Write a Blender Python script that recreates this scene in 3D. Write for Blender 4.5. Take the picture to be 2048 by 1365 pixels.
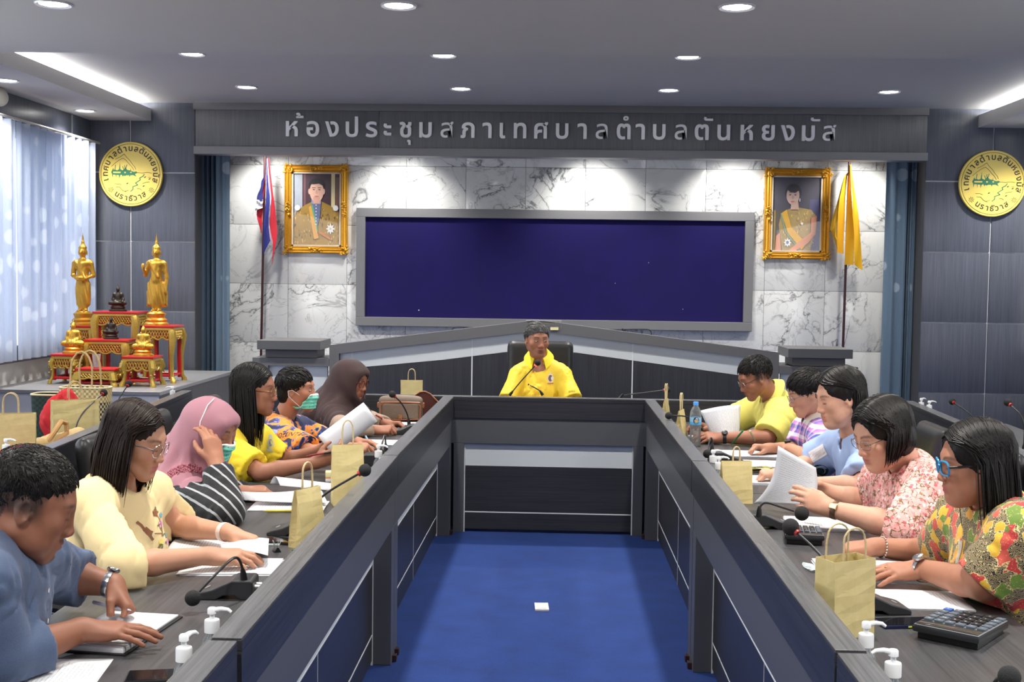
import bpy, bmesh, math, random
import numpy as np
from mathutils import Vector, Matrix
from mathutils.bvhtree import BVHTree
from math import pi, sin, cos, radians as rad

for _o in list(bpy.data.objects):
    bpy.data.objects.remove(_o)
SC = bpy.context.scene
COL = SC.collection

# ------------------------------------------------------------------ camera
CAM_H = 1.715
F_PX, YAW, PITCH, ROLL = 2369.65, -.0394739, .054525, .0135362

def _basis():
    cy, sy, cp, sp, cr, sr = cos(YAW), sin(YAW), cos(PITCH), sin(PITCH), cos(ROLL), sin(ROLL)
    f = np.array([sy*cp, cy*cp, -sp]); r = np.array([cy, -sy, 0.]); u = np.cross(r, f)
    return r*cr+u*sr, -r*sr+u*cr, f
CR, CU, CF = _basis()
CC = np.array([0, 0, CAM_H])
cam_data = bpy.data.cameras.new('camera')
cam = bpy.data.objects.new('camera', cam_data)
COL.objects.link(cam)
cam_data.sensor_width = 36.0
cam_data.lens = 36.0*F_PX/2048
cam_data.clip_start = .05
cam.matrix_world = Matrix(((CR[0], CU[0], -CF[0], 0), (CR[1], CU[1], -CF[1], 0), (CR[2], CU[2], -CF[2], CAM_H), (0, 0, 0, 1)))
SC.camera = cam

# measured points: where the line of sight of a photo pixel meets a real plane of the room
def _ray(px, py): return CF+CR*(px-1024)/F_PX-CU*(py-682.5)/F_PX
def PZ(px, py, z): d = _ray(px, py); return CC+d*((z-CAM_H)/d[2])
def PY(px, py, y): d = _ray(px, py); return CC+d*(y/d[1])
def PX(px, py, x): d = _ray(px, py); return CC+d*(x/d[0])

# ------------------------------------------------------------------ world, lights, exposure
SC.view_settings.view_transform = 'Standard'
SC.view_settings.look = 'None'
SC.view_settings.gamma = 1.0
SC.view_settings.use_curve_mapping = False
SC.view_settings.exposure = 0.0
wd = bpy.data.worlds.new('world'); SC.world = wd
wd.use_nodes = True
wd.node_tree.nodes['Background'].inputs[0].default_value = (.95, .97, 1.0, 1)
wd.node_tree.nodes['Background'].inputs[1].default_value = 1.6

def lamp(name, kind, loc, energy, color=(1, 1, 1), rot=(0, 0, 0), **kw):
    l = bpy.data.lights.new(name, kind); l.energy = energy; l.color = color
    for k, v in kw.items(): setattr(l, k, v)
    o = bpy.data.objects.new(name, l); o.location = loc; o.rotation_euler = rot
    COL.objects.link(o)
    return o
# ------------------------------------------------------------------ materials
MATS = {}
class NT:
    def __init__(s, name):
        s.m = bpy.data.materials.new(name); s.m.use_nodes = True
        s.t = s.m.node_tree; s.N = s.t.nodes; s.b = s.N['Principled BSDF']; s.out = s.N['Material Output']
    def n(s, typ, **kw):
        x = s.N.new('ShaderNode'+typ)
        for k, v in kw.items():
            if k in x.inputs.keys() and not hasattr(x, k): x.inputs[k].default_value = v
            elif hasattr(x, k): setattr(x, k, v)
            else: x.inputs[k.replace('_', ' ')].default_value = v
        return x
    def l(s, a, b): s.t.links.new(a, b)
    def coord(s, kind='Object', scale=(1, 1, 1), loc=(0, 0, 0), rot=(0, 0, 0)):
        c = s.n('TexCoord'); mp = s.n('Mapping')
        mp.inputs['Scale'].default_value = scale; mp.inputs['Location'].default_value = loc; mp.inputs['Rotation'].default_value = rot
        s.l(c.outputs[kind], mp.inputs[0]); return mp.outputs[0]
    def noise(s, vec, scale=5, detail=3, rough=.5, dist=0):
        x = s.n('TexNoise'); x.inputs['Scale'].default_value = scale; x.inputs['Detail'].default_value = detail
        x.inputs['Roughness'].default_value = rough; x.inputs['Distortion'].default_value = dist
        if vec is not None: s.l(vec, x.inputs['Vector'])
        return x.outputs['Fac']
    def ramp(s, fac, stops, interp='LINEAR'):
        x = s.n('ValToRGB'); cr = x.color_ramp; cr.interpolation = interp
        while len(cr.elements) < len(stops): cr.elements.new(.5)
        for e, (p, c) in zip(cr.elements, stops):
            e.position = p; e.color = (*c, 1) if len(c) == 3 else c
        s.l(fac, x.inputs[0]); return x.outputs[0]
    def mix(s, fac, a, b, blend='MIX'):
        x = s.n('Mix', data_type='RGBA', blend_type=blend)
        for inp, v in ((x.inputs[0], fac), (x.inputs[6], a), (x.inputs[7], b)):
            if hasattr(v, 'is_linked') or hasattr(v, 'links'): s.l(v, inp)
            elif isinstance(v, (int, float)): inp.default_value = v
            else: inp.default_value = (*v, 1) if len(v) == 3 else v
        return x.outputs[2]
    def math(s, op, a, b=0, clamp=False):
        x = s.n('Math', operation=op); x.use_clamp = clamp
        for inp, v in ((x.inputs[0], a), (x.inputs[1], b)):
            if hasattr(v, 'links'): s.l(v, inp)
            else: inp.default_value = v
        return x.outputs[0]
    def bump(s, h, strength=.2, dist=.01):
        x = s.n('Bump'); x.inputs['Strength'].default_value = strength; x.inputs['Distance'].default_value = dist
        s.l(h, x.inputs['Height']); s.l(x.outputs[0], s.b.inputs['Normal'])
    def col(s, v):
        i = s.b.inputs['Base Color']
        if hasattr(v, 'links'): s.l(v, i)
        else: i.default_value = (*v, 1) if len(v) == 3 else v
    def set(s, **kw):
        for k, v in kw.items():
            i = s.b.inputs[k.replace('_', ' ')]
            if hasattr(v, 'links'): s.l(v, i)
            else: i.default_value = v
        return s

def srgb(*c):
    c = c[0] if len(c) == 1 else c
    return tuple(((x/255)/12.92 if x/255 <= .04045 else ((x/255+.055)/1.055)**2.4) for x in c)

def plain(name, c, rough=.5, metal=0, var=.06, scale=30, bump=0, **kw):
    """a plain coloured surface with a little procedural unevenness"""
    if name in MATS: return MATS[name]
    t = NT(name); v = t.coord()
    n = t.noise(v, scale, 3)
    t.col(t.mix(n, tuple(max(0, x*(1-var)) for x in c), tuple(min(1, x*(1+var)) for x in c)))
    t.set(Roughness=rough, Metallic=metal)
    if bump: t.bump(n, bump, .004)
    for k, x in kw.items(): t.set(**{k: x})
    MATS[name] = t.m; return t.m

def emit(name, c, strength):
    if name in MATS: return MATS[name]
    t = NT(name); t.col((0, 0, 0)); t.set(Emission_Color=(*c, 1), Emission_Strength=strength)
    MATS[name] = t.m; return t.m

# ------------------------------------------------------------------ mesh building
def link(o, parent=None):
    COL.objects.link(o)
    if parent is not None: o.parent = parent
    return o

def tag(o, label=None, cat=None, group=None, kind=None):
    if label: o['label'] = label
    if cat: o['category'] = cat
    if group: o['group'] = group
    if kind: o['kind'] = kind
    return o

def empty(name, loc=(0, 0, 0), rz=0, label=None, cat=None, group=None, kind=None):
    o = bpy.data.objects.new(name, None); o.location = [float(x) for x in loc]; o.rotation_euler = (0, 0, rz)
    o.empty_display_size = .05
    link(o); bpy.context.view_layer.update() if False else None
    return tag(o, label, cat, group, kind)

def rotz(a): c, s = cos(a), sin(a); return np.array([[c, -s, 0], [s, c, 0], [0, 0, 1.]])
def rotx(a): c, s = cos(a), sin(a); return np.array([[1, 0, 0], [0, c, -s], [0, s, c.real]])
def roty(a): c, s = cos(a), sin(a); return np.array([[c, 0, s], [0, 1, 0], [-s, 0, c]])

class MB:
    """collects shapes into ONE mesh"""
    def __init__(s): s.v = []; s.f = []; s.mi = []; s.sm = []; s.n = 0
    def add(s, V, Fc, mi=0, smooth=False, M=None, o=None):
        V = np.asarray(V, float)
        if M is not None: V = V@np.asarray(M).T
        if o is not None: V = V+np.asarray(o)
        s.v.append(V)
        for f in Fc: s.f.append(tuple(int(i)+s.n for i in f)); s.mi.append(mi); s.sm.append(smooth)
        s.n += len(V); return s
    def box(s, lo, hi, mi=0, bev=0, M=None, o=None):
        lo = np.minimum(lo, hi).astype(float) if True else lo; hi0 = hi
        a = np.asarray(lo, float); b = np.maximum(np.asarray(hi0, float), a)
        if not bev:
            V = [(x, y, z) for z in (a[2], b[2]) for y in (a[1], b[1]) for x in (a[0], b[0])]
            Fc = [(0, 2, 3, 1), (4, 5, 7, 6), (0, 1, 5, 4), (2, 6, 7, 3), (0, 4, 6, 2), (1, 3, 7, 5)]
            return s.add(V, Fc, mi, False, M, o)
        bm = bmesh.new(); bmesh.ops.create_cube(bm, size=1)
        for v in bm.verts: v.co = Vector([(a[i]+b[i])/2+v.co[i]*(b[i]-a[i]) for i in range(3)])
        bv = min(bev, .49*float(min(b-a)))
        bmesh.ops.bevel(bm, geom=bm.edges[:], offset=bv, segments=2, affect='EDGES', profile=.6)
        return s.bm(bm, mi, True, M, o)
    def bm(s, bm, mi=0, smooth=False, M=None, o=None):
        bm.verts.index_update()
        V = [v.co[:] for v in bm.verts]; Fc = [[v.index for v in f.verts] for f in bm.faces]
        bm.free(); return s.add(V, Fc, mi, smooth, M, o)
    def prism(s, poly, d, mi=0, M=None, o=None, smooth=False):
        """poly in XY extruded along +Z by d (use M, o to place)"""
        p = [tuple(map(float, q)) for q in poly]
        ar = sum(p[i][0]*p[(i+1) % len(p)][1]-p[(i+1) % len(p)][0]*p[i][1] for i in range(len(p)))
        if ar < 0: p = p[::-1]
        n = len(p)
        V = [(x, y, 0) for x, y in p]+[(x, y, d) for x, y in p]
        Fc = [tuple(range(n))[::-1], tuple(range(n, 2*n))]+[(i, (i+1) % n, n+(i+1) % n, n+i) for i in range(n)]
        return s.add(V, Fc, mi, smooth, M, o)
    def lathe(s, prof, seg=24, mi=0, M=None, o=None, smooth=True, caps=True, sx=1, sy=1):
        """profile of (r, z) turned round Z"""
        V = []; Fc = []
        for r, z in prof:
            for k in range(seg):
                a = 2*pi*k/seg; V.append((r*cos(a)*sx, r*sin(a)*sy, z))
        for i in range(len(prof)-1):
            for k in range(seg):
                k2 = (k+1) % seg
                Fc.append((i*seg+k, i*seg+k2, (i+1)*seg+k2, (i+1)*seg+k))
        if caps:
            if prof[0][0] > 1e-5: Fc.append(tuple(range(seg))[::-1])
            if prof[-1][0] > 1e-5: Fc.append(tuple((len(prof)-1)*seg+k for k in range(seg)))
        return s.add(V, Fc, mi, smooth, M, o)
    def tube(s, pts, r, seg=8, mi=0, closed=False, smooth=True, M=None, o=None, flat=None, up=None):
        P = np.asarray(pts, float); n = len(P)
        R = np.full(n, r, float) if np.isscalar(r) else np.asarray(r, float)
        T = np.zeros_like(P)
        if closed: T = np.roll(P, -1, 0)-np.roll(P, 1, 0)
        else:
            T[1:-1] = P[2:]-P[:-2]; T[0] = P[1]-P[0]; T[-1] = P[-1]-P[-2]
        T /= np.linalg.norm(T, axis=1)[:, None]+1e-12
        u = np.array(up, float) if up is not None else (np.array([0, 0, 1.]) if abs(T[0][2]) < .9 else np.array([1., 0, 0]))
        V = np.zeros((n*seg, 3)); ang = np.arange(seg)*2*pi/seg
        for i in range(n):
            u = u-T[i]*(u@T[i]); u /= np.linalg.norm(u)+1e-12; w = np.cross(T[i], u)
            fl = 1 if flat is None else flat
            V[i*seg:(i+1)*seg] = P[i]+R[i]*(np.cos(ang)[:, None]*u*fl+np.sin(ang)[:, None]*w)
        Fc = []
        for i in range(n if closed else n-1):
            j = (i+1) % n
            for k in range(seg):
                k2 = (k+1) % seg; Fc.append((i*seg+k, i*seg+k2, j*seg+k2, j*seg+k))
        if not closed: Fc += [tuple(range(seg))[::-1], tuple((n-1)*seg+k for k in range(seg))]
        return s.add(V, Fc, mi, smooth, M, o)
    def grid(s, fn, nu, nv, mi=0, smooth=True, M=None, o=None, thick=0, wrap=False):
        """fn(u,v)->point, u,v in 0..1; thick gives the sheet a second side"""
        V = np.array([[fn(i/nu, j/nv) for j in range(nv+1)] for i in range(nu+1)], float)
        if thick:
            du = np.gradient(V, axis=0); dv = np.gradient(V, axis=1)
            N = np.cross(du, dv); N /= np.linalg.norm(N, axis=2)[..., None]+1e-12
            W = V-N*thick
        idx = lambda i, j: i*(nv+1)+j
        Fc = [(idx(i, j), idx(i+1, j), idx(i+1, j+1), idx(i, j+1)) for i in range(nu) for j in range(nv)]
        if not thick: return s.add(V.reshape(-1, 3), Fc, mi, smooth, M, o)
        m = (nu+1)*(nv+1)
        Fc += [tuple(m+k for k in f[::-1]) for f in list(Fc)]
        for i in range(nu):
            Fc += [(idx(i+1, 0), idx(i, 0), m+idx(i, 0), m+idx(i+1, 0)), (idx(i, nv), idx(i+1, nv), m+idx(i+1, nv), m+idx(i, nv))]
        for j in range(nv):
            Fc += [(idx(0, j), idx(0, j+1), m+idx(0, j+1), m+idx(0, j)), (idx(nu, j+1), idx(nu, j), m+idx(nu, j), m+idx(nu, j+1))]
        return s.add(np.concatenate([V.reshape(-1, 3), W.reshape(-1, 3)]), Fc, mi, smooth, M, o)
    def ball(s, c, r, mi=0, seg=16, rings=10, M=None):
        r = np.array([r, r, r], float) if np.isscalar(r) else np.asarray(r, float)
        prof = [(max(1e-6, sin(pi*i/rings)), -cos(pi*i/rings)) for i in range(rings+1)]
        V = []; 
        t = MB().lathe(prof, seg)
        V = t.v[0]*r
        if M is not None: V = V@np.asarray(M).T
        return s.add(V+np.asarray(c, float), t.f, mi, True)
    def mesh(s, name, mats):
        me = bpy.data.meshes.new(name)
        V = np.concatenate(s.v) if s.v else np.zeros((0, 3))
        me.from_pydata(V.tolist(), [], s.f)
        for m in (mats if isinstance(mats, (list, tuple)) else [mats]): me.materials.append(m)
        me.polygons.foreach_set('material_index', s.mi); me.polygons.foreach_set('use_smooth', s.sm)
        me.update(); return me
    def build(s, name, mats, parent=None, auto=True, loc=None, rz=0):
        me = s.mesh(name, mats)
        if auto and any(s.sm): me.set_sharp_from_angle(angle=rad(40))
        o = bpy.data.objects.new(name, me); link(o, parent)
        if loc is not None: o.location = [float(x) for x in loc]
        if rz: o.rotation_euler = (0, 0, rz)
        return o

def bevel(o, w=.003, seg=2):
    m = o.modifiers.new('bevel', 'BEVEL'); m.width = w; m.segments = seg; m.limit_method = 'ANGLE'; m.angle_limit = rad(40)
    return o

def copy_tree(o, parent=None):
    c = o.copy(); COL.objects.link(c); c.parent = parent
    for ch in list(o.children): copy_tree(ch, c)
    return c

def relocate(mb, loc, rz=0):
    """express collected world-space points relative to an Empty at loc turned by rz"""
    R = rotz(-rz)
    mb.v = [(v-np.asarray(loc))@R.T for v in mb.v]; return mb

_FONTCACHE = {}
def text_mesh(ch, size=1.0, extrude=0.0, bold=0.0):
    """a glyph as (verts, faces), its bounding box centred on x, baseline kept"""
    key = (ch, extrude, bold)
    if key not in _FONTCACHE:
        c = bpy.data.curves.new('t', 'FONT'); c.body = ch; c.size = 1.0; c.extrude = extrude; c.offset = bold; c.resolution_u = 3
        o = bpy.data.objects.new('t', c); COL.objects.link(o)
        dg = bpy.context.evaluated_depsgraph_get(); me = bpy.data.meshes.new_from_object(o.evaluated_get(dg))
        V = np.array([v.co[:] for v in me.vertices]) if len(me.vertices) else np.zeros((0, 3))
        Fc = [tuple(p.vertices) for p in me.polygons]
        bpy.data.objects.remove(o); bpy.data.curves.remove(c); bpy.data.meshes.remove(me)
        _FONTCACHE[key] = (V, Fc)
    V, Fc = _FONTCACHE[key]
    V = V.copy()*size
    return V, Fc

def glass_mat():
    if 'lens' in MATS: return MATS['lens']
    t = NT('lens'); tr = t.n('BsdfTransparent'); gl = t.n('BsdfGlossy'); gl.inputs['Roughness'].default_value = .03
    m = t.n('MixShader'); m.inputs[0].default_value = .07
    t.l(tr.outputs[0], m.inputs[1]); t.l(gl.outputs[0], m.inputs[2]); t.l(m.outputs[0], t.out.inputs[0])
    MATS['lens'] = t.m; return t.m

# ------------------------------------------------------------------ organic shapes: blended solids meshed with surface nets
def unit(v): v = np.asarray(v, float); return v/(np.linalg.norm(v)+1e-12)
def frame(fwd, up):
    """3x3 with columns right, forward, up"""
    y = unit(fwd); z = np.asarray(up, float); z = unit(z-y*(z@y)); x = np.cross(y, z)
    return np.stack([x, y, z], 1)

class SDF:
    def __init__(s): s.ops = []; s.disp = None
    def _put(s, fn, lo, hi, k, mode): s.ops.append((fn, np.asarray(lo, float), np.asarray(hi, float), k, mode)); return s
    def rc(s, a, b, ra, rb=None, k=.01, mode='u', M=None):
        a = np.asarray(a, float); b = np.asarray(b, float); rb = ra if rb is None else rb
        if M is not None: a = M[0]@a*M[2]+M[1]; b = M[0]@b*M[2]+M[1]; ra = ra*M[2]; rb = rb*M[2]; k = k*M[2]
        ab = b-a; L = ab@ab+1e-12
        def fn(P):
            q = P-a; t = np.clip(q@ab/L, 0, 1); q = q-t[:, None]*ab
            return np.sqrt(np.einsum('ij,ij->i', q, q))-(ra+(rb-ra)*t)
        m = max(ra, rb)
        return s._put(fn, np.minimum(a, b)-m, np.maximum(a, b)+m, k, mode)
    def el(s, c, r, k=.01, mode='u', R=None, M=None):
        c = np.asarray(c, float); r = np.array([r]*3, float) if np.isscalar(r) else np.asarray(r, float)
        R = np.eye(3) if R is None else np.asarray(R, float)
        if M is not None: c = M[0]@c*M[2]+M[1]; r = r*M[2]; R = M[0]@R; k = k*M[2]
        def fn(P):
            q = (P-c)@R; a = q/r; k0 = np.sqrt(np.einsum('ij,ij->i', a, a)); a /= r
            k1 = np.sqrt(np.einsum('ij,ij->i', a, a))+1e-9
            return k0*(k0-1)/k1
        e = np.abs(R)@r
        return s._put(fn, c-e, c+e, k, mode)
    def bx(s, c, h, rr=.005, k=.01, mode='u', R=None, M=None):
        c = np.asarray(c, float); h = np.asarray(h, float); R = np.eye(3) if R is None else np.asarray(R, float)
        if M is not None: c = M[0]@c*M[2]+M[1]; h = h*M[2]; R = M[0]@R; rr *= M[2]; k = k*M[2]
        def fn(P):
            q = np.abs((P-c)@R)-(h-rr); o = np.maximum(q, 0)
            return np.sqrt(np.einsum('ij,ij->i', o, o))+np.minimum(q.max(1), 0)-rr
        e = np.abs(R)@h
        return s._put(fn, c-e, c+e, k, mode)
    def fn(s, f, lo, hi, k=.01, mode='u'): return s._put(f, lo, hi, k, mode)
    def ev(s, P, ops=None):
        d = None
        for fn, lo, hi, k, mode in (s.ops if ops is None else ops):
            e = fn(P)
            if d is None: d = e if mode == 'u' else np.full(len(P), 1.0); 
            if d is e: continue
            if mode == 'u':
                if k > 0:
                    h = np.clip(.5+.5*(d-e)/k, 0, 1); d = d*(1-h)+e*h-k*h*(1-h)
                else: d = np.minimum(d, e)
            else:
                if mode == 's': e = -e
                if k > 0:
                    h = np.clip(.5-.5*(d-e)/k, 0, 1); d = d*(1-h)+e*h+k*h*(1-h)
                else: d = np.maximum(d, e)
        if s.disp is not None: d = d+s.disp(P)
        return d
    def bounds(s):
        lo = np.min([o[1] for o in s.ops if o[4] == 'u'], 0); hi = np.max([o[2] for o in s.ops if o[4] == 'u'], 0)
        return lo, hi
    def mesh(s, h, lo=None, hi=None, B=16, pad=.01):
        l0, h0 = s.bounds()
        lo = (l0 if lo is None else np.asarray(lo, float))-pad-h; hi = (h0 if hi is None else np.asarray(hi, float))+pad+h
        W = B*h; nb = np.ceil((hi-lo)/W).astype(int)+1
        gi = np.stack(np.meshgrid(*[np.arange(n) for n in nb], indexing='ij'), -1).reshape(-1, 3)
        cen = lo+(gi+.5)*W
        half = W*.5*1.7321
        act = np.abs(s.ev(cen)) < half*1.9+.02
        # every block near some solid (ellipsoid distances are only estimates)
        gi = gi[act]
        NY, NZ = int(nb[1]*B+2), int(nb[2]*B+2)
        ii = np.stack(np.meshgrid(*[np.arange(B+1)]*3, indexing='ij'), -1).reshape(-1, 3)
        ids = []; vs = []; qs = []
        OL = np.array([o[1] for o in s.ops]); OH = np.array([o[2] for o in s.ops]); OK = np.array([o[3] for o in s.ops])
        FORCE = np.array([o[4] == 'i' for o in s.ops])
        n1 = B+1
        corners = [(a, b, c) for a in (0, 1) for b in (0, 1) for c in (0, 1)]
        edges = [(p, q) for p in range(8) for q in range(p+1, 8) if sum(abs(x-y) for x, y in zip(corners[p], corners[q])) == 1]
        cor = np.array(corners, float)
        for g in gi:
            base = g*B; o = lo+base*h
            near = np.all((OL-OK[:, None]-.045 <= o+W) & (OH+OK[:, None]+.045 >= o), 1) | FORCE
            if not near.any(): continue
            ops = [s.ops[k] for k in np.flatnonzero(near)]
            D = s.ev(o+ii*h, ops).reshape(n1, n1, n1)
            neg = D < 0
            if neg.all() or not neg.any(): continue
            C = np.stack([neg[a:a+B, b:b+B, c:c+B] for a, b, c in corners])
            cnt = C.sum(0); cell = np.argwhere((cnt > 0) & (cnt < 8))
            dv = np.stack([D[cell[:, 0]+a, cell[:, 1]+b, cell[:, 2]+c] for a, b, c in corners], 1)
            acc = np.zeros((len(cell), 3)); num = np.zeros(len(cell))
            for p, q in edges:
                x = (dv[:, p] < 0) != (dv[:, q] < 0)
                if not x.any(): continue
                t = dv[x, p]/(dv[x, p]-dv[x, q])
                acc[x] += cor[p]+(cor[q]-cor[p])*t[:, None]; num[x] += 1
            P = o+(cell+acc/num[:, None])*h
            gc = cell+base+1
            ids.append((gc[:, 0]*NY+gc[:, 1])*NZ+gc[:, 2]); vs.append(P)
            st = (NY*NZ, NZ, 1)
            for ax in range(3):
                A = neg[:B, :B, :B]
                sl = [slice(0, B)]*3; sl[ax] = slice(1, B+1)
                Bn = neg[tuple(sl)]
                e = np.argwhere(A != Bn)
                if not len(e): continue
                ge = e+base+1; gid = (ge[:, 0]*NY+ge[:, 1])*NZ+ge[:, 2]
                u, w = st[(ax+1) % 3], st[(ax+2) % 3]
                Q = np.stack([gid-u-w, gid-w, gid, gid-u], 1)
                fl = ~A[e[:, 0], e[:, 1], e[:, 2]]
                Q[fl] = Q[fl][:, ::-1]
                qs.append(Q)
        ids = np.concatenate(ids); vs = np.concatenate(vs); qs = np.concatenate(qs)
        order = np.argsort(ids); ids = ids[order]; vs = vs[order]
        pos = np.searchsorted(ids, qs); pos = np.minimum(pos, len(ids)-1)
        ok = (ids[pos] == qs).all(1)
        return vs, pos[ok]

def relax(V, Q, n=1, w=.5):
    """a little even smoothing over the quads' edges"""
    E = np.concatenate([Q[:, [0, 1]], Q[:, [1, 2]], Q[:, [2, 3]], Q[:, [3, 0]]])
    for _ in range(n):
        A = np.zeros_like(V); c = np.zeros(len(V))
        np.add.at(A, E[:, 0], V[E[:, 1]]); np.add.at(c, E[:, 0], 1)
        np.add.at(A, E[:, 1], V[E[:, 0]]); np.add.at(c, E[:, 1], 1)
        V = V*(1-w)+w*A/np.maximum(c, 1)[:, None]
    return V

def quad_obj(name, V, Q, mat, parent=None, colors=None, origin=None, smooth=True, rz=0):
    me = bpy.data.meshes.new(name)
    if origin is not None: V = (V-np.asarray(origin))@rotz(-rz).T
    n, m = len(V), len(Q)
    me.vertices.add(n); me.vertices.foreach_set('co', V.astype(np.float32).ravel())
    me.loops.add(4*m); me.loops.foreach_set('vertex_index', Q.astype(np.int32).ravel())
    me.polygons.add(m); me.polygons.foreach_set('loop_start', np.arange(0, 4*m, 4, dtype=np.int32))
    me.polygons.foreach_set('use_smooth', np.full(m, smooth))
    me.update(calc_edges=True); me.validate()
    E = np.sort(np.concatenate([Q[:, [0, 1]], Q[:, [1, 2]], Q[:, [2, 3]], Q[:, [3, 0]]]), 1); key = E[:, 0].astype(np.int64)*n+E[:, 1]
    if (np.unique(key, return_counts=True)[1] == 1).any():            # close any pinholes left between blocks
        bm = bmesh.new(); bm.from_mesh(me); r = bmesh.ops.holes_fill(bm, edges=[e for e in bm.edges if e.is_boundary], sides=60)
        for f in r['faces']: f.smooth = True
        bm.to_mesh(me); bm.free(); me.update()
    if colors is not None:
        a = me.color_attributes.new('Col', 'FLOAT_COLOR', 'POINT')
        c4 = np.ones((n, 4), np.float32); c4[:, :3] = colors
        a.data.foreach_set('color', c4.ravel())
    for mt in (mat if isinstance(mat, (list, tuple)) else [mat]): me.materials.append(mt)
    o = bpy.data.objects.new(name, me); link(o, parent)
    return o

def vnoise(P, sc, seed=0):
    """smooth pseudo-random field from warped sines, about -1..1"""
    r = np.random.RandomState(seed); x = P*sc; s = 0
    for i in range(4):
        d = r.normal(size=3); d /= np.linalg.norm(d)
        s = s+np.sin(x@d*(1+.35*i)+r.uniform(0, 6.28)+1.3*np.sin(x@r.normal(size=3)*.6+r.uniform(0, 6)))
    return s/3.2
# ------------------------------------------------------------------ lighting of the room
lamp('sky_at_window', 'AREA', (-4.75, 4.9, 2.0), 230, (1, .995, .98), (0, -pi/2, 0), shape='RECTANGLE', size=2.2, size_y=12.5)
lamp('window_daylight', 'AREA', (-4.30, 3.5, 1.9), 90, (1, .99, .97), (0, -pi/2, 0), shape='RECTANGLE', size=1.6, size_y=8)
lamp('window_daylight', 'AREA', (4.30, 3.0, 1.9), 80, (1, .98, .95), (0, pi/2, 0), shape='RECTANGLE', size=1.6, size_y=6)

# ------------------------------------------------------------------ materials of the room
def wood(name, c0, c1, horiz=False, rough=.38, sc=1.0, axis=None):
    if name in MATS: return MATS[name]
    t = NT(name)
    st = {'z': (120, 120, 2.2), 'x': (2.2, 120, 120), 'y': (120, 2.2, 120)}[axis or ('x' if horiz else 'z')]
    v = t.coord('Object', tuple(q*sc for q in st)); n = t.noise(v, 1.0, 4, .6, .3)
    v2 = t.coord('Object', tuple(q*sc*.12 for q in st)); n2 = t.noise(v2, 1.0, 2)
    f = t.math('ADD', t.math('MULTIPLY', n, .75), t.math('MULTIPLY', n2, .25))
    t.col(t.ramp(f, [(.3, c0), (.7, c1)])); t.set(Roughness=rough); t.bump(n, .06, .001)
    MATS[name] = t.m; return t.m
M_DARK = wood('dark_laminate', srgb(40, 41, 46), srgb(64, 66, 72))
M_DARKH = wood('dark_laminate_level', srgb(34, 34, 37), srgb(56, 56, 60), True)
M_DARKY = wood('dark_laminate_long', srgb(34, 34, 37), srgb(58, 58, 62), axis='y')
M_TOPY = wood('worktop_laminate', srgb(54, 54, 56), srgb(84, 84, 86), axis='y', rough=.34)
M_TOPX = wood('worktop_laminate_level', srgb(54, 54, 56), srgb(84, 84, 86), axis='x', rough=.34)
M_PANEL = wood('wall_laminate', srgb(66, 70, 80), srgb(92, 96, 108), rough=.33)
M_FASC = wood('fascia_laminate', srgb(86, 87, 90), srgb(112, 113, 116), rough=.4)
M_LEDGE_SHEEN = wood('ledge_sheen', srgb(74, 75, 77), srgb(108, 109, 111), True, rough=.26)  # paler than the dark ledge: ceiling reflection put into the colour
M_GREY = plain('grey_frame_laminate', srgb(100, 100, 102), .5, var=.08, scale=160)
M_GREY2 = plain('mid_grey_frame', srgb(84, 85, 88), .42, var=.08, scale=160)
M_PALE = plain('pale_speckled_laminate', srgb(206, 212, 214), .4, var=.05, scale=220)
M_SILV = plain('silver_trim', srgb(196, 198, 200), .3, .6)
M_WHITE = plain('white_paint', srgb(214, 214, 212), .6, var=.02)
M_CEIL = plain('ceiling_paint', srgb(176, 175, 173), .75, var=.015, scale=6)
M_BLACK = plain('black_plastic', (.012, .012, .013), .35)

def carpet():
    t = NT('blue_carpet'); v = t.coord('Object'); n = t.noise(v, 420, 3, .7); m = t.noise(v, 5, 4, .6); s = t.noise(v, 60, 3)
    f = t.math('ADD', t.math('MULTIPLY', n, .55), t.math('ADD', t.math('MULTIPLY', m, .3), t.math('MULTIPLY', s, .15)))
    t.col(t.ramp(f, [(.3, srgb(8, 34, 92)), (.7, srgb(26, 66, 142))])); t.set(Roughness=.95); t.bump(n, .6, .006)
    return t.m

def marble():
    t = NT('white_marble')
    c = t.n('TexCoord'); oi = t.n('ObjectInfo'); ad = t.n('VectorMath', operation='ADD')
    sc = t.n('VectorMath', operation='SCALE'); sc.inputs['Scale'].default_value = 37.0
    cb = t.n('CombineXYZ'); t.l(oi.outputs['Random'], cb.inputs[0]); t.l(oi.outputs['Random'], cb.inputs[1]); t.l(oi.outputs['Random'], cb.inputs[2])
    t.l(cb.outputs[0], sc.inputs[0]); t.l(c.outputs['Object'], ad.inputs[0]); t.l(sc.outputs[0], ad.inputs[1]); v = ad.outputs[0]
    def vein(scale, dist, w, det=5):
        n = t.noise(v, scale, det, .55, dist); a = t.math('ABSOLUTE', t.math('SUBTRACT', n, .5))
        return t.ramp(a, [(0, (1, 1, 1)), (w, (.15, .15, .15)), (w*3, (0, 0, 0))])
    gate = t.ramp(t.noise(v, 1.7, 2), [(.40, (0, 0, 0)), (.60, (1, 1, 1))])
    a = t.math('MULTIPLY', vein(1.5, 1.1, .012, 6), t.math('ADD', t.math('MULTIPLY', gate, .75), .12))
    b = t.math('MULTIPLY', vein(3.6, 1.4, .012), t.math('MULTIPLY', gate, .4))
    cl = t.math('MULTIPLY', t.noise(v, 2.2, 4), .25)
    f = t.math('ADD', a, b, True)
    base = t.mix(cl, srgb(230, 231, 229), srgb(188, 190, 190)); t.col(t.mix(f, base, srgb(92, 95, 100)))
    t.set(Roughness=.10)
    return t.m

def structure(name, mb, mats, **kw):
    o = mb.build(name, mats, auto=kw.get('auto', True)); o['kind'] = 'structure'; return o

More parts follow.
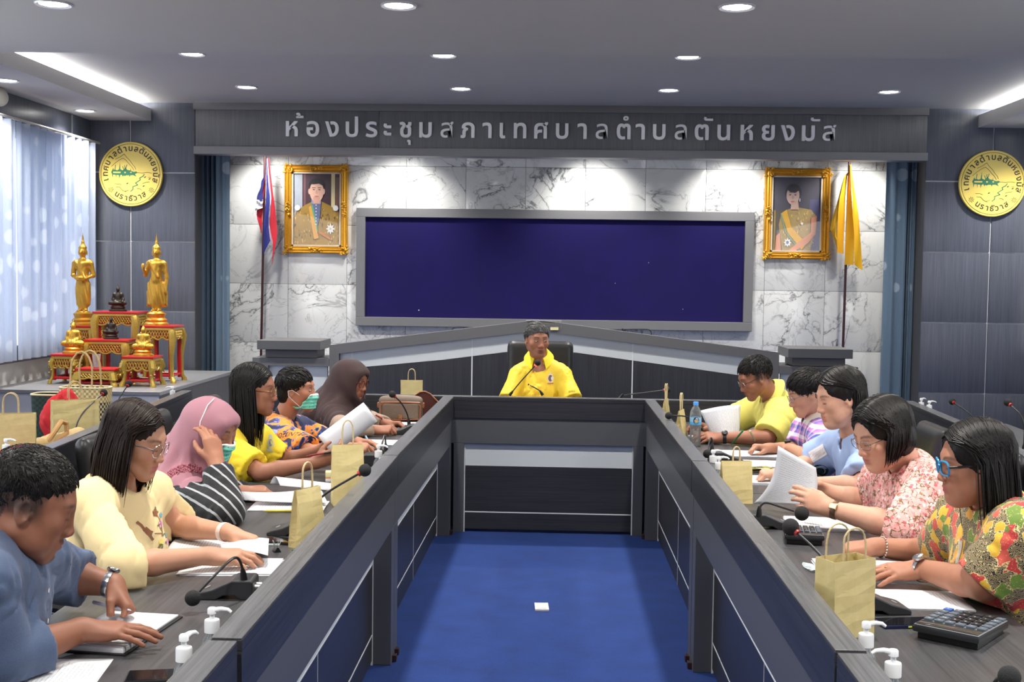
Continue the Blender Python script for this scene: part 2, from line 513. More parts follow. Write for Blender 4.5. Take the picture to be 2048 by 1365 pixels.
# ------------------------------------------------------------------ the room shell
FZ = 3.315; NZ_ = 3.135; SZ = 3.145; WX = 4.5; WY = 11.953
s = MB(); s.box((-5, -3, -.10), (5, 12.2, 0)); structure('floor', s, carpet())
s = MB()                                            # ceiling: far field, dropped near field, plenum over the coves
s.box((-5, 7.70, FZ), (5, 12.1, FZ+.06)); s.box((-5, -3, NZ_), (5, 7.70, NZ_+.24))
structure('ceiling', s, M_CEIL)
for nm, sx in (('trim_1', -1), ('trim_2', 1)):     # soffits that hide the cove light
    s = MB(); x1 = -3.90 if sx < 0 else 3.84; x0 = -4.5 if sx < 0 else 4.5
    xi = x1+sx*.03; s.box((min(x0, xi), 7.70, SZ), (max(x0, xi), 11.2, SZ+.025)); s.box((min(x1, x1+sx*.03), 7.70, SZ), (max(x1, x1+sx*.03), 11.2, SZ+.115))
    structure(nm, s, M_CEIL)
s = MB(); s.box((-5, WY+.006, 0), (5, WY+.12, 3.7)); wb = structure('wall_back', s, plain('grout_dark', srgb(70, 72, 76), .7))
mm = marble(); tile = None
tm = MB(); tm.box((.0015, 0, .0015), (.5985, .010, .5985), 0, .0015); tme = tm.mesh('tile', mm)
for i in range(-1, 13):
    for j in range(-1, 5):
        if -3.357+.6*i > 4 : continue
        o = bpy.data.objects.new('tile', tme); link(o, wb); o.location = (-3.357+.6*i, WY-.004, 2.808-.6*(j+1))
# dark panelled wings with white joints
def wing(name, xa, xb, joint_x, zs, face_y=11.2, top_split=None):
    s = MB(); s.box((xa, face_y+.012, 0), (xb, WY+.05, 3.40)); w = structure(name, s, plain('joint_white', srgb(222, 224, 226), .5, scale=80))
    xs = [xa, joint_x, xb]; zz = [0]+sorted(zs)+[3.40]; g = .006
    for i in range(2):
        for j in range(len(zz)-1):
            a, b = xs[i]+(g if i else 0), xs[i+1]-(g if i == 0 else 0)
            p = MB(); p.box((a-(a+b)/2, 0, zz[j]+g-(zz[j]+zz[j+1])/2), (b-(a+b)/2, .014, zz[j+1]-g-(zz[j]+zz[j+1])/2), 0, .002)
            o = p.build('panel', M_PANEL, w); o.location = ((a+b)/2, face_y, (zz[j]+zz[j+1])/2)
    xi = xb if xa < 0 else xa; p = MB(); p.box((min(xi, xi+(.004 if xa < 0 else -.004)), 11.204, 0), (max(xi, xi+(.004 if xa < 0 else -.004)), 11.95, 3.3)); p.build('return_panel', M_GREY2, w)
    return w
wing('wall_left_wing', -4.6, -3.483, -4.103, [.677, 1.336, 2.000, 2.656])
wing('wall_right_wing', 3.377, 4.6, 3.988, [.678, 1.338, 1.994, 2.650])
# fascia across the recess
s = MB(); s.box((-3.473, 11.20, 2.87), (3.377, 11.30, 3.315)); fa = structure('wall_fascia', s, plain('joint_white', srgb(222, 224, 226), .5))
for a, b in ((-3.470, -1.722), (-1.716, 1.335), (1.341, 3.374)):
    p = MB(); p.box((a-(a+b)/2, 0, -.172), (b-(a+b)/2, .014, .172), 0, .002); o = p.build('panel', M_FASC, fa); o.location = ((a+b)/2, 11.187, 3.08)
p = MB(); p.box((-3.483, 11.155, 3.250), (3.377, 11.30, 3.322), 0, .002); p.build('top_rail', M_GREY, fa)
p = MB(); p.box((-3.473, 11.135, 2.832), (3.372, 11.32, 2.904), 0, .003); p.build('bottom_rail', plain('light_grey_rail', srgb(128, 128, 130), .5, scale=160), fa)
# side walls
def side_wall(name, x, d):
    s = MB(); a, b = sorted((x, x+d*.15))
    s.box((a, -3, 0), (b, 12, .95)); s.box((a, -3, 2.84), (b, 12, 3.7)); s.box((a, 11.0, .95), (b, 12, 2.84)); s.box((a, -3, .95), (b, -1.2, 2.84))
    for y in (2.2, 5.2, 8.2): s.box((a, y-.06, .95), (b, y+.06, 2.84))
    return structure(name, s, M_WHITE)
wl = side_wall('wall_left', -4.5, -1); wr = side_wall('wall_right', 4.5, 1)
s = MB(); s.box((-5, -3.1, 0), (5, -3, 3.7)); structure('wall_front', s, M_WHITE)
for x, sx in ((-4.5, 1), (4.5, -1)):
    w = wl if sx > 0 else wr
    for y0, y1 in ((-3, 3.2), (3.215, 7.2), (7.215, 10.745), (10.79, 11.19)):
        p = MB(); p.box((min(x, x+sx*.02), y0, 2.84), (max(x, x+sx*.02), y1, 3.14), 0, .002); p.build('panel', M_PANEL, w)
    p = MB(); p.box((min(x, x+sx*.018), 10.75, 2.84), (max(x, x+sx*.018), 10.785, 3.14)); p.build('joint', M_SILV, w)
    p = MB(); p.box((min(x, x+sx*.06), -3, .955), (max(x, x+sx*.06), 11.19, 1.09), 0, .004); p.build('sill_panel', plain('dull_sill', srgb(92, 88, 92), .45, scale=12, var=.12), w)
    p = MB()
    for y0, y1 in ((-3, 4.0), (4.01, 7.0), (7.01, 9.7), (9.71, 11.19)): p.box((min(x, x+sx*.02), y0, 0), (max(x, x+sx*.02), y1, .62), 0, .002)
    p.build('dado_panel', M_DARK, w)
nwin = 0
for x in (-4.5, 4.5):
    for y0, y1 in ((-1.2, 2.14), (2.26, 5.14), (5.26, 8.14), (8.26, 11.0)):
        nwin += 1; s = MB(); sx = 1 if x < 0 else -1
        for a, b in ((y0, y0+.05), (y1-.05, y1), ((y0+y1)/2-.03, (y0+y1)/2+.03)): s.box((x-.04, a, .95), (x+.04, b, 2.84))
        s.box((x-.04, y0, .95), (x+.04, y1, 1.0)); s.box((x-.04, y0, 2.79), (x+.04, y1, 2.84))
        w = structure('window_%d' % nwin, s, plain('window_aluminium', srgb(190, 192, 194), .4, .5))
        g = MB(); g.box((x-.003, y0+.04, 1.0), (x+.003, y1-.04, 2.80)); g.build('pane', glass_mat(), w)

# ------------------------------------------------------------------ ceiling lights
E_LAMP = emit('lamp_glow', (1, .98, .95), 26)
def downlight(x, y, z, label, first=[None]):
    if first[0] is None:
        t = empty('ceiling_light', (0, 0, 0)); m = MB(); m.lathe([(.072, -.001), (.092, -.010), (.098, -.004), (.098, .002), (.078, .006), (.072, .03)], 28, caps=False); m.build('trim_ring', plain('lamp_trim', srgb(206, 207, 210), .35, .5), t)
        m = MB(); m.lathe([(.074, -.003), (.05, -.004), (.0001, -.0045)], 28); m.build('diffuser', E_LAMP, t); first[0] = t; o = t
    else: o = copy_tree(first[0])
    o.location = (x, y, z); tag(o, label, 'light', 'round recessed ceiling lights')
    l = lamp('lamp_beam', 'SPOT', (0, 0, -.02), 120, (1, .955, .89), spot_size=2.3, spot_blend=.9, shadow_soft_size=.07); l.parent = o
    return o
rows = ((NZ_, 6.30, 'front ceiling row'), (FZ, 8.69, 'middle ceiling row'), (FZ, 10.21, 'ceiling row above the lettering'))
for z, y, nm in rows:
    for k, x in enumerate((-2.72, -.87, .90, 2.75)):
        if y == 8.69 and k == 3: continue
        pos = ('first light from the window curtains', 'second light from the window curtains', 'third light from the window curtains', 'fourth light from the window curtains')[k]
        downlight(x, y, z, 'round recessed ceiling light, '+pos+', '+nm)
for y, yn in ((-1.2, 'added row behind the camera'), (1.3, 'added row over the camera'), (3.8, 'added row over the nearest desks')):  # added rows out of view, lighting the room in place of a fill lamp
    for x, xn in ((-2.72, 'window side'), (-.87, 'inner place, window side'), (.90, 'inner place, far from the windows'), (2.75, 'outer place, far from the windows')): downlight(x, y, NZ_, 'round recessed ceiling light, '+yn+', '+xn)
downlight(-4.26, 10.52, SZ, 'round light under the lowered soffit next to the yellow wall emblem')
downlight(-4.20, 8.88, SZ, 'round light under the lowered soffit at the edge of the frame')
downlight(4.22, 10.52, SZ, 'round light under the soffit above the outer desks, by the second emblem')
# cove tubes, hidden on top of the soffits, and the strip behind the fascia: real fittings
for sx, x in ((-1, -4.16), (1, 4.10)):
    s = MB(); s.box((x-.04, 7.8, SZ+.045), (x+.04, 11.1, SZ+.085)); s.box((x-.025, 7.8, SZ+.085), (x+.025, 11.1, SZ+.108)); o = s.build('cove_light', emit('cove_glow', (1, .99, .97), 60)); tag(o, 'long cove light tube lying on top of the soffit, '+('window' if sx < 0 else 'opposite')+' side', 'light', None)
for x in (-2.9, -1.6, 0.3, 1.7, 2.9):
    l = lamp('wall_washer', 'SPOT', (x, 11.36, 2.95), 60, (1, .97, .92), (rad(38), 0, 0), spot_size=1.7, spot_blend=.8, shadow_soft_size=.05)  # thin cap, paler to paint in the ceiling's reflection

# ------------------------------------------------------------------ the lettering on the fascia
SIGN = [('ห', 584), ('อ', 626), ('ง', 664), ('ป', 704), ('ร', 743), ('ะ', 775), ('ช', 811), ('ม', 851), ('ส', 894), ('ภ', 935), ('า', 974), ('เ', 1005), ('ท', 1040), ('ศ', 1082), ('บ', 1124), ('า', 1164), ('ล', 1203), ('ต', 1247), ('า', 1280), ('บ', 1318), ('ล', 1361), ('ต', 1403), ('น', 1447), ('ห', 1493), ('ย', 1536), ('ง', 1575), ('ม', 1616), ('ส', 1658)]
MARK = [('้', 600, 231), ('ุ', 818, 285), ('ํ', 1252, 237), ('ั', 1417, 238), ('ั', 1631, 239)]
sg = empty('lettering_sign', (0, 11.18, 2.95), 0, 'row of brushed steel Thai letters across the grey fascia', 'sign')
M_STEEL = plain('brushed_letter_steel', srgb(246, 246, 244), .35, .05, var=.06, scale=9)
for ch, px in SIGN:
    V, Fc = text_mesh(ch, .243, .055, .006 if ch in 'ลส' else .019)
    V[:, 0] -= (V[:, 0].min()+V[:, 0].max())/2
    yb = 272+(px-584)*(281.5-272)/(1658-584); p = PY(px, yb, 11.17)
    m = MB(); m.add(np.stack([V[:, 0], -V[:, 2], V[:, 1]], 1), Fc, 0); o = m.build('letter', M_STEEL, sg); o.location = (p[0], 11.172-11.18, p[2]-2.95)
for ch, px, py in MARK:
    V, Fc = text_mesh(ch, .21, .055, .013); V[:, :2] -= (V[:, :2].min(0)+V[:, :2].max(0))/2
    p = PY(px, py, 11.17); m = MB(); m.add(np.stack([V[:, 0], -V[:, 2], V[:, 1]], 1), Fc, 0); o = m.build('letter', M_STEEL, sg); o.location = (p[0], 11.172-11.18, p[2]-2.95)

# ------------------------------------------------------------------ round emblems
def emblem(cx, cz, label):
    t = empty('wall_emblem', (cx, 11.185, cz), 0, label, 'emblem'); R = .305
    Mf = np.array([[1, 0, 0], [0, 0, -1], [0, 1, 0.]])     # draw in (x, z), facing the room
    yl = plain('emblem_yellow', srgb(236, 210, 104), .4, var=.03); gr = plain('emblem_green', srgb(38, 116, 84), .5); ink = plain('emblem_ink', srgb(52, 48, 30), .5)
    m = MB(); m.lathe([(R, 0), (R, .022), (R-.004, .026), (.0001, .026)], 72, 0, Mf); m.build('disc', yl, t)
    m = MB(); m.lathe([(R-.019, .0262), (R-.019, .0272), (R-.023, .0272), (R-.023, .0262)], 72, 0, Mf, caps=False); m.build('ring', ink, t)
    z0 = .0264
    def flat(poly, mat_mb): mat_mb.prism(poly, .0012, 0, Mf, (0, -z0, 0))
    def line(pts, w, mb):
        P = np.asarray(pts, float)
        for a, b in zip(P[:-1], P[1:]):
            d = unit(np.r_[b-a, 0])[:2]; n = np.array([-d[1], d[0]])*w/2; e = d*w*.3
            flat([a-n-e, b-n+e, b+n+e, a+n-e], mb)
    u = lambda x, y: ((x-695)/540*R, (670-y)/540*R)         # from the close view of the emblem
    m = MB(); [line([u(*q) for q in L], .0035, m) for L in (
        [(440, 425), (520, 385), (590, 335), (630, 390), (690, 450), (730, 510), (765, 545), (785, 595)], [(370, 545), (430, 490), (500, 440), (570, 405), (620, 440), (670, 500), (720, 550), (752, 605)],
        [(815, 645), (900, 650), (985, 640), (1055, 650)], [(425, 835), (500, 838), (540, 852)], [(445, 890), (510, 892), (560, 945), (620, 970)], [(600, 960), (660, 940)], [(805, 912), (850, 912), (880, 935)], [(900, 825), (960, 805), (1015, 800)], [(1000, 720), (1045, 722)])]
    for q in ((640, 826), (942, 718), (918, 868), (1020, 748)):
        c = u(*q); flat([(c[0]+.010*cos(a), c[1]+.0055*sin(a)+.004*cos(a)) for a in np.linspace(0, 2*pi, 9)[:-1]], m)
    m.build('line_drawing', ink, t)
    m = MB()
    flat([u(*q) for q in [(365, 640), (385, 605), (400, 570), (408, 600), (430, 596), (470, 610), (500, 590), (515, 480), (522, 590), (560, 610), (585, 590), (610, 560), (640, 600), (690, 610), (697, 570), (703, 615), (750, 632), (795, 625), (815, 645), (770, 670), (795, 712), (740, 685), (690, 690), (685, 720), (670, 690), (620, 690), (600, 705), (580, 690), (565, 715), (545, 680), (520, 690), (503, 745), (498, 690), (455, 685), (450, 740), (443, 685), (400, 680), (388, 735), (382, 675)]], m)
    for a, b in (((440, 520), (430, 600)), ((635, 515), (615, 575)), ((560, 545), (585, 600)), ((595, 525), (605, 580))): line([u(*a), u(*b)], .006, m)
    line([u(*q) for q in [(930, 670), (905, 705), (850, 735), (862, 765), (780, 820), (818, 850), (735, 880), (735, 925), (695, 958)]], .0075, m)
    m.build('tree_drawing', gr, t)
    m = MB()
    for q in [[(400, 632), (530, 632), (525, 655), (400, 655)], [(585, 640), (605, 628), (622, 645), (600, 660)], [(685, 642), (705, 630), (722, 645), (700, 655)]]: m.prism([u(*a) for a in q], .0016, 0, Mf, (0, -z0-.0006, 0))
    m.build('gap', yl, t)
    for cxx in (360, 1050):
        m = MB(); c = u(cxx, 936)
        for k in range(8):
            a = 2*pi*k/8+.2; line([(c[0]+.011*cos(a), c[1]+.011*sin(a)), (c[0]+.026*cos(a), c[1]+.026*sin(a))], .0045, m)
        flat([(c[0]+.004*cos(a), c[1]+.004*sin(a)) for a in np.linspace(0, 2*pi, 8)[:-1]], m); m.build('starburst', ink, t)
    def arc(chars, marks, r, a0, a1, top, size):
        n = len(chars)
        for i, ch in enumerate(chars):
            a = rad(a0+(a1-a0)*i/(n-1)); V, Fc = text_mesh(ch, size, .004, .020); V = V.copy(); V[:, 0] -= (V[:, 0].min()+V[:, 0].max())/2; V[:, 1] -= size*.275; V[:, 0] *= 1.0
            for ch2 in marks.get(i, ''):
                V2, F2 = text_mesh(ch2, size, .004, .020); V2 = V2.copy(); V2[:, 0] -= (V2[:, 0].min()+V2[:, 0].max())/2-.01; V2[:, 1] -= size*.275; b = len(V); V = np.concatenate([V, V2]); Fc = list(Fc)+[tuple(q+b for q in f) for f in F2]
            th = a-pi/2 if top else a+pi/2; c, s_ = cos(th), sin(th)
            W = np.stack([V[:, 0]*c-V[:, 1]*s_+r*cos(a), V[:, 0]*s_+V[:, 1]*c+r*sin(a), V[:, 2]], 1)
            mb = MB(); mb.add(W, Fc, 0, False, Mf, (0, -z0-.001, 0)); mb.build('letter', ink, t)
    arc('เทศบาลตาบลตนหยงมส', {6: 'ํ', 10: 'ั', 15: 'ั'}, .240, 193, -14, True, .078)
    arc('นราธวาส', {3: 'ิ'}, .232, 236, 304, False, .074)
    return t
emblem(-4.085, 2.636, 'round yellow wall emblem with a green tree drawing, above the golden statues')
emblem(3.975, 2.630, 'round yellow wall emblem with a green tree drawing, above the empty outer desk')

# ------------------------------------------------------------------ the blue pin board
t = empty('pin_board', (-.065, 11.94, 1.79), 0, 'long dark blue felt board in a grey frame on the marble wall', 'board')
W2, H2 = 1.985, .592
m = MB(); B = .090
m.box((-W2, -.07, H2-B), (W2, 0, H2)); m.box((-W2, -.07, -H2), (W2, 0, -H2+B)); m.box((-W2, -.07, -H2+B), (-W2+B, 0, H2-B)); m.box((W2-B, -.07, -H2+B), (W2, 0, H2-B))
bevel(m.build('frame', plain('board_frame_grey', srgb(122, 122, 124), .5, var=.08, scale=160), t), .004)
def felt():
    q = NT('blue_felt'); v = q.coord('Object'); n = q.noise(v, 300, 3); k = q.noise(v, 2.2, 3)
    q.col(q.mix(q.math('ADD', q.math('MULTIPLY', n, .4), q.math('MULTIPLY', k, .6)), srgb(9, 2, 56), srgb(22, 8, 100))); q.set(Roughness=.95); q.bump(n, .2, .002); return q.m
m = MB(); m.box((-W2+B, -.030, -H2+B), (W2-B, -.004, H2-B)); m.build('felt', felt(), t)
m = MB()
for q in ((-.74-.61, -.43), (.62, -.13), (.95, .08), (1.3, -.38)): m = MB(); m.ball((q[0], -.032, q[1]), .007 if q[0] < 0 else .004, 0, 8, 6); m.build('pin', M_WHITE, t)

# ------------------------------------------------------------------ curtains
def curtain_mat(name, base, dot, dens, trans=0.):
    q = NT(name); v = q.coord('UV') if False else q.coord('Object')
    vo = q.n('TexVoronoi'); vo.inputs['Scale'].default_value = dens; vo.inputs['Randomness'].default_value = .55; q.l(v, vo.inputs['Vector'])
    n = q.noise(q.coord('Object', (300, 300, 20)), 1, 3); d = q.ramp(vo.outputs['Distance'], [(.30, (1, 1, 1)), (.36, (0, 0, 0))])
    gate = q.n('SeparateColor'); q.l(vo.outputs['Color'], gate.inputs[0]); g = q.ramp(gate.outputs[0], [(0, (1, 1, 1)), (.6, (0, 0, 0))], 'CONSTANT')
    c = q.mix(q.math('MULTIPLY', q.math('MULTIPLY', d, g), .55), q.mix(n, tuple(x*.85 for x in base), tuple(min(1, x*1.12) for x in base)), dot); q.col(c); q.set(Roughness=.65, Sheen_Weight=.2)
    if trans:
        tr = q.n('BsdfTranslucent'); q.l(c, tr.inputs[0]); mx = q.n('MixShader'); mx.inputs[0].default_value = trans; q.l(q.b.outputs[0], mx.inputs[1]); q.l(tr.outputs[0], mx.inputs[2]); q.l(mx.outputs[0], q.out.inputs[0])
    return q.m
M_CURT = curtain_mat('dotted_blue_drape', srgb(86, 108, 128), srgb(168, 184, 194), 5.5)
M_SHEER = curtain_mat('pale_blue_curtain', srgb(194, 203, 219), srgb(224, 229, 236), 5.0, .6)
def curtain(name, x0, x1, y, z0, z1, folds, amp, mat, label, seed=0, axis='x', uneven=0):
    rng = np.random.RandomState(seed); ph = rng.uniform(0, 6, 4)
    L = x1-x0
    def fn(u, v):
        f = u*folds*2*pi; a = amp*(.75+.35*sin(ph[0]+u*9))
        w = a*(sin(f+.6*sin(f*.37+ph[1]))+.35*sin(f*2.1+ph[2]))*(.75+.35*v)
        s = x0+L*u+uneven*sin(u*7+ph[3])*(1-v)*.3
        z = z0+(z1-z0)*v
        return (s, y+w, z) if axis == 'x' else (y+w, s, z)
    m = MB(); m.grid(fn, int(folds*12), 12, thick=.003); c = np.array([(x0+x1)/2, y, z1]) if axis == 'x' else np.array([y, (x0+x1)/2, z1])
    relocate(m, c); o = m.build(name, mat, loc=c); return tag(o, label, 'curtain')
curtain('curtain', -3.515, -3.31, 11.42, .02, 2.86, 4, .030, plain('drape_shadow', srgb(62, 80, 98), .7), 'narrow blue drape painted in shade, bunched against the panelled wing beside the flag', 2)  # drape colour darkened to paint in the shade beside the wing
curtain('curtain', -3.335, -3.205, 11.40, .02, 2.86, 1.2, .020, M_CURT, 'blue drape with pale dots, beside the red white and blue flag', 3)
curtain('curtain', 3.07, 3.27, 11.40, .02, 2.86, 1.8, .024, M_CURT, 'blue drape with pale dots, beside the yellow flag', 5)
curtain('curtain', 3.25, 3.40, 11.46, .02, 2.86, 5, .022, M_CURT, 'darker bunched fold of blue drape against the panelled wing behind the yellow flag', 6)
curtain('window_curtain', 6.2, 9.335, -4.36, .985, 2.90, 20, .030, M_SHEER, 'pale blue window curtain glowing with daylight at the edge of the frame', 7, 'y')
curtain('window_curtain', 9.395, 11.02, -4.36, .985, 2.90, 11, .030, M_SHEER, 'pale blue window curtain glowing with daylight behind the golden statues', 8, 'y')
curtain('window_curtain', -1.0, 6.15, -4.36, .985, 2.90, 34, .030, M_SHEER, 'pale blue window curtain along the window wall beside the camera', 9, 'y')
curtain('window_curtain', -1.0, 11.0, 4.36, .985, 2.90, 50, .030, M_SHEER, 'pale blue curtain along the wall behind the empty outer desks', 10, 'y')
m = MB(); m.tube([(-4.36, -1, 2.918), (-4.36, 11.1, 2.918)], .012, 8); o = m.build('curtain_rail', M_SILV); tag(o, 'thin metal curtain rail above the pale blue window curtains', 'rail')
m = MB(); m.tube([(4.36, -1, 2.918), (4.36, 11.1, 2.918)], .012, 8); o = m.build('curtain_rail', M_SILV); tag(o, 'thin metal curtain rail on the wall by the empty outer desks', 'rail')
# ------------------------------------------------------------------ people
def head_ops(S, M, p):
    """a head in its own frame (x right, y forward, z up, origin between the ears)"""
    fem = p.get('fem', 0); wid = p.get('wide', 1.0); jaw = p.get('jaw', 1.0); nose = p.get('nose', 1.0)
    a = lambda f, *x, **k: getattr(S, f)(*x, M=M, **k)
    a('el', (0, -.014, .034), (.0755*wid, .094, .083), k=.0)
    a('el', (0, .022, -.012), (.062*wid, .066, .078), k=.03)
    for s in (-1, 1):
        a('rc', (s*.052*wid, -.004, -.052), (s*.020*jaw, .060, -.098), .020, .017, k=.03)
        a('el', (s*.041*wid, .056, -.024), (.024, .022, .024), k=.025)
        if p.get('jowl'): a('el', (s*.040*wid, .034, -.068), (.026, .034, .028), k=.03)
    a('el', (0, .066, -.098), (.022*jaw, .019, .018), k=.025)
    a('el', (0, .072, -.066), (.030, .020, .022), k=.02)
    a('rc', (-.034, .070, .022), (.034, .070, .022), .0135 if not fem else .011, k=.02)
    for s in (-1, 1):
        a('el', (s*.032, .097, .002), (.018, .016, .011), k=.014, mode='s')
        a('el', (s*.0315, .0725, .000), (.0165, .0135, .0135), k=.006)       # the lid over the eyeball
        a('rc', (s*.019, .0865, -.0075), (s*.043, .0795, -.0065), .0014, .001, k=.003, mode='s')  # lid slit
    a('rc', (0, .0805, .008), (0, .0955*nose, -.034), .0082, .0112, k=.016)
    a('el', (0, .0955*nose, -.037), (.0135, .0112, .0105), k=.008)
    for s in (-1, 1):
        a('el', (s*.0140, .091, -.040), (.0088, .011, .0085), k=.007)
        a('el', (s*.0075, .098, -.0485), (.0045, .006, .004), k=.004, mode='s')
    a('rc', (0, .0945, -.047), (0, .093, -.058), .0032, .003, k=.004, mode='s')   # philtrum
    op = p.get('open', 0)
    for s in (-1, 1):
        a('rc', (s*.004, .0895, -.0630), (s*.021, .0815, -.0655), .0050, .003, k=.006)
        a('rc', (0, .0868, -.0745-op), (s*.019, .081, -.069-op*.6), .0060, .0028, k=.006)
    a('rc', (-.021, .0875, -.0682-op*.5), (0, .0945, -.0685-op*.5), .0016+op*.3, k=.0025, mode='s')
    a('rc', (.021, .0875, -.0682-op*.5), (0, .0945, -.0685-op*.5), .0016+op*.3, k=.0025, mode='s')
    a('el', (0, .0885, -.0865), (.014, .008, .004), k=.008, mode='s')
    if not p.get('noears'):
        for s in (-1, 1):
            Re = rotz(s*rad(-22))@rotx(rad(12))
            a('el', (s*.0745*wid, -.012, -.006), (.0085, .0185, .031), k=.006, R=Re)
            a('el', (s*.081*wid, -.006, -.004), (.006, .0105, .018), k=.005, mode='s', R=Re)
            a('el', (s*.071*wid, -.004, -.032), (.006, .009, .010), k=.006)
            a('el', (s*.0725*wid, .006, -.012), (.004, .005, .007), k=.004)
    if p.get('double_chin'): a('el', (0, .034, -.108), (.040, .036, .020), k=.03)

def finger_chain(base, d, n, L, curls):
    """joints of a finger bending towards -n (palm side)"""
    pts = [np.asarray(base, float)]; ang = 0
    side = np.cross(d, n)
    for l, c in zip(L, curls):
        ang += c
        v = d*cos(ang)-n*sin(ang)
        pts.append(pts[-1]+v*l)
    return pts

HANDS = {  # curl per finger (index, middle, ring, little): three bends each, then thumb (swing, drop, bend), spread
    'flat':  ([(.12, .18, .12)]*4, (.75, .10, .25), 1.0),
    'rest':  ([(.25, .35, .25), (.30, .42, .3), (.36, .48, .3), (.42, .5, .3)], (.60, .35, .35), .9),
    'pinch': ([(.55, .75, .45), (.62, .8, .45), (.75, .9, .5), (.9, 1.0, .5)], (.45, .75, .55), .6),
    'pen':   ([(.70, .80, .35), (.85, .9, .45), (1.05, 1.1, .6), (1.2, 1.2, .6)], (.40, .80, .55), .5),
    'fist':  ([(1.1, 1.2, .7), (1.15, 1.25, .7), (1.2, 1.25, .7), (1.25, 1.3, .7)], (.35, .8, .8), .4),
    'hold':  ([(.35, .55, .35), (.42, .6, .35), (.5, .65, .4), (.6, .7, .4)], (.55, .85, .35), .7),
    'point': ([(.12, .25, .15), (.75, .9, .5), (.9, 1.0, .6), (1.0, 1.1, .6)], (.5, .6, .5), .6),
}
def hand_ops(S, w, fwd, back, side, pose, sc=1.0, fat=1.0):
    """w wrist, fwd towards the fingers, back = normal of the back of the hand, side = +1 if the thumb lies on +x of (fwd x back)"""
    Fm = frame(fwd, back); x, y, z = Fm[:, 0]*side, Fm[:, 1], Fm[:, 2]
    curls, th, spread = HANDS[pose]
    P = lambda a, b, c: w+(x*a+y*b+z*c)*sc
    mc = [(.026, .088, .002), (.0085, .092, .005), (-.010, .087, .004), (-.027, .078, 0)]
    Ls = [(.043, .026, .021), (.047, .029, .022), (.044, .027, .021), (.035, .020, .019)]
    rs = [(.0098, .0088, .0078, .0066), (.0100, .009, .008, .0068), (.0096, .0085, .0076, .0064), (.0086, .0075, .0067, .0058)]
    a = lambda p0, p1, r0, r1, k: S.rc(p0, p1, r0*sc*fat, r1*sc*fat, k=k*sc)
    for i, m in enumerate(mc):
        a(P(m[0]*.55, .004, -.002), P(*m), .0175, .0125, .012)
    a(P(0, -.01, 0), P(0, .02, 0), .0235, .022, .014)
    a(P(.010, .03, -.010), P(.020, .055, -.010), .014, .011, .012)
    a(P(-.022, .02, -.008), P(-.026, .06, -.006), .011, .010, .012)
    for i, m in enumerate(mc):
        sp = (.16, .03, -.10, -.24)[i]*spread
        d = unit(y*cos(sp)+x*sin(sp))
        pts = finger_chain(P(*m), d, z, [l*sc for l in Ls[i]], curls[i])
        for q in range(3):
            a(pts[q], pts[q+1], rs[i][q], rs[i][q+1], .0035)
        S.tips = getattr(S, 'tips', []); S.tips.append(pts[-1])
    sw, dr, bd = th
    b0 = P(.022, .022, -.008)
    d1 = unit(y*cos(sw)+x*sin(sw)-z*dr*.6)
    d2 = unit(d1+(-x*.9*bd+y*.5*bd-z*.15)); d3 = unit(d2+(-x*.8*bd+y*.3))
    p1 = b0+d1*.040*sc; p2 = p1+d2*.032*sc; p3 = p2+d3*.024*sc
    a(b0, p1, .0145, .0108, .010); a(p1, p2, .0108, .0095, .004); a(p2, p3, .0095, .0075, .004)
    return (p2+p3)/2

SKIN = None
def skin_mat():
    global SKIN
    if SKIN: return SKIN
    t = NT('skin'); a = t.n('VertexColor'); a.layer_name = 'Col'
    v = t.coord(); n1 = t.noise(v, 60, 3); n2 = t.noise(v, 900, 2)
    c = t.mix(t.math('MULTIPLY', n1, .22), a.outputs[0], (.25, .09, .05), 'MIX')
    t.col(c); t.set(Roughness=.54, Subsurface_Weight=.12, Subsurface_Scale=.008)
    t.b.inputs['Subsurface Radius'].default_value = (1, .35, .2)
    t.b.inputs['Specular IOR Level'].default_value = .4
    t.bump(n2, .10, .0006)
    SKIN = t.m; return SKIN

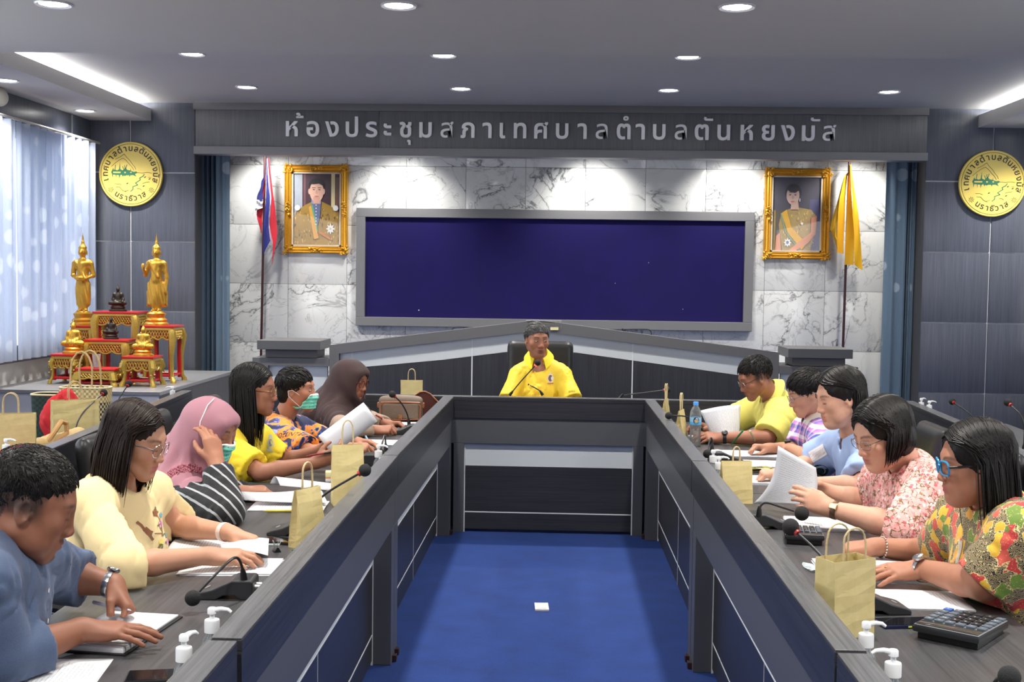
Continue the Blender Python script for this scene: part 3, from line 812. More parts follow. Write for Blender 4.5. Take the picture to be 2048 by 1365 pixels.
def skin_colors(V, M, p):
    R, o, sc = M
    q = (V-o)@R/sc
    base = np.array(p['skin']); C = np.tile(base, (len(V), 1))
    x, y, z = np.abs(q[:, 0]), q[:, 1], q[:, 2]
    inhead = (z > -.13) & (np.linalg.norm(q, axis=1) < .2)
    g = lambda cx, cy, cz, rx, ry, rz: np.exp(-(((x-cx)/rx)**2+((y-cy)/ry)**2+((z-cz)/rz)**2)*1.2)*inhead
    def mixc(w, c): 
        nonlocal C
        w = np.clip(w, 0, 1)[:, None]; C = C*(1-w)+np.asarray(c)*w
    mixc(.35*g(.035, .07, -.03, .03, .04, .03), base*np.array([1.12, .82, .78]))
    mixc(.4*g(0, .11, -.038, .02, .02, .02), base*np.array([1.1, .8, .75]))
    mixc(.35*g(.032, .08, .004, .02, .02, .014), base*np.array([.72, .62, .6]))
    op = p.get('open', 0)
    zl = np.where(z > -.0685-op*.5, (z+.0640)/.0062, (z+.0745+op)/.0072)
    w = np.exp(-(zl**4))*np.exp(-(x/.0225)**6)*(y > .07)*inhead
    mixc(w*p.get('lipw', .75), p.get('lip', base*np.array([.85, .48, .48])))
    if op: mixc(np.exp(-((z+.0685+op*.5)/(.002+op*.35))**4)*np.exp(-(x/.017)**4)*(y > .06)*(y < .0935)*inhead, (.03, .008, .008))
    zb = .0225+.006*np.sin(np.clip((x-.012)/.042, 0, 1)*pi*.8)-.006*np.clip((x-.045)/.02, 0, 1)
    w = np.exp(-((z-zb)/.0042)**4)*(x > .012)*(x < .056)*(y > .03)*inhead*np.clip((.060-x)/.014, 0, 1)
    mixc(w*p.get('brow', .75), p.get('browc', (.03, .02, .016)))
    w = np.exp(-((z+.0075-.0035*np.clip((x-.019)/.024, 0, 1))/.0018)**2)*(x > .017)*(x < .047)*(y > .06)*inhead
    mixc(w*.85, (.02, .013, .01))
    w = np.exp(-((z-.012)/.002)**2)*(x > .018)*(x < .045)*(y > .06)*inhead
    mixc(w*.35, base*.4)
    if p.get('stubble'):
        w = np.clip((-.055-z)/.02, 0, 1)*(y > .01)*(z > -.125)*inhead
        w = np.maximum(w, np.exp(-((z+.055)/.007)**2)*(x < .03)*(y > .05)*inhead)
        mixc(w*p['stubble'], base*.35)
    if p.get('goatee'):
        w = (np.exp(-((z+.104)/.013)**2)*(x < .026)*(y > .03)+np.exp(-((z+.0565)/.0045)**2)*(x < .028)*(y > .06))*inhead
        mixc(w*p['goatee'], (.03, .02, .016))
    if p.get('fade'):   # short clipped sides of a haircut
        w = np.clip((z+.035)/.035, 0, 1)*np.clip((.035-y)/.02, 0, 1)*(z > -.06)*inhead*np.clip((x-.02)/.02, 0, 1)
        w = np.maximum(w, np.clip((z+.06)/.03, 0, 1)*(y < -.05)*inhead)
        mixc(w*p['fade'], (.035, .026, .022))
    return np.clip(C, 0, 1)

HAIRM = {}
def hair_mat(key='black'):
    if key in HAIRM: return HAIRM[key]
    c0, c1 = {'black': ((.004, .0035, .0035), (.016, .013, .012)), 'brown': ((.010, .006, .005), (.035, .020, .014)),
              'salt': ((.008, .008, .008), (.16, .16, .155))}[key]
    t = NT('hair_'+key)
    v = t.coord('Object', (1, 1, 1)); n = t.noise(v, 230, 4, .6); n2 = t.noise(v, 24, 2)
    c = t.ramp(n, [(.35, c0), (.75, c1)]) if key != 'salt' else t.ramp(t.math('MULTIPLY', n, t.math('ADD', n2, .45)), [(.36, c0), (.62, c1)])
    t.col(c); t.set(Roughness=.45); t.b.inputs['Specular IOR Level'].default_value = .28
    t.bump(n, .25, .002)
    HAIRM[key] = t.m; return t.m

def to_head(M, pts): return np.asarray(pts)@M[0].T*M[2]+M[1]

def cap_ops(S, M, p, style):
    """solid underlay of the hair"""
    wid = p.get('wide', 1.0); g = p.get('hair_vol', 1.0)
    a = lambda f, *x, **k: getattr(S, f)(*x, M=M, **k)
    if style == 'short':
        a('el', (0, -.016, .041), (.0772*wid*g, .0962*g, .0845*g), k=0)
        a('el', (0, .105, -.030), (.075, .075, .092), k=.008, mode='s')
        a('el', (0, .02, -.075), (.12, .15, .088), k=.008, mode='s')
    elif style == 'shortfem':
        a('el', (0, -.018, .040), (.083*wid*g, .102*g, .088*g), k=0)
        a('el', (0, -.050, -.020), (.066*g, .058*g, .070), k=.02)
        a('el', (0, .112, -.035), (.068, .075, .095), k=.010, mode='s')
        a('el', (0, .030, -.095), (.10, .07, .075), k=.010, mode='s')
    elif style in ('bob', 'long', 'mid'):
        a('el', (0, -.018, .038), (.0825*wid*g, .102*g, .0855*g), k=0)
        a('el', (0, -.045, -.030), (.076*wid*g, .066*g, .080), k=.03)
        a('el', (0, .100, -.022), (.0665*wid, .074, .104), k=.010, mode='s')
        a('el', (0, .055, -.080), (.12*wid, .062 if not p.get('cover') else .03, .085), k=.014, mode='s')
        a('el', (0, .035, -.12), (.10*wid, .060, .075), k=.02, mode='s')

def strand_tube(mb, pts, r, seg=4):
    n = len(pts); rr = r*np.clip(np.minimum(np.linspace(.45, 3, n), np.linspace(2.4, .12, n)), .1, 1)
    mb.tube(pts, rr, seg, closed=False)

def resample(pts, n):
    pts = np.asarray(pts, float); s = np.r_[0, np.cumsum(np.linalg.norm(np.diff(pts, axis=0), axis=1))]
    t = np.linspace(0, s[-1], n); return np.stack([np.interp(t, s, pts[:, i]) for i in range(3)], 1)

def hair(p, M, parent, org, rng):
    style = p['style']
    S = SDF(); cap_ops(S, M, p, 'short' if style in ('short', 'crop') else style)
    Rt = M[0]
    S.disp = lambda P: .0018*np.sin(((P-M[1])@Rt)[:, 0]*420+4*np.sin(((P-M[1])@Rt)[:, 1]*60)) * 1.0
    V, Q = S.mesh(p.get('hair_res', .005)); V = relax(V, Q, 1)
    mat = hair_mat(p.get('hairc', 'black'))
    o = quad_obj('hair', V, Q, mat, parent, origin=org)
    mb = MB(); wid = p.get('wide', 1.0); g = p.get('hair_vol', 1.0)
    N = p.get('strands', 900 if style in ('short', 'crop', 'shortfem') else 420)
    c = np.array([0, -.017, .040]); r = np.array([.0815*wid*g, .100*g, .087*g])
    part = p.get('part', .015)
    if style in ('short', 'crop', 'shortfem'):
        ln = p.get('hair_len', .03)
        k = 0; tries = 0
        while k < N and tries < N*6:
            tries += 1
            d = unit(rng.normal(size=3))
            pt = c+d*r*(.985 if style != 'shortfem' else 1.0)
            x, y, z = pt
            low = .012-.9*min(0, y+.02)*-.6 if style != 'shortfem' else -.04
            front = .062+.55*(.085-z) if style != 'shortfem' else .09
            if z < (.026 if y > -.05 else -.035+(.03 if style == 'crop' else 0))+(0 if style != 'shortfem' else -.045): continue
            if style != 'shortfem' and y > .018 and z < .052: continue
            if y > .045 and z < .072 and abs(x) < .066 and y > .055: continue
            # flow: forward on top, down at the sides and back
            fl = np.array([(x*.6+part*3), .9 if z > .06 else .25, -.2 if z > .085 else -1.0])+rng.normal(size=3)*p.get('mess', .35)
            if p.get('sweep') is not None: fl = fl+np.array(p['sweep'])*(z > .05)
            fl -= d*(fl@d)*1.0; fl = unit(fl)
            L = ln*rng.uniform(.7, 1.25)*(1.0 if z > .05 else .7)
            pts = []
            for q in np.linspace(0, 1, 5):
                u = pt+fl*L*q; u = c+(u-c)/np.sqrt((((u-c)/r)**2).sum())*(1+.02*sin(pi*q)+.06*p.get('lift', .4)*q)
                pts.append(u)
            strand_tube(mb, to_head(M, pts), p.get('strand_r', .0022)*rng.uniform(.7, 1.2), 3); k += 1
    else:
        Lmax = p['hair_len']     # length below the ear line, metres
        front_clear = p.get('front_clear', .030)
        for k in range(N):
            s = 1 if rng.uniform() < .5 else -1
            y0 = rng.uniform(-.090, .074)
            back = rng.uniform() < .25
            yy = (y0-c[1])/r[1]; pts = []; nq = 10; grow = 1.022+.035*rng.uniform()
            if back:
                a0 = rng.uniform(-1.2, 1.2)
                for q in np.linspace(0, 1, nq):
                    th = .35+q*1.45
                    pts.append(c+r*grow*np.array([sin(th)*sin(a0), -sin(th)*cos(a0), cos(th)]))
            else:
                yend = p.get('yend', -.10)+(y0+.02)*p.get('spread', .45)+rng.normal()*.12*r[1]   # how far forward the lock hangs
                ye = (yend-c[1])/r[1]
                for q in np.linspace(0, 1, nq):
                    th = q*1.70; w = max(0, (q-.48)/.52)**1.3
                    yv = yy*(1-w)+ye*w; yv = max(-.97, min(.93, yv))
                    R1 = math.sqrt(max(.04, 1-yv*yv))
                    pts.append(c+r*grow*np.array([part/r[0]*(1-q)+s*sin(th)*R1*(1 if q > .1 else .9), yv, cos(th)*R1]))
            pts = to_head(M, pts)
            e = pts[-1]; loc = (e-M[1])@Rt
            Ld = Lmax*rng.uniform(.82, 1.05)*(1 if not back else 1.0)
            out = unit(np.array([e[0]-M[1][0], e[1]-M[1][1], 0]))
            tail = []
            curl = p.get('curl', .02)*rng.uniform(.5, 1.5)
            wob = rng.normal(size=3)*.004
            m = 7
            for q in range(1, m+1):
                f = q/m
                sp = p.get('flare', .0)*f-curl*f**3
                tail.append(e+np.array([0, 0, -1.])*Ld*f+out*sp+wob*sin(3*f)+np.array(p.get('drift', (0, 0, 0)))*f)
            pts = np.concatenate([pts, tail])
            strand_tube(mb, resample(pts, 12), p.get('strand_r', .0048)*rng.uniform(.6, 1.2), 3)
        for (x0, y0, z0, pts) in p.get('locks', []): pass
    relocate(mb, org)
    st = mb.build('hair_strands', mat, o, auto=False); st['kind'] = 'stuff'
    return o
# ------------------------------------------------------------------ clothes, eyewear, watches, and the person builder
def torso_frame(J):
    x = unit(J['shR']-J['shL']); z = J['nb']-J['hip']; z = unit(z-x*(z@x)); y = np.cross(z, x)
    return np.stack([x, y, z], 1)

def torso_ops(S, J, p, grow=0.0):
    T = torso_frame(J); x, y, z = T.T; nb, hip = J['nb'], J['hip']
    w = np.linalg.norm(J['shR']-J['shL'])*.5; g = p.get('girth', 1.0); H = np.linalg.norm(nb-hip)
    mid = (J['shL']+J['shR'])/2
    q = lambda a, b, c: mid+x*a+y*b+z*c
    S.rc(J['shL']+x*.02-z*.008, J['shR']-x*.02-z*.008, .056*g**.5+grow, k=0)
    for k, s in (('shL', -1), ('shR', 1)):
        S.rc(nb+z*.010-y*.01, J[k], .046+grow, .054*g**.5+grow, k=.05)
    S.el(q(0, .012, -.14), (w*.93+grow, .108*g+grow, .17), k=.05, R=T)
    S.el(nb*.45+hip*.55+y*.035*g, (w*.86*g+grow, .118*g+grow, .18), k=.07, R=T)
    S.el(hip+z*.06+y*.02, (.185*g+grow, .135*g+grow, .15), k=.07, R=T)
    if p.get('fem'):
        b = p.get('bust', 1.0)
        for s in (-1, 1): S.el(q(s*.075, .085*g, -.165), (.068*b, .062*b, .066*b), k=.05, R=T)

# what hands, sleeves and laps rest on: (centre, half sizes, turn)
RESTS = []
def rest_on(S, J):
    b = S.bounds(); d0 = S.disp
    near = [r for r in RESTS if abs(r[0][0]-J['hip'][0]) < 1.0+r[1][0] and abs(r[0][1]-J['hip'][1]) < .9+r[1][1]]
    hx, hy = J['hip'][0], J['hip'][1]; fx = unit(J['seat'])
    near.append((np.array([hx-.02*fx[0], hy-.02*fx[1], .411]), np.array([.26, .26, .052]), 0.))
    if d0 is None: d0 = lambda P: 0.
    # cut after the folds, so nothing sinks into the table
    base = S.ev
    def ev(P, ops=None):
        d = base(P, ops)
        for c, h, a in near:
            q = np.abs((P-c)@rotz(a))-h; o = np.maximum(q, 0)
            e = np.sqrt(np.einsum('ij,ij->i', o, o))+np.minimum(q.max(1), 0)
            d = np.maximum(d, .0055-e)
        return d
    S.ev = ev

def sleeve_pts(J, side, t):
    """point on the arm: 0 shoulder, 1 elbow, 2 wrist"""
    a, b, c = J['sh'+side], J['el'+side], J['wr'+side]
    return a+(b-a)*t if t <= 1 else b+(c-b)*(t-1)

def shirt(J, p, mat, name='shirt', res=.0082):
    S = SDF(); torso_ops(S, J, p, p.get('loose', .010))
    f = p.get('fat', 1.0)
    for sd in 'LR':
        t = p.get('sleeve', .72); r0, r1 = p.get('sleeve_r', (.066, .062)); r0 *= f**.5; r1 *= f**.5
        sh, el, wr = J['sh'+sd], J['el'+sd], J['wr'+sd]
        e = sleeve_pts(J, sd, t); d = unit(el-sh) if t <= 1 else unit(wr-el)
        sag = np.array([0, 0, -1.])*p.get('sag', 0); rm = (r0+r1)/2
        C = SDF()
        if t <= 1: C.rc(sh, e+d*.02, r0, r1, k=0); 
        else: C.rc(sh, el, r0, rm, k=0); C.rc(el, e+d*.02, rm, r1, k=.02)
        if p.get('sag'): C.rc(sleeve_pts(J, sd, t*.6)+sag*.6, e+sag, r1*.8, r1*.8, k=.05)
        if p.get('cuff'): C.rc(sleeve_pts(J, sd, t-.17), e, r1+p['cuff'], k=.003)
        I = SDF(); I.rc(e-d*.035, e+d*.08, min(r0, r1)*.55, r1-.013, k=0)
        if p.get('sag'): I.rc(e-d*.03+sag, e+d*.08+sag, r1*.5, r1*.8-.013, k=.03)
        def sl(P, C=C, I=I, e=e, d=d): return np.maximum(np.maximum(C.ev(P), (P-e)@d), -I.ev(P))
        lo, hi = C.bounds(); S.fn(sl, lo-.01, hi+.01, .03)
    lift = 1.15*p.get('fold', .0035); fs = p.get('fold_scale', 22); seed = p.get('seed', 1)
    T = torso_frame(J)
    def disp(P):
        q = (P-J['nb'])@T
        n = vnoise(q*np.array([1, 1, .8]), fs*1.5, seed); n2 = vnoise(q*np.array([1.0, 1.0, .55])+.03*n[:, None], fs*3.2, seed+5)
        crease = 1-np.abs(n2)                                  # sharp creases between soft swells
        return lift*1.35*(np.clip(1.6*crease**3*np.clip(.5+n, 0, 1), 0, 1)-1)-lift*.5*np.clip(n+.4, 0, 1)
    S.disp = disp
    ax = unit(J['head']-J['nb']); T0 = T
    nr = p.get('neck_r', .064)
    S.rc(J['nb']+T[:, 2]*.0-ax*.01, J['nb']+ax*.2, nr, nr+.01, k=.006, mode='s')
    if p.get('vneck'): 
        d, w = p['vneck']
        S.rc(J['nb']+T[:, 1]*.055+T[:, 2]*.02, J['nb']+T[:, 1]*.135-T[:, 2]*d, w, .006, k=.006, mode='s')
    if p.get('scoop'):
        S.el(J['nb']+T[:, 1]*.09-T[:, 2]*.015, (.075, .085, p['scoop']), k=.006, mode='s', R=T)
    rest_on(S, J)
    V, Q = S.mesh(res); V = relax(V, Q, 1, .5)
    return V, Q, S

def collar(J, p, mat, par, org, spread=.5, rin=.066, rout=.108, hb=.040, hf=-.022, drop=.036, tip=.028, name='collar'):
    T = torso_frame(J); ax = unit(unit(J['head']-J['nb'])*.5+T[:, 2]*.8)
    x = T[:, 0]; y = unit(np.cross(ax, x)); x = np.cross(y, ax)
    c = J['nb']+ax*p.get('rise', .080)-y*.004
    def fn(u, v):
        ph = spread+(2*pi-2*spread)*u; fr = cos(ph)           # 1 front, -1 back
        h = hf+(hb-hf)*(1-fr)/2; tipk = max(0, (abs(u-.5)*2)**5)
        if v < .35: r, z = rin, h-.03*(1-v/.35)
        elif v < .5: r, z = rin+.006*(v-.35)/.15, h+.003*sin((v-.35)/.15*pi)
        else:
            q = (v-.5)/.5; r, z = rin+.006+(rout-rin-.006)*q**.8, h-(drop+tip*tipk)*q
        k = 1+.16*max(0, fr)
        return c+x*(r*sin(ph))+y*(r*cos(ph)*k)+ax*z
    mb = MB().grid(fn, 40, 10, thick=.003); relocate(mb, org)
    return mb.build(name, mat, par)

def glasses(M, par, org, mat, rx=.0245, rz=.0195, r=.0016, sq=2.4, y0=.099, z0=-.003, temple=None, wide=1.0, tr=.0016):
    mb = MB(); 
    for s in (-1, 1):
        pts = []; lens = []
        for k in range(24):
            a = 2*pi*k/24; ca, sa = cos(a), sin(a)
            px = rx*np.sign(ca)*abs(ca)**(2/sq); pz = rz*np.sign(sa)*abs(sa)**(2/sq)
            X = s*.0335*wide+px; pts.append((X, y0-.9*max(0, abs(X)-.02)**1.0*.22-.002, z0+pz))
        P = to_head(M, pts); mb.tube(P, r*M[2], 6, 0, closed=True)
        cpt = P.mean(0); n = len(P)
        mb.add(np.concatenate([P, [cpt]]), [(k, (k+1) % n, n) for k in range(n)], 1)
        e = np.array([s*(.0335*wide+rx), y0-.011, z0+.006]); ear = np.array([s*.0775*wide, -.010, .006])
        mb.tube(to_head(M, [e, e*.97+np.array([s*.004, -.006, 0]), e*.5+ear*.5+np.array([s*.004, 0, 0]), ear, ear+np.array([-s*.002, -.025, -.014])]), tr*M[2], 6, 2 if temple else 0)
    mb.tube(to_head(M, [(-.0095, y0-.001, z0+.004), (0, y0+.001, z0+.007), (.0095, y0-.001, z0+.004)]), r*M[2], 6, 0)
    relocate(mb, org)
    return mb.build('glasses', [mat, glass_mat()]+([temple] if temple else []), par)

def face_mask(M, p, par, org):
    Sh = SDF(); q = dict(p); q['noears'] = 1; head_ops(Sh, M, q)
    S = SDF(); R, o, sc = M; c = R@np.array([0, .062, -.058])*sc+o
    def body(P):
        h = Sh.ev(P); L = (P-o)@R/sc
        return np.maximum(h-.0105+.0012*np.sin(L[:, 2]*330), .006-h)
    S.fn(body, c-.09, c+.09, 0, 'u')
    S.bx((0, .062, -.060), (.063, .075, .041), .02, k=.004, mode='i', M=M)
    V, Q = S.mesh(.0035, c-.1, c+.1); L = (V-o)@R/sc
    top = np.clip((L[:, 2]+.034)/.006, 0, 1)[:, None]
    C = np.array(srgb(120, 222, 200))*(1-top)+np.array(srgb(222, 236, 232))*top
    if 'vc' not in MATS:
        t = NT('mask_cloth'); a = t.n('VertexColor'); a.layer_name = 'Col'; t.col(a.outputs[0]); t.set(Roughness=.7)
        t.bump(t.noise(t.coord(), 300, 2), .1, .002); MATS['vc'] = t.m
    m = quad_obj('face_mask', V, Q, MATS['vc'], par, colors=C, origin=org)
    mb = MB()
    for s in (-1, 1):
        mb.tube(to_head(M, [(s*.060, .045, -.032), (s*.079, .0, .004), (s*.083, -.024, .000)]), .0017, 5)
        mb.tube(to_head(M, [(s*.060, .038, -.090), (s*.074, -.002, -.050), (s*.083, -.022, -.026), (s*.083, -.024, .000)]), .0017, 5)
    relocate(mb, org); mb.build('ear_loop', plain('white_elastic', (.8, .8, .8), .7), m)
    return m

def bracelet(par, org, w, ax, up, r, mats, kind):
    """w wrist point, ax along the forearm, up out of the back of the wrist"""
    F = frame(ax, up); x, y, z = F.T; mb = MB()
    band = {'steel': .0075, 'strap': .010, 'beads': .003, 'slim': .009}[kind]
    if kind == 'beads':
        for k in range(22):
            a = 2*pi*k/22; mb.ball(w+x*r*1.1*cos(a)+z*r*1.0*sin(a), .0036, 0, 8, 6)
    else:
        def fn(u, v):
            a = 2*pi*u; rr = r*(1.02 if .1 < v < .9 else 1.0)
            return w+x*rr*1.06*cos(a)+z*rr*.98*sin(a)+y*(v-.5)*2*band
        mb.grid(fn, 28, 4, thick=-.0025)
    relocate(mb, org); b = mb.build('bracelet' if kind in ('beads',) else 'watch', mats[0], par)
    if kind in ('steel', 'strap', 'slim') and len(mats) > 1:
        m2 = MB(); c = w+z*(r*.98+.001)
        if kind == 'strap' and len(mats) > 3:
            m2.box((-.012, -.015, 0), (.012, .015, .007), 0, .002, F, c); m2.box((-.009, -.012, .007), (.009, .012, .0076), 1, 0, F, c)
        else:
            m2.lathe([(.0165, 0), (.018, .003), (.017, .008), (.0145, .0088)], 24, 0, F, c); m2.lathe([(.0145, .0084), (.0001, .0086)], 24, 1, F, c)
            m2.box((-.0006, 0, .0087), (.0006, .010, .0092), 2, 0, F, c); m2.box((0, -.0006, .0087), (.007, .0006, .0092), 2, 0, F, c)
        relocate(m2, org); m2.build('watch_case', [mats[1], mats[2], plain('watch_hand', (.02, .02, .02))], b)
    return b

def hijab(J, M, p, mat, par, org, res=.0078):
    S = SDF(); T = torso_frame(J); x, y, z = T.T
    a = lambda f, *q, **k: getattr(S, f)(*q, M=M, **k)
    g = p.get('scarf', 1.0)
    a('el', (0, -.014, .032), (.088*g, .108*g, .091*g), k=0)
    a('el', (0, .012, -.030), (.082*g, .082*g, .100*g), k=.03)
    a('rc', (-.036, .066, .058), (.036, .066, .058), .020, k=.03)          # stiff peak over the brow
    hb = to_head(M, (0, -.020, -.050))
    S.rc(hb, J['nb']+y*.0+z*.0, .088, .118, k=.06)
    S.rc(to_head(M, (0, -.050, .0)), J['nb']-y*.035-z*.04, .075, .12, k=.06)
    S.rc(to_head(M, (0, .045, -.095)), J['nb']+y*.085-z*.10, .045, .10, k=.05)
    for k, s in (('shL', -1), ('shR', 1)):
        S.rc(J['nb']+z*.03, J[k]-x*s*.01+z*.006, .070, .074, k=.06)
        S.rc(J[k]-x*s*.02, J[k]*.62+J['el'+k[2]]*.38-x*s*.01, .076, .080, k=.05)
    S.el(J['nb']-z*.08+y*.05, (.175, .10, .17), k=.06, R=T)
    S.el(J['nb']-z*.10-y*.06, (.16, .08, .17), k=.06, R=T)
    def disp(P):
        q = (P-J['nb'])@T; h = (P-M[1])@M[0]
        n = np.sin(q[:, 0]*62+5*np.sin(q[:, 2]*10)+h[:, 1]*58+q[:, 1]*30); m = vnoise(q*np.array([1.3, 1.3, .5]), 17, p.get('seed', 3))
        low = np.clip((-.06-h[:, 2])/.08, 0, 1)
        return .0085*(n**2*np.sign(n))*low*(.35+.65*np.clip(m+.4, 0, 1))-.006*np.abs(m)*low-.0026*np.sin(h[:, 1]*70+h[:, 2]*55+h[:, 0]*20)*(.4+.6*low)
    S.disp = disp
    a('el', (0, .125, -.025), (.062*p.get('face_w', 1), .100, .082), k=.008, mode='s')
    a('el', (0, .020, -.01), (.066, .068, .096), k=.004, mode='s')
    # hem of the cape
    cut = J['nb']-z*p.get('hem', .19)
    S.bx(cut-z*.25, (.5, .5, .25), .002, k=.004, mode='s', R=T)
    S.el(J['nb']-z*.17, (.155, .085, .16), k=.01, mode='s', R=T)
    rest_on(S, J); V, Q = S.mesh(res); V = relax(V, Q, 1)
    return quad_obj('hijab', V, Q, mat, par, origin=org)

CLOTH = {}
def cloth(name, c, rough=.8, weave=500, var=.1, sheen=.15):
    if name in CLOTH: return CLOTH[name]
    t = NT(name); v = t.coord(); n = t.noise(v, weave, 2); m = t.noise(v, 14, 3)
    t.col(t.mix(t.math('ADD', t.math('MULTIPLY', n, .6), t.math('MULTIPLY', m, .4)), tuple(x*(1-var) for x in c), tuple(min(1, x*(1+var)) for x in c)))
    t.set(Roughness=rough, Sheen_Weight=sheen*.3); t.bump(n, .15, .001)
    CLOTH[name] = t.m; return t.m

def person(label, p, J, dress):
    """J joints in room space; dress(obj, J, M, org) adds what is worn"""
    a, pit, rol = p['face']         # heading from +x, nod, tilt
    R = rotz(a-pi/2)@rotx(-pit)@roty(rol)
    M = (R, J['head'], p.get('size', 1.0))
    org = np.array([J['hip'][0], J['hip'][1], 0.]); J['seat'] = np.array([cos(p['body']), sin(p['body']), 0.])
    T = torso_frame(J); f = p.get('fat', 1.0); nk = p.get('neck', .053)
    S = SDF(); head_ops(S, M, p)
    S.rc(to_head(M, (0, -.028, -.055)), J['nb']+T[:, 2]*.01-T[:, 1]*.005, nk*.98, nk*1.12, k=.03)
    S.rc(J['nb'], J['hip'], .034, .036, k=.04)
    S.el(J['nb']-T[:, 2]*.075+T[:, 1]*.045, (.12, .055, .075), k=.05, R=T)
    for sd in 'LR':
        sh, el, wr = J['sh'+sd], J['el'+sd], J['wr'+sd]
        S.rc(J['nb']+T[:, 2]*.005, sh, .042, .046*f**.5, k=.04)
        S.rc(sh, el, .046*f, .0375*f, k=.03)
        m = el+(wr-el)*.3
        S.rc(el, m, .0375*f, .0400*f, k=.012); S.rc(m, wr, .0400*f, .0265*f**.7, k=.012)
        h = J.get('hand'+sd)
        if h is not None:
            fwd, back, pose, thumb = h
            hand_ops(S, wr, np.asarray(fwd, float), np.asarray(back, float), thumb, pose, p.get('hand', 1.0), p.get('hfat', 1.05))
    rest_on(S, J)
    V, Q = S.mesh(1.10*p.get('res', .0032)); V = relax(V, Q, 1, .4)
    o = quad_obj('person', V, Q, skin_mat(), colors=skin_colors(V, M, p), origin=org)
    o.location = org; tag(o, label, 'person')
    # lap, legs and shoes
    fw = T[:, 1].copy(); fw[2] = 0; fw = unit(fw)
    fw = unit(np.array([cos(p['body']), sin(p['body']), 0])) if 'body' in p else fw
    rt = np.array([fw[1], -fw[0], 0]); L = SDF(); hip = J['hip']; g = p.get('girth', 1.0)
    L.el(hip+np.array([0, 0, .02]), (.17*g, .15*g, .13), k=0)
    shoe = MB()
    for s in (-1, 1):
        kn = hip+fw*.40+rt*s*.10+np.array([0, 0, -.02]); an = kn+fw*.03; an[2] = .10
        L.rc(hip+rt*s*.085, kn, .085*g, .060, k=.04); L.rc(kn, an, .060, .043, k=.03)
        shoe.box((-.042, -.07, 0), (.042, .19, .035), 0, .012, np.stack([rt, fw, [0, 0, 1]], 1), [an[0], an[1], 0])
        shoe.ball([an[0]+fw[0]*.03, an[1]+fw[1]*.03, .055], (.045, .045, .045), 0, 10, 8)
    rest_on(L, J); V, Q = L.mesh(.016)
    quad_obj('trousers', V, Q, cloth('dark_trousers', (.012, .012, .016)), o, origin=org)
    relocate(shoe, org); shoe.build('shoes', plain('black_shoe', (.01, .01, .01), .35), o)
    if p.get('style'): hair(p, M, o, org, np.random.RandomState(p.get('seed', 1)))
    dress(o, J, M, org)
    return o

def wear(o, J, p, mat, org, name='shirt', res=.0082):
    V, Q, S = shirt(J, p, mat, name, res)
    g = quad_obj(name, V, Q, mat, o, origin=org)
    return g, V, Q

def hit_px(VQ, px, py):
    """point and outward normal of the cloth where the line of sight of a photo pixel meets it"""
    bvh = BVHTree.FromPolygons([Vector(v) for v in VQ[0]], [tuple(q) for q in VQ[1]])
    d = unit(_ray(px, py)); h = bvh.ray_cast(Vector(CC), Vector(d))
    if h[0] is None: return None, None
    n = np.array(h[1]); return np.array(h[0]), (n if n@d < 0 else -n)

def print_on(target_VQ, mb_v, faces, origin, normal, up, mat, par, org, name='print', lift=.0015, size=1.0, mi=None, mats=None):
    """flat print (letters, badge) laid on cloth: points fall along -normal onto the surface"""
    V, Q = target_VQ
    bvh = BVHTree.FromPolygons([Vector(v) for v in V], [tuple(q) for q in Q])
    n = unit(normal); u = np.asarray(up, float); u = unit(u-n*(u@n)); r = np.cross(u, n)
    out = []
    for a, b, *_ in mb_v:
        s0 = np.asarray(origin)+r*a*size+u*b*size+n*.15
        hit = bvh.ray_cast(Vector(s0), Vector(-n), .4)
        out.append(np.array(hit[0])+n*lift if hit[0] is not None else s0-n*.15)
    mb = MB(); mb.add(out, faces, 0)
    if mi is not None: mb.mi = list(mi)
    relocate(mb, org); return mb.build(name, mats if mats else mat, par, auto=False)
# ------------------------------------------------------------------ the twelve people
WT = .775     # worktop height
A = np.array
def vec(*c): return A(c, float)

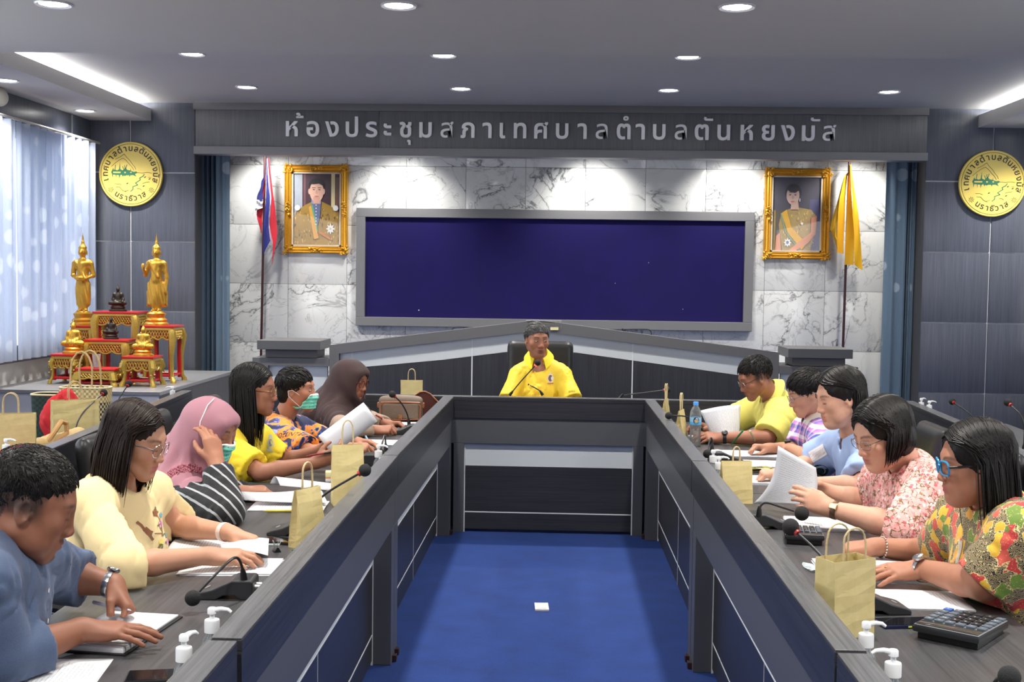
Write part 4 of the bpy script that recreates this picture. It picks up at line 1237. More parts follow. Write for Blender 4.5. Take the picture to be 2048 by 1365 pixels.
def cloth_pattern(name):
    if name in CLOTH: return CLOTH[name]
    t = NT(name)
    if name == 'batik':
        v = t.coord('Object', (1, 1, 1))
        w = t.n('TexVoronoi'); w.inputs['Scale'].default_value = 24
        wn = t.n('TexNoise'); wn.inputs['Scale'].default_value = 26; wn.inputs['Detail'].default_value = 1; t.l(v, wn.inputs['Vector'])
        ws = t.n('VectorMath', operation='SCALE'); ws.inputs['Scale'].default_value = .045; t.l(wn.outputs['Color'], ws.inputs[0]); wa_ = t.n('VectorMath', operation='ADD'); t.l(v, wa_.inputs[0]); t.l(ws.outputs[0], wa_.inputs[1]); t.l(wa_.outputs[0], w.inputs['Vector'])
        fine = t.n('TexWave', wave_type='RINGS'); fine.inputs['Scale'].default_value = 42; fine.inputs['Distortion'].default_value = 14; fine.inputs['Detail'].default_value = 2; fine.inputs['Detail Scale'].default_value = 1.6; t.l(v, fine.inputs['Vector'])
        base = t.ramp(fine.outputs['Fac'], [(.20, srgb(34, 30, 40)), (.30, srgb(180, 160, 108)), (.78, srgb(196, 178, 122)), (.86, srgb(52, 46, 48))])
        hue = t.n('SeparateColor'); t.l(w.outputs['Color'], hue.inputs[0])
        leaf = t.ramp(hue.outputs[0], [(0, srgb(196, 58, 58)), (.24, srgb(226, 178, 52)), (.5, srgb(108, 138, 52)), (.72, srgb(206, 84, 70)), (.9, srgb(222, 160, 60))], 'CONSTANT')
        nz = t.noise(v, 60, 2, .5, 1.5)
        d = t.math('ADD', w.outputs['Distance'], t.math('MULTIPLY', nz, .5))
        edge = t.ramp(d, [(.80, (1, 1, 1)), (.83, (0, 0, 0))]); line = t.ramp(d, [(.81, (0, 0, 0)), (.83, (1, 1, 1)), (.86, (1, 1, 1)), (.88, (0, 0, 0))])
        keep = t.ramp(hue.outputs[1], [(0, (1, 1, 1)), (.72, (1, 1, 1)), (.73, (0, 0, 0))], 'CONSTANT')
        dots = t.n('TexVoronoi'); dots.inputs['Scale'].default_value = 150; t.l(v, dots.inputs['Vector'])
        c = t.mix(t.math('MULTIPLY', edge, keep), base, t.mix(t.ramp(dots.outputs['Distance'], [(.1, (.45, .45, .45)), (.3, (0, 0, 0))]), leaf, srgb(240, 220, 120)))
        c = t.mix(t.math('MULTIPLY', line, keep), c, srgb(232, 214, 150)); t.col(c)
    elif name == 'floral':
        v = t.coord('Object', (1, 1, 1))
        w = t.n('TexVoronoi'); w.inputs['Scale'].default_value = 62; t.l(v, w.inputs['Vector'])
        nz = t.noise(v, 130, 2, .5, 1)
        d = t.math('ADD', w.outputs['Distance'], t.math('MULTIPLY', nz, .55))
        hue = t.n('SeparateColor'); t.l(w.outputs['Color'], hue.inputs[0])
        fl = t.ramp(hue.outputs[0], [(0, srgb(226, 120, 122)), (.35, srgb(248, 226, 222)), (.62, srgb(214, 98, 104)), (.85, srgb(236, 158, 150))], 'CONSTANT')
        c = t.mix(t.ramp(d, [(.64, (1, 1, 1)), (.72, (0, 0, 0))]), srgb(236, 176, 170), fl)
        e = t.n('TexVoronoi', feature='DISTANCE_TO_EDGE'); e.inputs['Scale'].default_value = 40
        wv = t.n('VectorMath', operation='ADD'); nn = t.n('TexNoise'); nn.inputs['Scale'].default_value = 50; t.l(v, nn.inputs['Vector'])
        sc = t.n('VectorMath', operation='SCALE'); sc.inputs['Scale'].default_value = .03; t.l(nn.outputs['Color'], sc.inputs[0]); t.l(v, wv.inputs[0]); t.l(sc.outputs[0], wv.inputs[1]); t.l(wv.outputs[0], e.inputs['Vector'])
        gap = t.ramp(t.noise(v, 48, 2), [(.42, (0, 0, 0)), (.5, (1, 1, 1))])
        st = t.math('MULTIPLY', t.ramp(e.outputs['Distance'], [(.045, (1, 1, 1)), (.075, (0, 0, 0))]), gap)
        t.col(t.mix(st, c, srgb(112, 98, 58)))
    elif name == 'stripes':
        v = t.coord('Object'); w = t.n('TexWave', wave_type='BANDS', bands_direction='DIAGONAL'); w.inputs['Scale'].default_value = 11; w.inputs['Distortion'].default_value = 1.2; w.inputs['Detail'].default_value = 0; w.inputs['Detail Scale'].default_value = .6; t.l(v, w.inputs['Vector'])
        t.col(t.ramp(w.outputs['Fac'], [(.86, srgb(24, 25, 29)), (.90, srgb(170, 172, 176))]))
    elif name == 'plaid':
        v = t.coord('Object', (1, 1, 1)); sx = t.n('SeparateXYZ'); t.l(v, sx.inputs[0])
        def bandc(o, off): return t.math('FRACT', t.math('ADD', t.math('MULTIPLY', o, 13.0), off))
        cz = t.ramp(bandc(sx.outputs[2], .2), [(0, srgb(44, 62, 150)), (.28, srgb(206, 120, 186)), (.5, srgb(235, 232, 236)), (.75, srgb(150, 96, 176))], 'CONSTANT')
        cx = t.ramp(bandc(sx.outputs[1], .1), [(0, srgb(60, 80, 170)), (.3, srgb(238, 236, 240)), (.6, srgb(214, 130, 190)), (.85, srgb(120, 120, 190))], 'CONSTANT')
        t.col(t.mix(.42, cz, cx))
    elif name == 'blocks':     # blue and orange sports shirt
        v = t.coord('Object', (1, 1, 1), rot=(.3, .5, .2)); w = t.noise(v, 7.5, 3, .55, 1.2); b = t.noise(v, 40, 4, .6, .5)
        f = t.math('ADD', w, t.math('MULTIPLY', t.math('SUBTRACT', b, .5), .09))
        t.col(t.ramp(f, [(0, srgb(22, 32, 74)), (.43, srgb(30, 42, 96)), (.46, srgb(40, 86, 176)), (.485, srgb(238, 142, 44)), (.58, srgb(244, 150, 46)), (.61, srgb(86, 150, 190)), (.64, srgb(24, 36, 84)), (.74, srgb(240, 140, 40))], 'CONSTANT'))
    elif name == 'denim':
        v = t.coord('Object'); n = t.noise(v, 420, 3, .7); m = t.noise(v, 16, 3)
        t.col(t.mix(t.math('ADD', t.math('MULTIPLY', n, .75), t.math('MULTIPLY', m, .3)), srgb(38, 52, 82), srgb(90, 108, 140)))
        t.bump(n, .2, .0012)
    t.set(Roughness=.78, Sheen_Weight=.1)
    CLOTH[name] = t.m; return t.m

SK = dict(tan=srgb(176, 122, 96), deep=srgb(140, 92, 70), mid=srgb(196, 146, 118), fair=srgb(214, 164, 138), brown=srgb(158, 106, 82))
gold = lambda: plain('gold_wire', srgb(206, 170, 110), .25, 1)
silver = lambda: plain('silver_wire', srgb(190, 192, 196), .2, 1)
blackp = lambda: plain('black_plastic', (.012, .012, .013), .35)
def wrist_up(J, s):
    return J['hand'+s][1]

def buttons(o, org, pts, n, mat):
    mb = MB()
    for q in pts: mb.ball(q, .0055, 0, 10, 6)
    relocate(mb, org); return mb.build('button', mat, o)

def open_eyes(o, M, org, gaze=0., h=.26, low=0.):
    mb = MB()
    for s in (-1, 1):
        cpt = A([s*.0315, .0725, -.0005]); Rr = A([.0172, .0142, .0142])
        def pt(a, b):
            return cpt+A([sin(a)*cos(b), cos(a)*cos(b), sin(b)])*Rr
        def fn(u, v):
            a = (u-.5)*1.5; hh = h*max(0, 1-(2*u-1)**2)**.7
            return pt(a+s*.12, (v-.45)*2*hh+.02)
        mb.grid(lambda u, v: to_head(M, [fn(u, v)])[0], 12, 6, 0)
        ring = [pt(gaze*.8+.30*cos(2*pi*i/14)*.9, .02-low+h*.9*sin(2*pi*i/14))+A([0, .0009, 0]) for i in range(14)]
        b = to_head(M, ring); mb.add(np.concatenate([b, [to_head(M, [pt(gaze*.8, .02-low)+A([0, .0012, 0])])[0]]]), [(i, (i+1) % 14, 14) for i in range(14)], 1)
    relocate(mb, org); mb.build('eyes', [plain('eye_white', (.62, .56, .52), .2), plain('iris', (.012, .007, .005), .1)], o)

STACKS = dict(  # centre, long-edge direction, pages, long and short edge of every stack of paper that hands rest on
    L1=((-1.20, 2.66), 8, 8), L2a=((-1.035, 3.70), 5, 30), L2b=((-1.17, 3.98), 8, 40), L3=((-1.075, 4.70), 4, 24), L5=((-1.00, 6.55), 4, 6), R1=((1.06, 6.98), 178, 10),
    R2=((1.04, 6.36), 176, 60), R2b=((1.09, 6.05), 178, 10), R3=((1.05, 5.52), 174, 80), R4=((1.03, 4.55), 172, 90), R5=((1.00, 3.84), 178, 110), R5b=((1.06, 3.50), 178, 12))
for (cx_, cy_), a_, n_ in STACKS.values():
    h_ = .0001*n_+.0022; RESTS.append((A([cx_, cy_, WT+h_/2]), A([.1485, .105, h_/2]), rad(a_)))
RESTS.append((A([-1.135, 2.985, WT+.0115]), A([.108, .168, .0115]), rad(-6)))
for x0_, x1_ in ((-1.378, -.695), (.60, 1.285)): RESTS.append((A([(x0_+x1_)/2, 5.2-1.3, WT-.05]), A([(x1_-x0_)/2, 3.9, .05]), 0.))
RESTS[-2][0][1] = RESTS[-1][0][1] = 4.0
RESTS.append((A([-.04, 8.16, WT-.05]), A([1.25, .345, .05]), 0.))

# --- L1: man in a denim blue shirt, writing in a notebook
def dress_L1(o, J, M, org):
    g, V, Q = wear(o, J, dict(sleeve=1.38, sleeve_r=(.070, .060), cuff=.006, loose=.014, fold=.0045, fold_scale=15, neck_r=.066, seed=4, fat=1.15, girth=1.12), cloth_pattern('denim'), org, res=.0074)
    collar(J, {}, cloth_pattern('denim'), g, org, spread=.28, rin=.068, rout=.074, hb=.012, hf=-.045, drop=.028, tip=0)
    T = torso_frame(J); mid = (J['shL']+J['shR'])/2
    sp = []
    for k in range(4): sp.append((.004, .03-.07*k))
    ring = [(.006*cos(2*pi*i/10), .006*sin(2*pi*i/10)) for i in range(10)]
    vv = []; ff = []
    for (a, b) in sp:
        ff.append(tuple(range(len(vv), len(vv)+10))); vv += [(a+x, b+y) for x, y in ring]
    print_on((V, Q), vv, ff, J['nb']+T[:, 1]*.05-T[:, 2]*.08, T[:, 1]+T[:, 2]*.2, T[:, 2], plain('white_button', (.75, .75, .75), .3), g, org, 'button', .003)
    bracelet(o, org, J['wrL']+unit(J['elL']-J['wrL'])*.015, J['wrL']-J['elL'], J['handL'][1], .036, [plain('steel', (.55, .56, .58), .25, 1), plain('steel', (.55, .56, .58), .25, 1), plain('watch_dial_dark', (.02, .025, .03), .2)], 'steel')

J = dict(head=PY(63, 1008, 2.78), nb=PY(-16, 1096, 2.78), hip=vec(-1.62, 2.79, .56),
         shR=PY(-48, 1168, 2.58), shL=PY(68, 1122, 2.94), elR=PZ(8, 1318, .825), wrR=PZ(165, 1260, .838),
         elL=PY(128, 1150, 3.12), wrL=PY(228, 1172, 3.12),
         handR=((1, .30, -.10), (.05, -.1, 1), 'flat', -1), handL=((.62, -.45, -.62), (.75, .35, .55), 'pen', 1))
L1 = person('person in a denim blue shirt writing in an open notebook, dark short clipped hair', dict(face=(.36, .36, 0), skin=SK['deep'], style='crop', fade=1.0, goatee=.75, hair_len=.013, strands=1900, strand_r=.0011, mess=.25, wide=1.05, jowl=1, fat=1.15, res=.0033, girth=1.12, body=0., seed=3, hair_vol=1.0, size=1.08), J, dress_L1)

# --- L2: woman in a cream blouse with embroidered flowers
def dress_L2(o, J, M, org):
    g, V, Q = wear(o, J, dict(sleeve=1.06, sleeve_r=(.066, .074), loose=.012, fold=.0045, fold_scale=14, neck_r=.088, fem=1, seed=8, sag=.04), cloth('cream_linen', srgb(228, 206, 154), .85), org, res=.0076)
    T = torso_frame(J)
    # embroidery: bird, stems, roses
    rng = np.random.RandomState(2); vv, ff, mi = [], [], []
    def blob(cx, cy, r, n, m, k=.25):
        ff.append(tuple(range(len(vv), len(vv)+n))); mi.append(m)
        for i in range(n):
            rr = r*(1+k*cos(5*2*pi*i/n)); vv.append((cx+rr*cos(2*pi*i/n), cy+rr*sin(2*pi*i/n)))
    def stroke(pts, w, m):
        P = A(pts, float); t = np.gradient(P, axis=0); nn = np.stack([-t[:, 1], t[:, 0]], 1); nn /= np.linalg.norm(nn, axis=1)[:, None]
        b0 = len(vv); vv.extend(map(tuple, P+nn*w)); vv.extend(map(tuple, P-nn*w)); n = len(P)
        for i in range(n-1): ff.append((b0+i, b0+n+i, b0+n+i+1, b0+i+1)); mi.append(m)
    stem = [(-.05, -.10), (-.03, -.07), (-.005, -.05), (.012, -.01), (.02, .03), (.005, .06)]
    stroke(stem, .0022, 0); stroke([(-.005, -.05), (.03, -.03), (.04, .0)], .002, 0); stroke([(.012, -.01), (-.02, .0)], .002, 0)
    for i in range(26):
        q = stem[rng.randint(6)]; a = rng.uniform(0, 6.28); l = rng.uniform(.008, .018); c = (q[0]+rng.normal()*.02, q[1]+rng.normal()*.014)
        stroke([c, (c[0]+l*.5*cos(a), c[1]+l*.5*sin(a)), (c[0]+l*cos(a), c[1]+l*sin(a))], .0022, 1)
    for cx, cy, r, m in ((.018, .022, .013, 2), (.002, .066, .012, 5), (-.045, -.088, .012, 2), (-.02, -.07, .013, 3), (.035, -.02, .010, 3), (.028, .05, .009, 3), (-.065, -.10, .010, 2), (-.035, -.062, .008, 4), (.0, -.035, .008, 4), (.03, -.045, .009, 2)):
        blob(cx, cy, r, 20, m); blob(cx, cy, r*.45, 10, m+0 if m != 2 else 6, .1)
    stroke([(-.065, .06), (-.058, .045), (-.048, .015), (-.035, -.005), (-.025, -.02)], .0035, 5); stroke([(-.052, .03), (-.04, .012), (-.03, .004)], .007, 5)
    pal = [srgb(150, 110, 70), srgb(92, 112, 70), srgb(222, 160, 196), srgb(110, 178, 206), srgb(236, 214, 110), srgb(140, 90, 60), srgb(196, 110, 160)]
    ms = [plain('embroidery_%s' % n, c, .8) for n, c in zip(('brown', 'green', 'pink', 'blue', 'yellow', 'russet', 'rose'), pal)]
    h, n = hit_px((V, Q), 318, 1064)
    print_on((V, Q), [(1.75*x, y) for x, y in vv], ff, h, n, np.array([.12, 0, 1]), None, g, org, 'embroidery', .002, .95, mi, ms)
    glasses(M, o, org, silver(), .0235, .021, .0013, 2.3)
    s = MB(); s.tube(to_head(M, [(.0775, -.010, -.043), (.080, -.006, -.050), (.078, -.004, -.057), (.077, -.008, -.050)]), .0012, 6); relocate(s, org); s.build('earring', silver(), o)
    s = MB(); P = to_head(M, [(.050, .028, .106), (.062, .010, .094), (.072, -.008, .078)]); s.tube(P, [.004, .0055, .006], 8, flat=.5); relocate(s, org); s.build('hair_clip', plain('clip_silver', srgb(205, 208, 212), .2, .6), o)
    bracelet(o, org, J['wrL']+unit(J['elL']-J['wrL'])*.02, J['wrL']-J['elL'], J['handL'][1], .033, [plain('blush_strap', srgb(226, 200, 190), .5)], 'slim')

J = dict(head=PY(272, 880, 3.74), nb=PY(228, 972, 3.80), hip=vec(-1.56, 3.78, .56),
         shR=PY(182, 1012, 3.62), shL=PY(302, 990, 3.97), elR=PZ(258, 1132, .835), wrR=PZ(418, 1112, .825),
         elL=PY(352, 1052, 4.06), wrL=PZ(458, 1066, .835),
         handR=((1, .18, -.06), (-.25, -.35, 1), 'rest', -1), handL=((1, .0, -.28), (.2, .1, 1), 'hold', 1))
L2 = person('person in a cream blouse embroidered with flowers, thin glasses, dark shoulder-length hair', dict(face=(-.10, .30, 0), skin=SK['mid'], fem=1, style='long', hairc='brown', hair_len=.215, yend=-.035, spread=.45, curl=.035, flare=.03, front_clear=.05, part=.02, lip=srgb(178, 84, 92), res=.0036, body=0., strands=850, strand_r=.0034, seed=5, drift=(-.03, .0, 0)), J, dress_L2)

# --- L3: woman in a pink headscarf and mask, hand at her cheek
def dress_L3(o, J, M, org):
    g, V, Q = wear(o, J, dict(sleeve=1.80, sleeve_r=(.074, .050), loose=.012, fold=.006, fold_scale=20, seed=3), cloth_pattern('stripes'), org)
    h = hijab(J, M, dict(seed=6, hem=.16, face_w=.98), cloth('pink_jersey', srgb(166, 116, 128), .7), o, org)
    face_mask(M, {}, o, org)
    # lace edging on the cape
    HV = (np.array([v.co[:] for v in h.data.vertices])+org, [tuple(q.vertices) for q in h.data.polygons]); mb = MB(); T = torso_frame(J)
    path = resample([(318, 980, 0), (322, 962, 0), (340, 945, 0), (362, 936, 0), (385, 934, 0), (403, 942, 0), (415, 952, 0)], 34)
    for i, q in enumerate(path):
        for row in (0, 1):
            hp_, nrm = hit_px(HV, q[0]+(3 if row else 0), q[1]+(7 if row else 0)+2*sin(i*2.2))
            if hp_ is None: continue
            F = frame(T[:, 2]+.01, nrm)
            for k in range(5):
                aa = 2*pi*k/5+i; mb.ball(hp_+F[:, 0]*.0075*cos(aa)+F[:, 1]*.0075*sin(aa)+nrm*.001, (.005, .005, .0026), 0, 6, 4, F)
    if mb.n: relocate(mb, org); mb.build('lace_trim', cloth('pink_lace', srgb(178, 108, 120), .8), h)
    s = MB(); s.tube(to_head(M, [(.020, -.015, .128), (.062, -.010, .108), (.092, -.004, .045), (.096, .010, -.015)]), .0022, 6); relocate(s, org); s.build('mask_strap', plain('white_elastic', (.8, .8, .8), .7), h)

J = dict(head=PY(424, 858, 4.62), nb=PY(372, 948, 4.66), hip=vec(-1.72, 4.62, .56),
         shR=PY(352, 990, 4.50), shL=PY(420, 962, 4.84), elR=PZ(452, 1024, .822), wrR=PY(432, 925, 4.46),
         elL=PY(470, 1010, 4.95), wrL=PZ(484, 985, .815),
         handR=((-.28, .25, .95), (.75, -.75, .1), 'hold', -1), handL=((.9, .25, .05), (.1, -.2, 1), 'pinch', 1))
L3 = person('person in a pink headscarf and pale green mask resting a cheek on one hand', dict(face=(-.30, .34, .05), skin=SK['tan'], fem=1, noears=1, res=.0042, body=0., seed=4), J, dress_L3)

# --- L4: woman in a yellow polo shirt, long hair, holding a curled paper
def emblem_print(V, Q, J, o, org, off, nrm, size, cols):
    T = torso_frame(J); vv, ff, mi = [], [], []
    def poly(pts, m): ff.append(tuple(range(len(vv), len(vv)+len(pts)))); mi.append(m); vv.extend(pts)
    for r, m, n, k in ((1.0, 0, 24, .12), (.72, 1, 20, 0), (.5, 2, 18, 0)):
        poly([(r*(1+k*cos(6*a))*cos(a)*.72, r*(1+k*cos(6*a))*sin(a)) for a in (2*pi*i/n for i in range(n))], m)
    poly([(-.14, .95), (.14, .95), (.04, 1.5), (-.04, 1.5)], 0); poly([(-.75, -1.0), (.75, -1.0), (.6, -1.25), (-.6, -1.25)], 3)
    ms = [plain('print_'+n, c, .7) for n, c in cols]
    org2 = J['nb']+T@A(off) if len(off) == 3 else hit_px((V, Q), *off)[0]
    if org2 is None: return
    # tiny lift between the layers keeps the print flat on the cloth
    print_on((V, Q), vv[:24], ff[:1], org2, T@A(nrm), T[:, 2], ms[0], o, org, 'emblem', .0012, size)
    for f, m in zip(ff[1:], mi[1:]):
        print_on((V, Q), [vv[i] for i in f], [tuple(range(len(f)))], org2, T@A(nrm), T[:, 2], ms[m], o, org, 'emblem', .0016+.0004*m, size)
EMB = [('white', srgb(228, 222, 200)), ('red', srgb(176, 60, 50)), ('teal', srgb(70, 96, 110)), ('rust', srgb(190, 120, 60))]

def dress_L4(o, J, M, org):
    y = cloth('yellow_pique', srgb(240, 208, 40), .75)
    g, V, Q = wear(o, J, dict(sleeve=.78, sleeve_r=(.072, .076), loose=.014, fold=.005, fold_scale=17, neck_r=.068, fem=1, seed=9), y, org)
    collar(J, {}, y, g, org, spread=.42, rin=.066, rout=.108)
    emblem_print(V, Q, J, g, org, (541, 886), (.6, 1, .1), .030, [('sky', srgb(170, 190, 190)), ('pale_yellow', srgb(226, 200, 90)), ('slate', srgb(110, 130, 150)), ('sky', srgb(170, 190, 190))])
    glasses(M, o, org, gold(), .0235, .020, .0013, 2.6)
    open_eyes(o, M, org, 0, .20, .03)
J = dict(head=PY(510, 780, 5.50), nb=PY(468, 868, 5.52), hip=vec(-1.80, 5.50, .56),
         shR=PY(452, 902, 5.34), shL=PY(512, 880, 5.70), elR=PZ(522, 946, .818), wrR=PZ(632, 926, .840),
         elL=PY(560, 925, 5.74), wrL=PY(642, 902, 5.74),
         handR=((.85, .35, .35), (.1, -.9, -.35), 'hold', -1), handL=((.9, -.1, .3), (.1, .9, -.1), 'hold', 1))
L4 = person('person in a bright yellow polo shirt, long black hair, holding a curled sheet', dict(face=(.02, .06, 0), skin=SK['brown'], fem=1, style='long', yend=-.045, spread=.45, hair_len=.31, curl=.02, strands=750, strand_r=.0036, part=.01, lip=srgb(140, 74, 76), res=.0042, body=0., seed=7, drift=(.02, -.02, 0), jowl=1), J, dress_L4)

# --- L5: person in the blue and orange sports shirt
def dress_L5(o, J, M, org):
    c = cloth_pattern('blocks')
    g, V, Q = wear(o, J, dict(sleeve=.85, sleeve_r=(.072, .074), loose=.014, fold=.004, neck_r=.066, seed=12), c, org)
    collar(J, {}, cloth('navy_collar', srgb(20, 24, 44)), g, org, spread=.5, rin=.064, rout=.072, hb=.006, hf=-.06, drop=.02, tip=0)
    face_mask(M, {}, o, org)
    # the lettering along the sleeve
    sh, el = J['shR'], J['elR']; d = unit(el-sh); nrm = unit(np.array([.15, -1, .25])); nrm = unit(nrm-d*(nrm@d))
    vv, ff = [], []; x0 = 0
    for ch in 'VOLUNTEER':
        TV, TF = text_mesh(ch, .042, 0, .004)
        TV = TV.copy(); TV[:, 0] += x0-TV[:, 0].min(); x0 = TV[:, 0].max()+.005; b = len(vv)
        vv += [(a, b2) for a, b2, _ in TV]; ff += [tuple(i+b for i in f) for f in TF]
    up = np.cross(nrm, d)*1.0
    hv = unit(np.array([1, .1, .1])); up2 = np.cross(nrm, hv); 
    gx, gy = 12, 4; band = [(-.10+.20*i/gx, -.016+.064*j/gy+.006*sin(i*1.7+j)) for j in range(gy+1) for i in range(gx+1)]
    print_on((V, Q), band, [(j*(gx+1)+i, j*(gx+1)+i+1, (j+1)*(gx+1)+i+1, (j+1)*(gx+1)+i) for j in range(gy) for i in range(gx)], sh+(el-sh)*.52, nrm, np.array([-.28, 0, 1.]), plain('print_orange', srgb(240, 146, 44), .75), g, org, 'orange_band', .001)
    print_on((V, Q), [(a-.085, b) for a, b in vv], ff, sh+(el-sh)*.52, nrm, np.array([-.28, 0, 1.]), plain('print_ink', srgb(20, 24, 50), .7), g, org, 'lettering', .002)
    ov = [(.03*cos(2*pi*i/20), .014*sin(2*pi*i/20)) for i in range(20)]
    print_on((V, Q), ov, [tuple(range(20))], sh+(el-sh)*.22, nrm, np.array([-.1, 0, 1.]), plain('print_pale_blue', srgb(150, 170, 216), .7), g, org, 'badge', .002)
    open_eyes(o, M, org, 0, .22)
    s = MB(); s.ball(to_head(M, (.079, -.008, -.036)), .0032, 0, 8, 6); relocate(s, org); s.build('earring', silver(), o)
J = dict(head=PY(594, 780, 6.30), nb=PY(560, 852, 6.32), hip=vec(-1.84, 6.30, .56),
         shR=PY(556, 872, 6.14), shL=PY(598, 862, 6.48), elR=PZ(624, 906, .818), wrR=PZ(698, 896, .812),
         elL=PY(655, 885, 6.62), wrL=PZ(712, 884, .812),
         handR=((1, .1, 0), (-.1, -.5, 1), 'pen', -1), handL=((1, -.4, 0), (0, .3, 1), 'rest', 1))
L5 = person('person in a navy and orange patterned sports shirt and turquoise mask, short black hair', dict(face=(-.08, -.02, 0), skin=SK['tan'], style='shortfem', hair_len=.042, lift=.8, mess=.45, strands=900, res=.0044, body=0., seed=6, hair_vol=1.0), J, dress_L5)

# --- L6: woman in a dark brown headscarf
def dress_L6(o, J, M, org):
    wear(o, J, dict(sleeve=1.86, sleeve_r=(.064, .044), loose=.0, fold=.0025, fold_scale=24, seed=5), cloth('taupe_knit', srgb(156, 134, 116), .85), org)
    hijab(J, M, dict(seed=2, hem=.20, scarf=1.03), cloth('brown_jersey', srgb(56, 36, 35), .75), o, org)
    glasses(M, o, org, plain('tortoiseshell', srgb(96, 40, 30), .25), .0245, .021, .0022, 2.3)
J = dict(head=PY(703, 760, 7.10), nb=PY(672, 822, 7.12), hip=vec(-1.78, 7.10, .56),
         shR=PY(662, 838, 6.94), shL=PY(705, 828, 7.27), elR=PZ(694, 862, .818), wrR=PZ(748, 860, .812),
         elL=PY(742, 842, 7.42), wrL=PZ(772, 848, .812),
         handR=((1, .1, 0), (-.1, -.5, 1), 'pen', -1), handL=((1, -.2, 0), (0, .3, 1), 'pinch', 1))
L6 = person('person in a dark brown headscarf and taupe sleeves with red-rimmed glasses, writing', dict(face=(-.36, .20, 0), skin=SK['brown'], fem=1, noears=1, res=.0048, body=0., jowl=1), J, dress_L6)

# --- chairman
def dress_C(o, J, M, org):
    y = cloth('lemon_jersey', srgb(244, 208, 46), .6)
    g, V, Q = wear(o, J, dict(sleeve=.88, sleeve_r=(.066, .072), loose=.010, fold=.006, fold_scale=20, neck_r=.066, vneck=(.10, .028), seed=15), y, org, res=.0074)
    collar(J, dict(rise=.064), cloth('lemon_collar', srgb(246, 226, 30), .7), g, org, spread=.50, rin=.064, rout=.110, drop=.04)
    emblem_print(V, Q, J, g, org, (1101, 757), (0, 1, .05), .032, EMB)
    T = torso_frame(J); vv, ff = [], []
    rng = np.random.RandomState(4)
    for i in range(16):     # faint outlined squares printed across the chest
        cx, cy, s = -.10+.02*(i % 8)+rng.uniform(-.01, .01), -.19-.09*(i//8)+.035*math.sin(i), rng.uniform(.008, .014)
        a = rng.uniform(-.3, .3)
        for k in range(4):
            a0, a1 = a+pi/4+k*pi/2, a+pi/4+(k+1)*pi/2
            for r0, r1 in ((s, s*.88),):
                b = len(vv); vv += [(cx+r0*cos(a0), cy+r0*sin(a0)), (cx+r0*cos(a1), cy+r0*sin(a1)), (cx+r1*cos(a1), cy+r1*sin(a1)), (cx+r1*cos(a0), cy+r1*sin(a0))]; ff.append((b, b+1, b+2, b+3))
    print_on((V, Q), vv, ff, J['nb']+T[:, 1]*.09, T[:, 1], T[:, 2], plain('print_ochre', srgb(205, 168, 60), .8), g, org, 'motif', .0015)
    vv, ff, x0 = [], [], 0
    for ch in 'ต.ต.ม.':
        TV, TF = text_mesh(ch, .022, 0, .003)
        TV = TV.copy(); TV[:, 0] += x0-TV[:, 0].min(); x0 = TV[:, 0].max()+.002; b = len(vv); vv += [(q[0], q[1]) for q in TV]; ff += [tuple(i+b for i in f) for f in TF]
    e = sleeve_pts(J, 'L', .62)
    print_on((V, Q), [(a-.02, b) for a, b in vv], ff, e, (.25, -1, .1), (-.1, 0, 1), plain('print_ink', srgb(20, 24, 50), .7), g, org, 'lettering', .002)
    open_eyes(o, M, org, -.38)
J = dict(head=PY(1074, 681, 8.60), nb=PY(1078, 725, 8.68), hip=vec(-.14, 8.72, .56),
         shR=PY(1040, 752, 8.66), shL=PY(1122, 752, 8.66), elR=PY(1016, 806, 8.52), wrR=vec(-.27, 8.40, .815),
         elL=PY(1146, 806, 8.52), wrL=vec(-.03, 8.42, .815),
         handR=((1, -.15, 0), (0, -.1, 1), 'rest', -1), handL=((-1, -.25, 0), (0, -.1, 1), 'rest', 1))
CH = person('person in a lemon yellow polo shirt facing the room from the head desk, speaking', dict(face=(-pi/2+.34, .02, .0), skin=SK['tan'], style='short', hairc='salt', hair_len=.030, strands=1000, strand_r=.0016, mess=.25, sweep=(-.8, .2, .1), open=.0045, stubble=.25, res=.0042, body=-pi/2, seed=8, wide=1.03, size=1.03, hair_vol=1.02), J, dress_C)

# --- R1: man in a pale yellow polo
def dress_R1(o, J, M, org):
    y = cloth('pale_yellow_pique', srgb(222, 212, 104), .8)
    g, V, Q = wear(o, J, dict(sleeve=.86, sleeve_r=(.076, .080), loose=.016, fold=.0045, fold_scale=14, neck_r=.066, fat=1.15, seed=21), y, org)
    collar(J, {}, y, g, org, spread=.40, rin=.064, rout=.110)
    glasses(M, o, org, silver(), .0235, .017, .0012, 2.8, temple=blackp())
    bracelet(o, org, J['wrL']+unit(J['elL']-J['wrL'])*.01, J['wrL']-J['elL'], J['handL'][1], .033, [blackp(), blackp(), blackp()], 'strap')
J = dict(head=PY(1510, 756, 6.92), nb=PY(1552, 806, 7.0), hip=vec(1.62, 7.03, .56),
         shL=PY(1562, 834, 6.82), shR=PY(1524, 812, 7.18), elL=PZ(1534, 877, .822), wrL=PZ(1446, 876, .815),
         elR=PY(1470, 840, 7.25), wrR=PZ(1425, 862, .815),
         handL=((-1, .1, .05), (.1, -.6, 1), 'rest', 1), handR=((-1, -.1, .3), (0, .6, .8), 'hold', -1))
R1 = person('person in a pale yellow polo shirt and half-rim glasses reading a printed sheet', dict(face=(pi+.18, .42, 0), skin=SK['brown'], style='short', fade=.8, hair_len=.026, strands=1000, strand_r=.0016, mess=.25, stubble=.25, res=.0045, body=pi, seed=9, fat=1.15, wide=1.02, lift=.9), J, dress_R1)

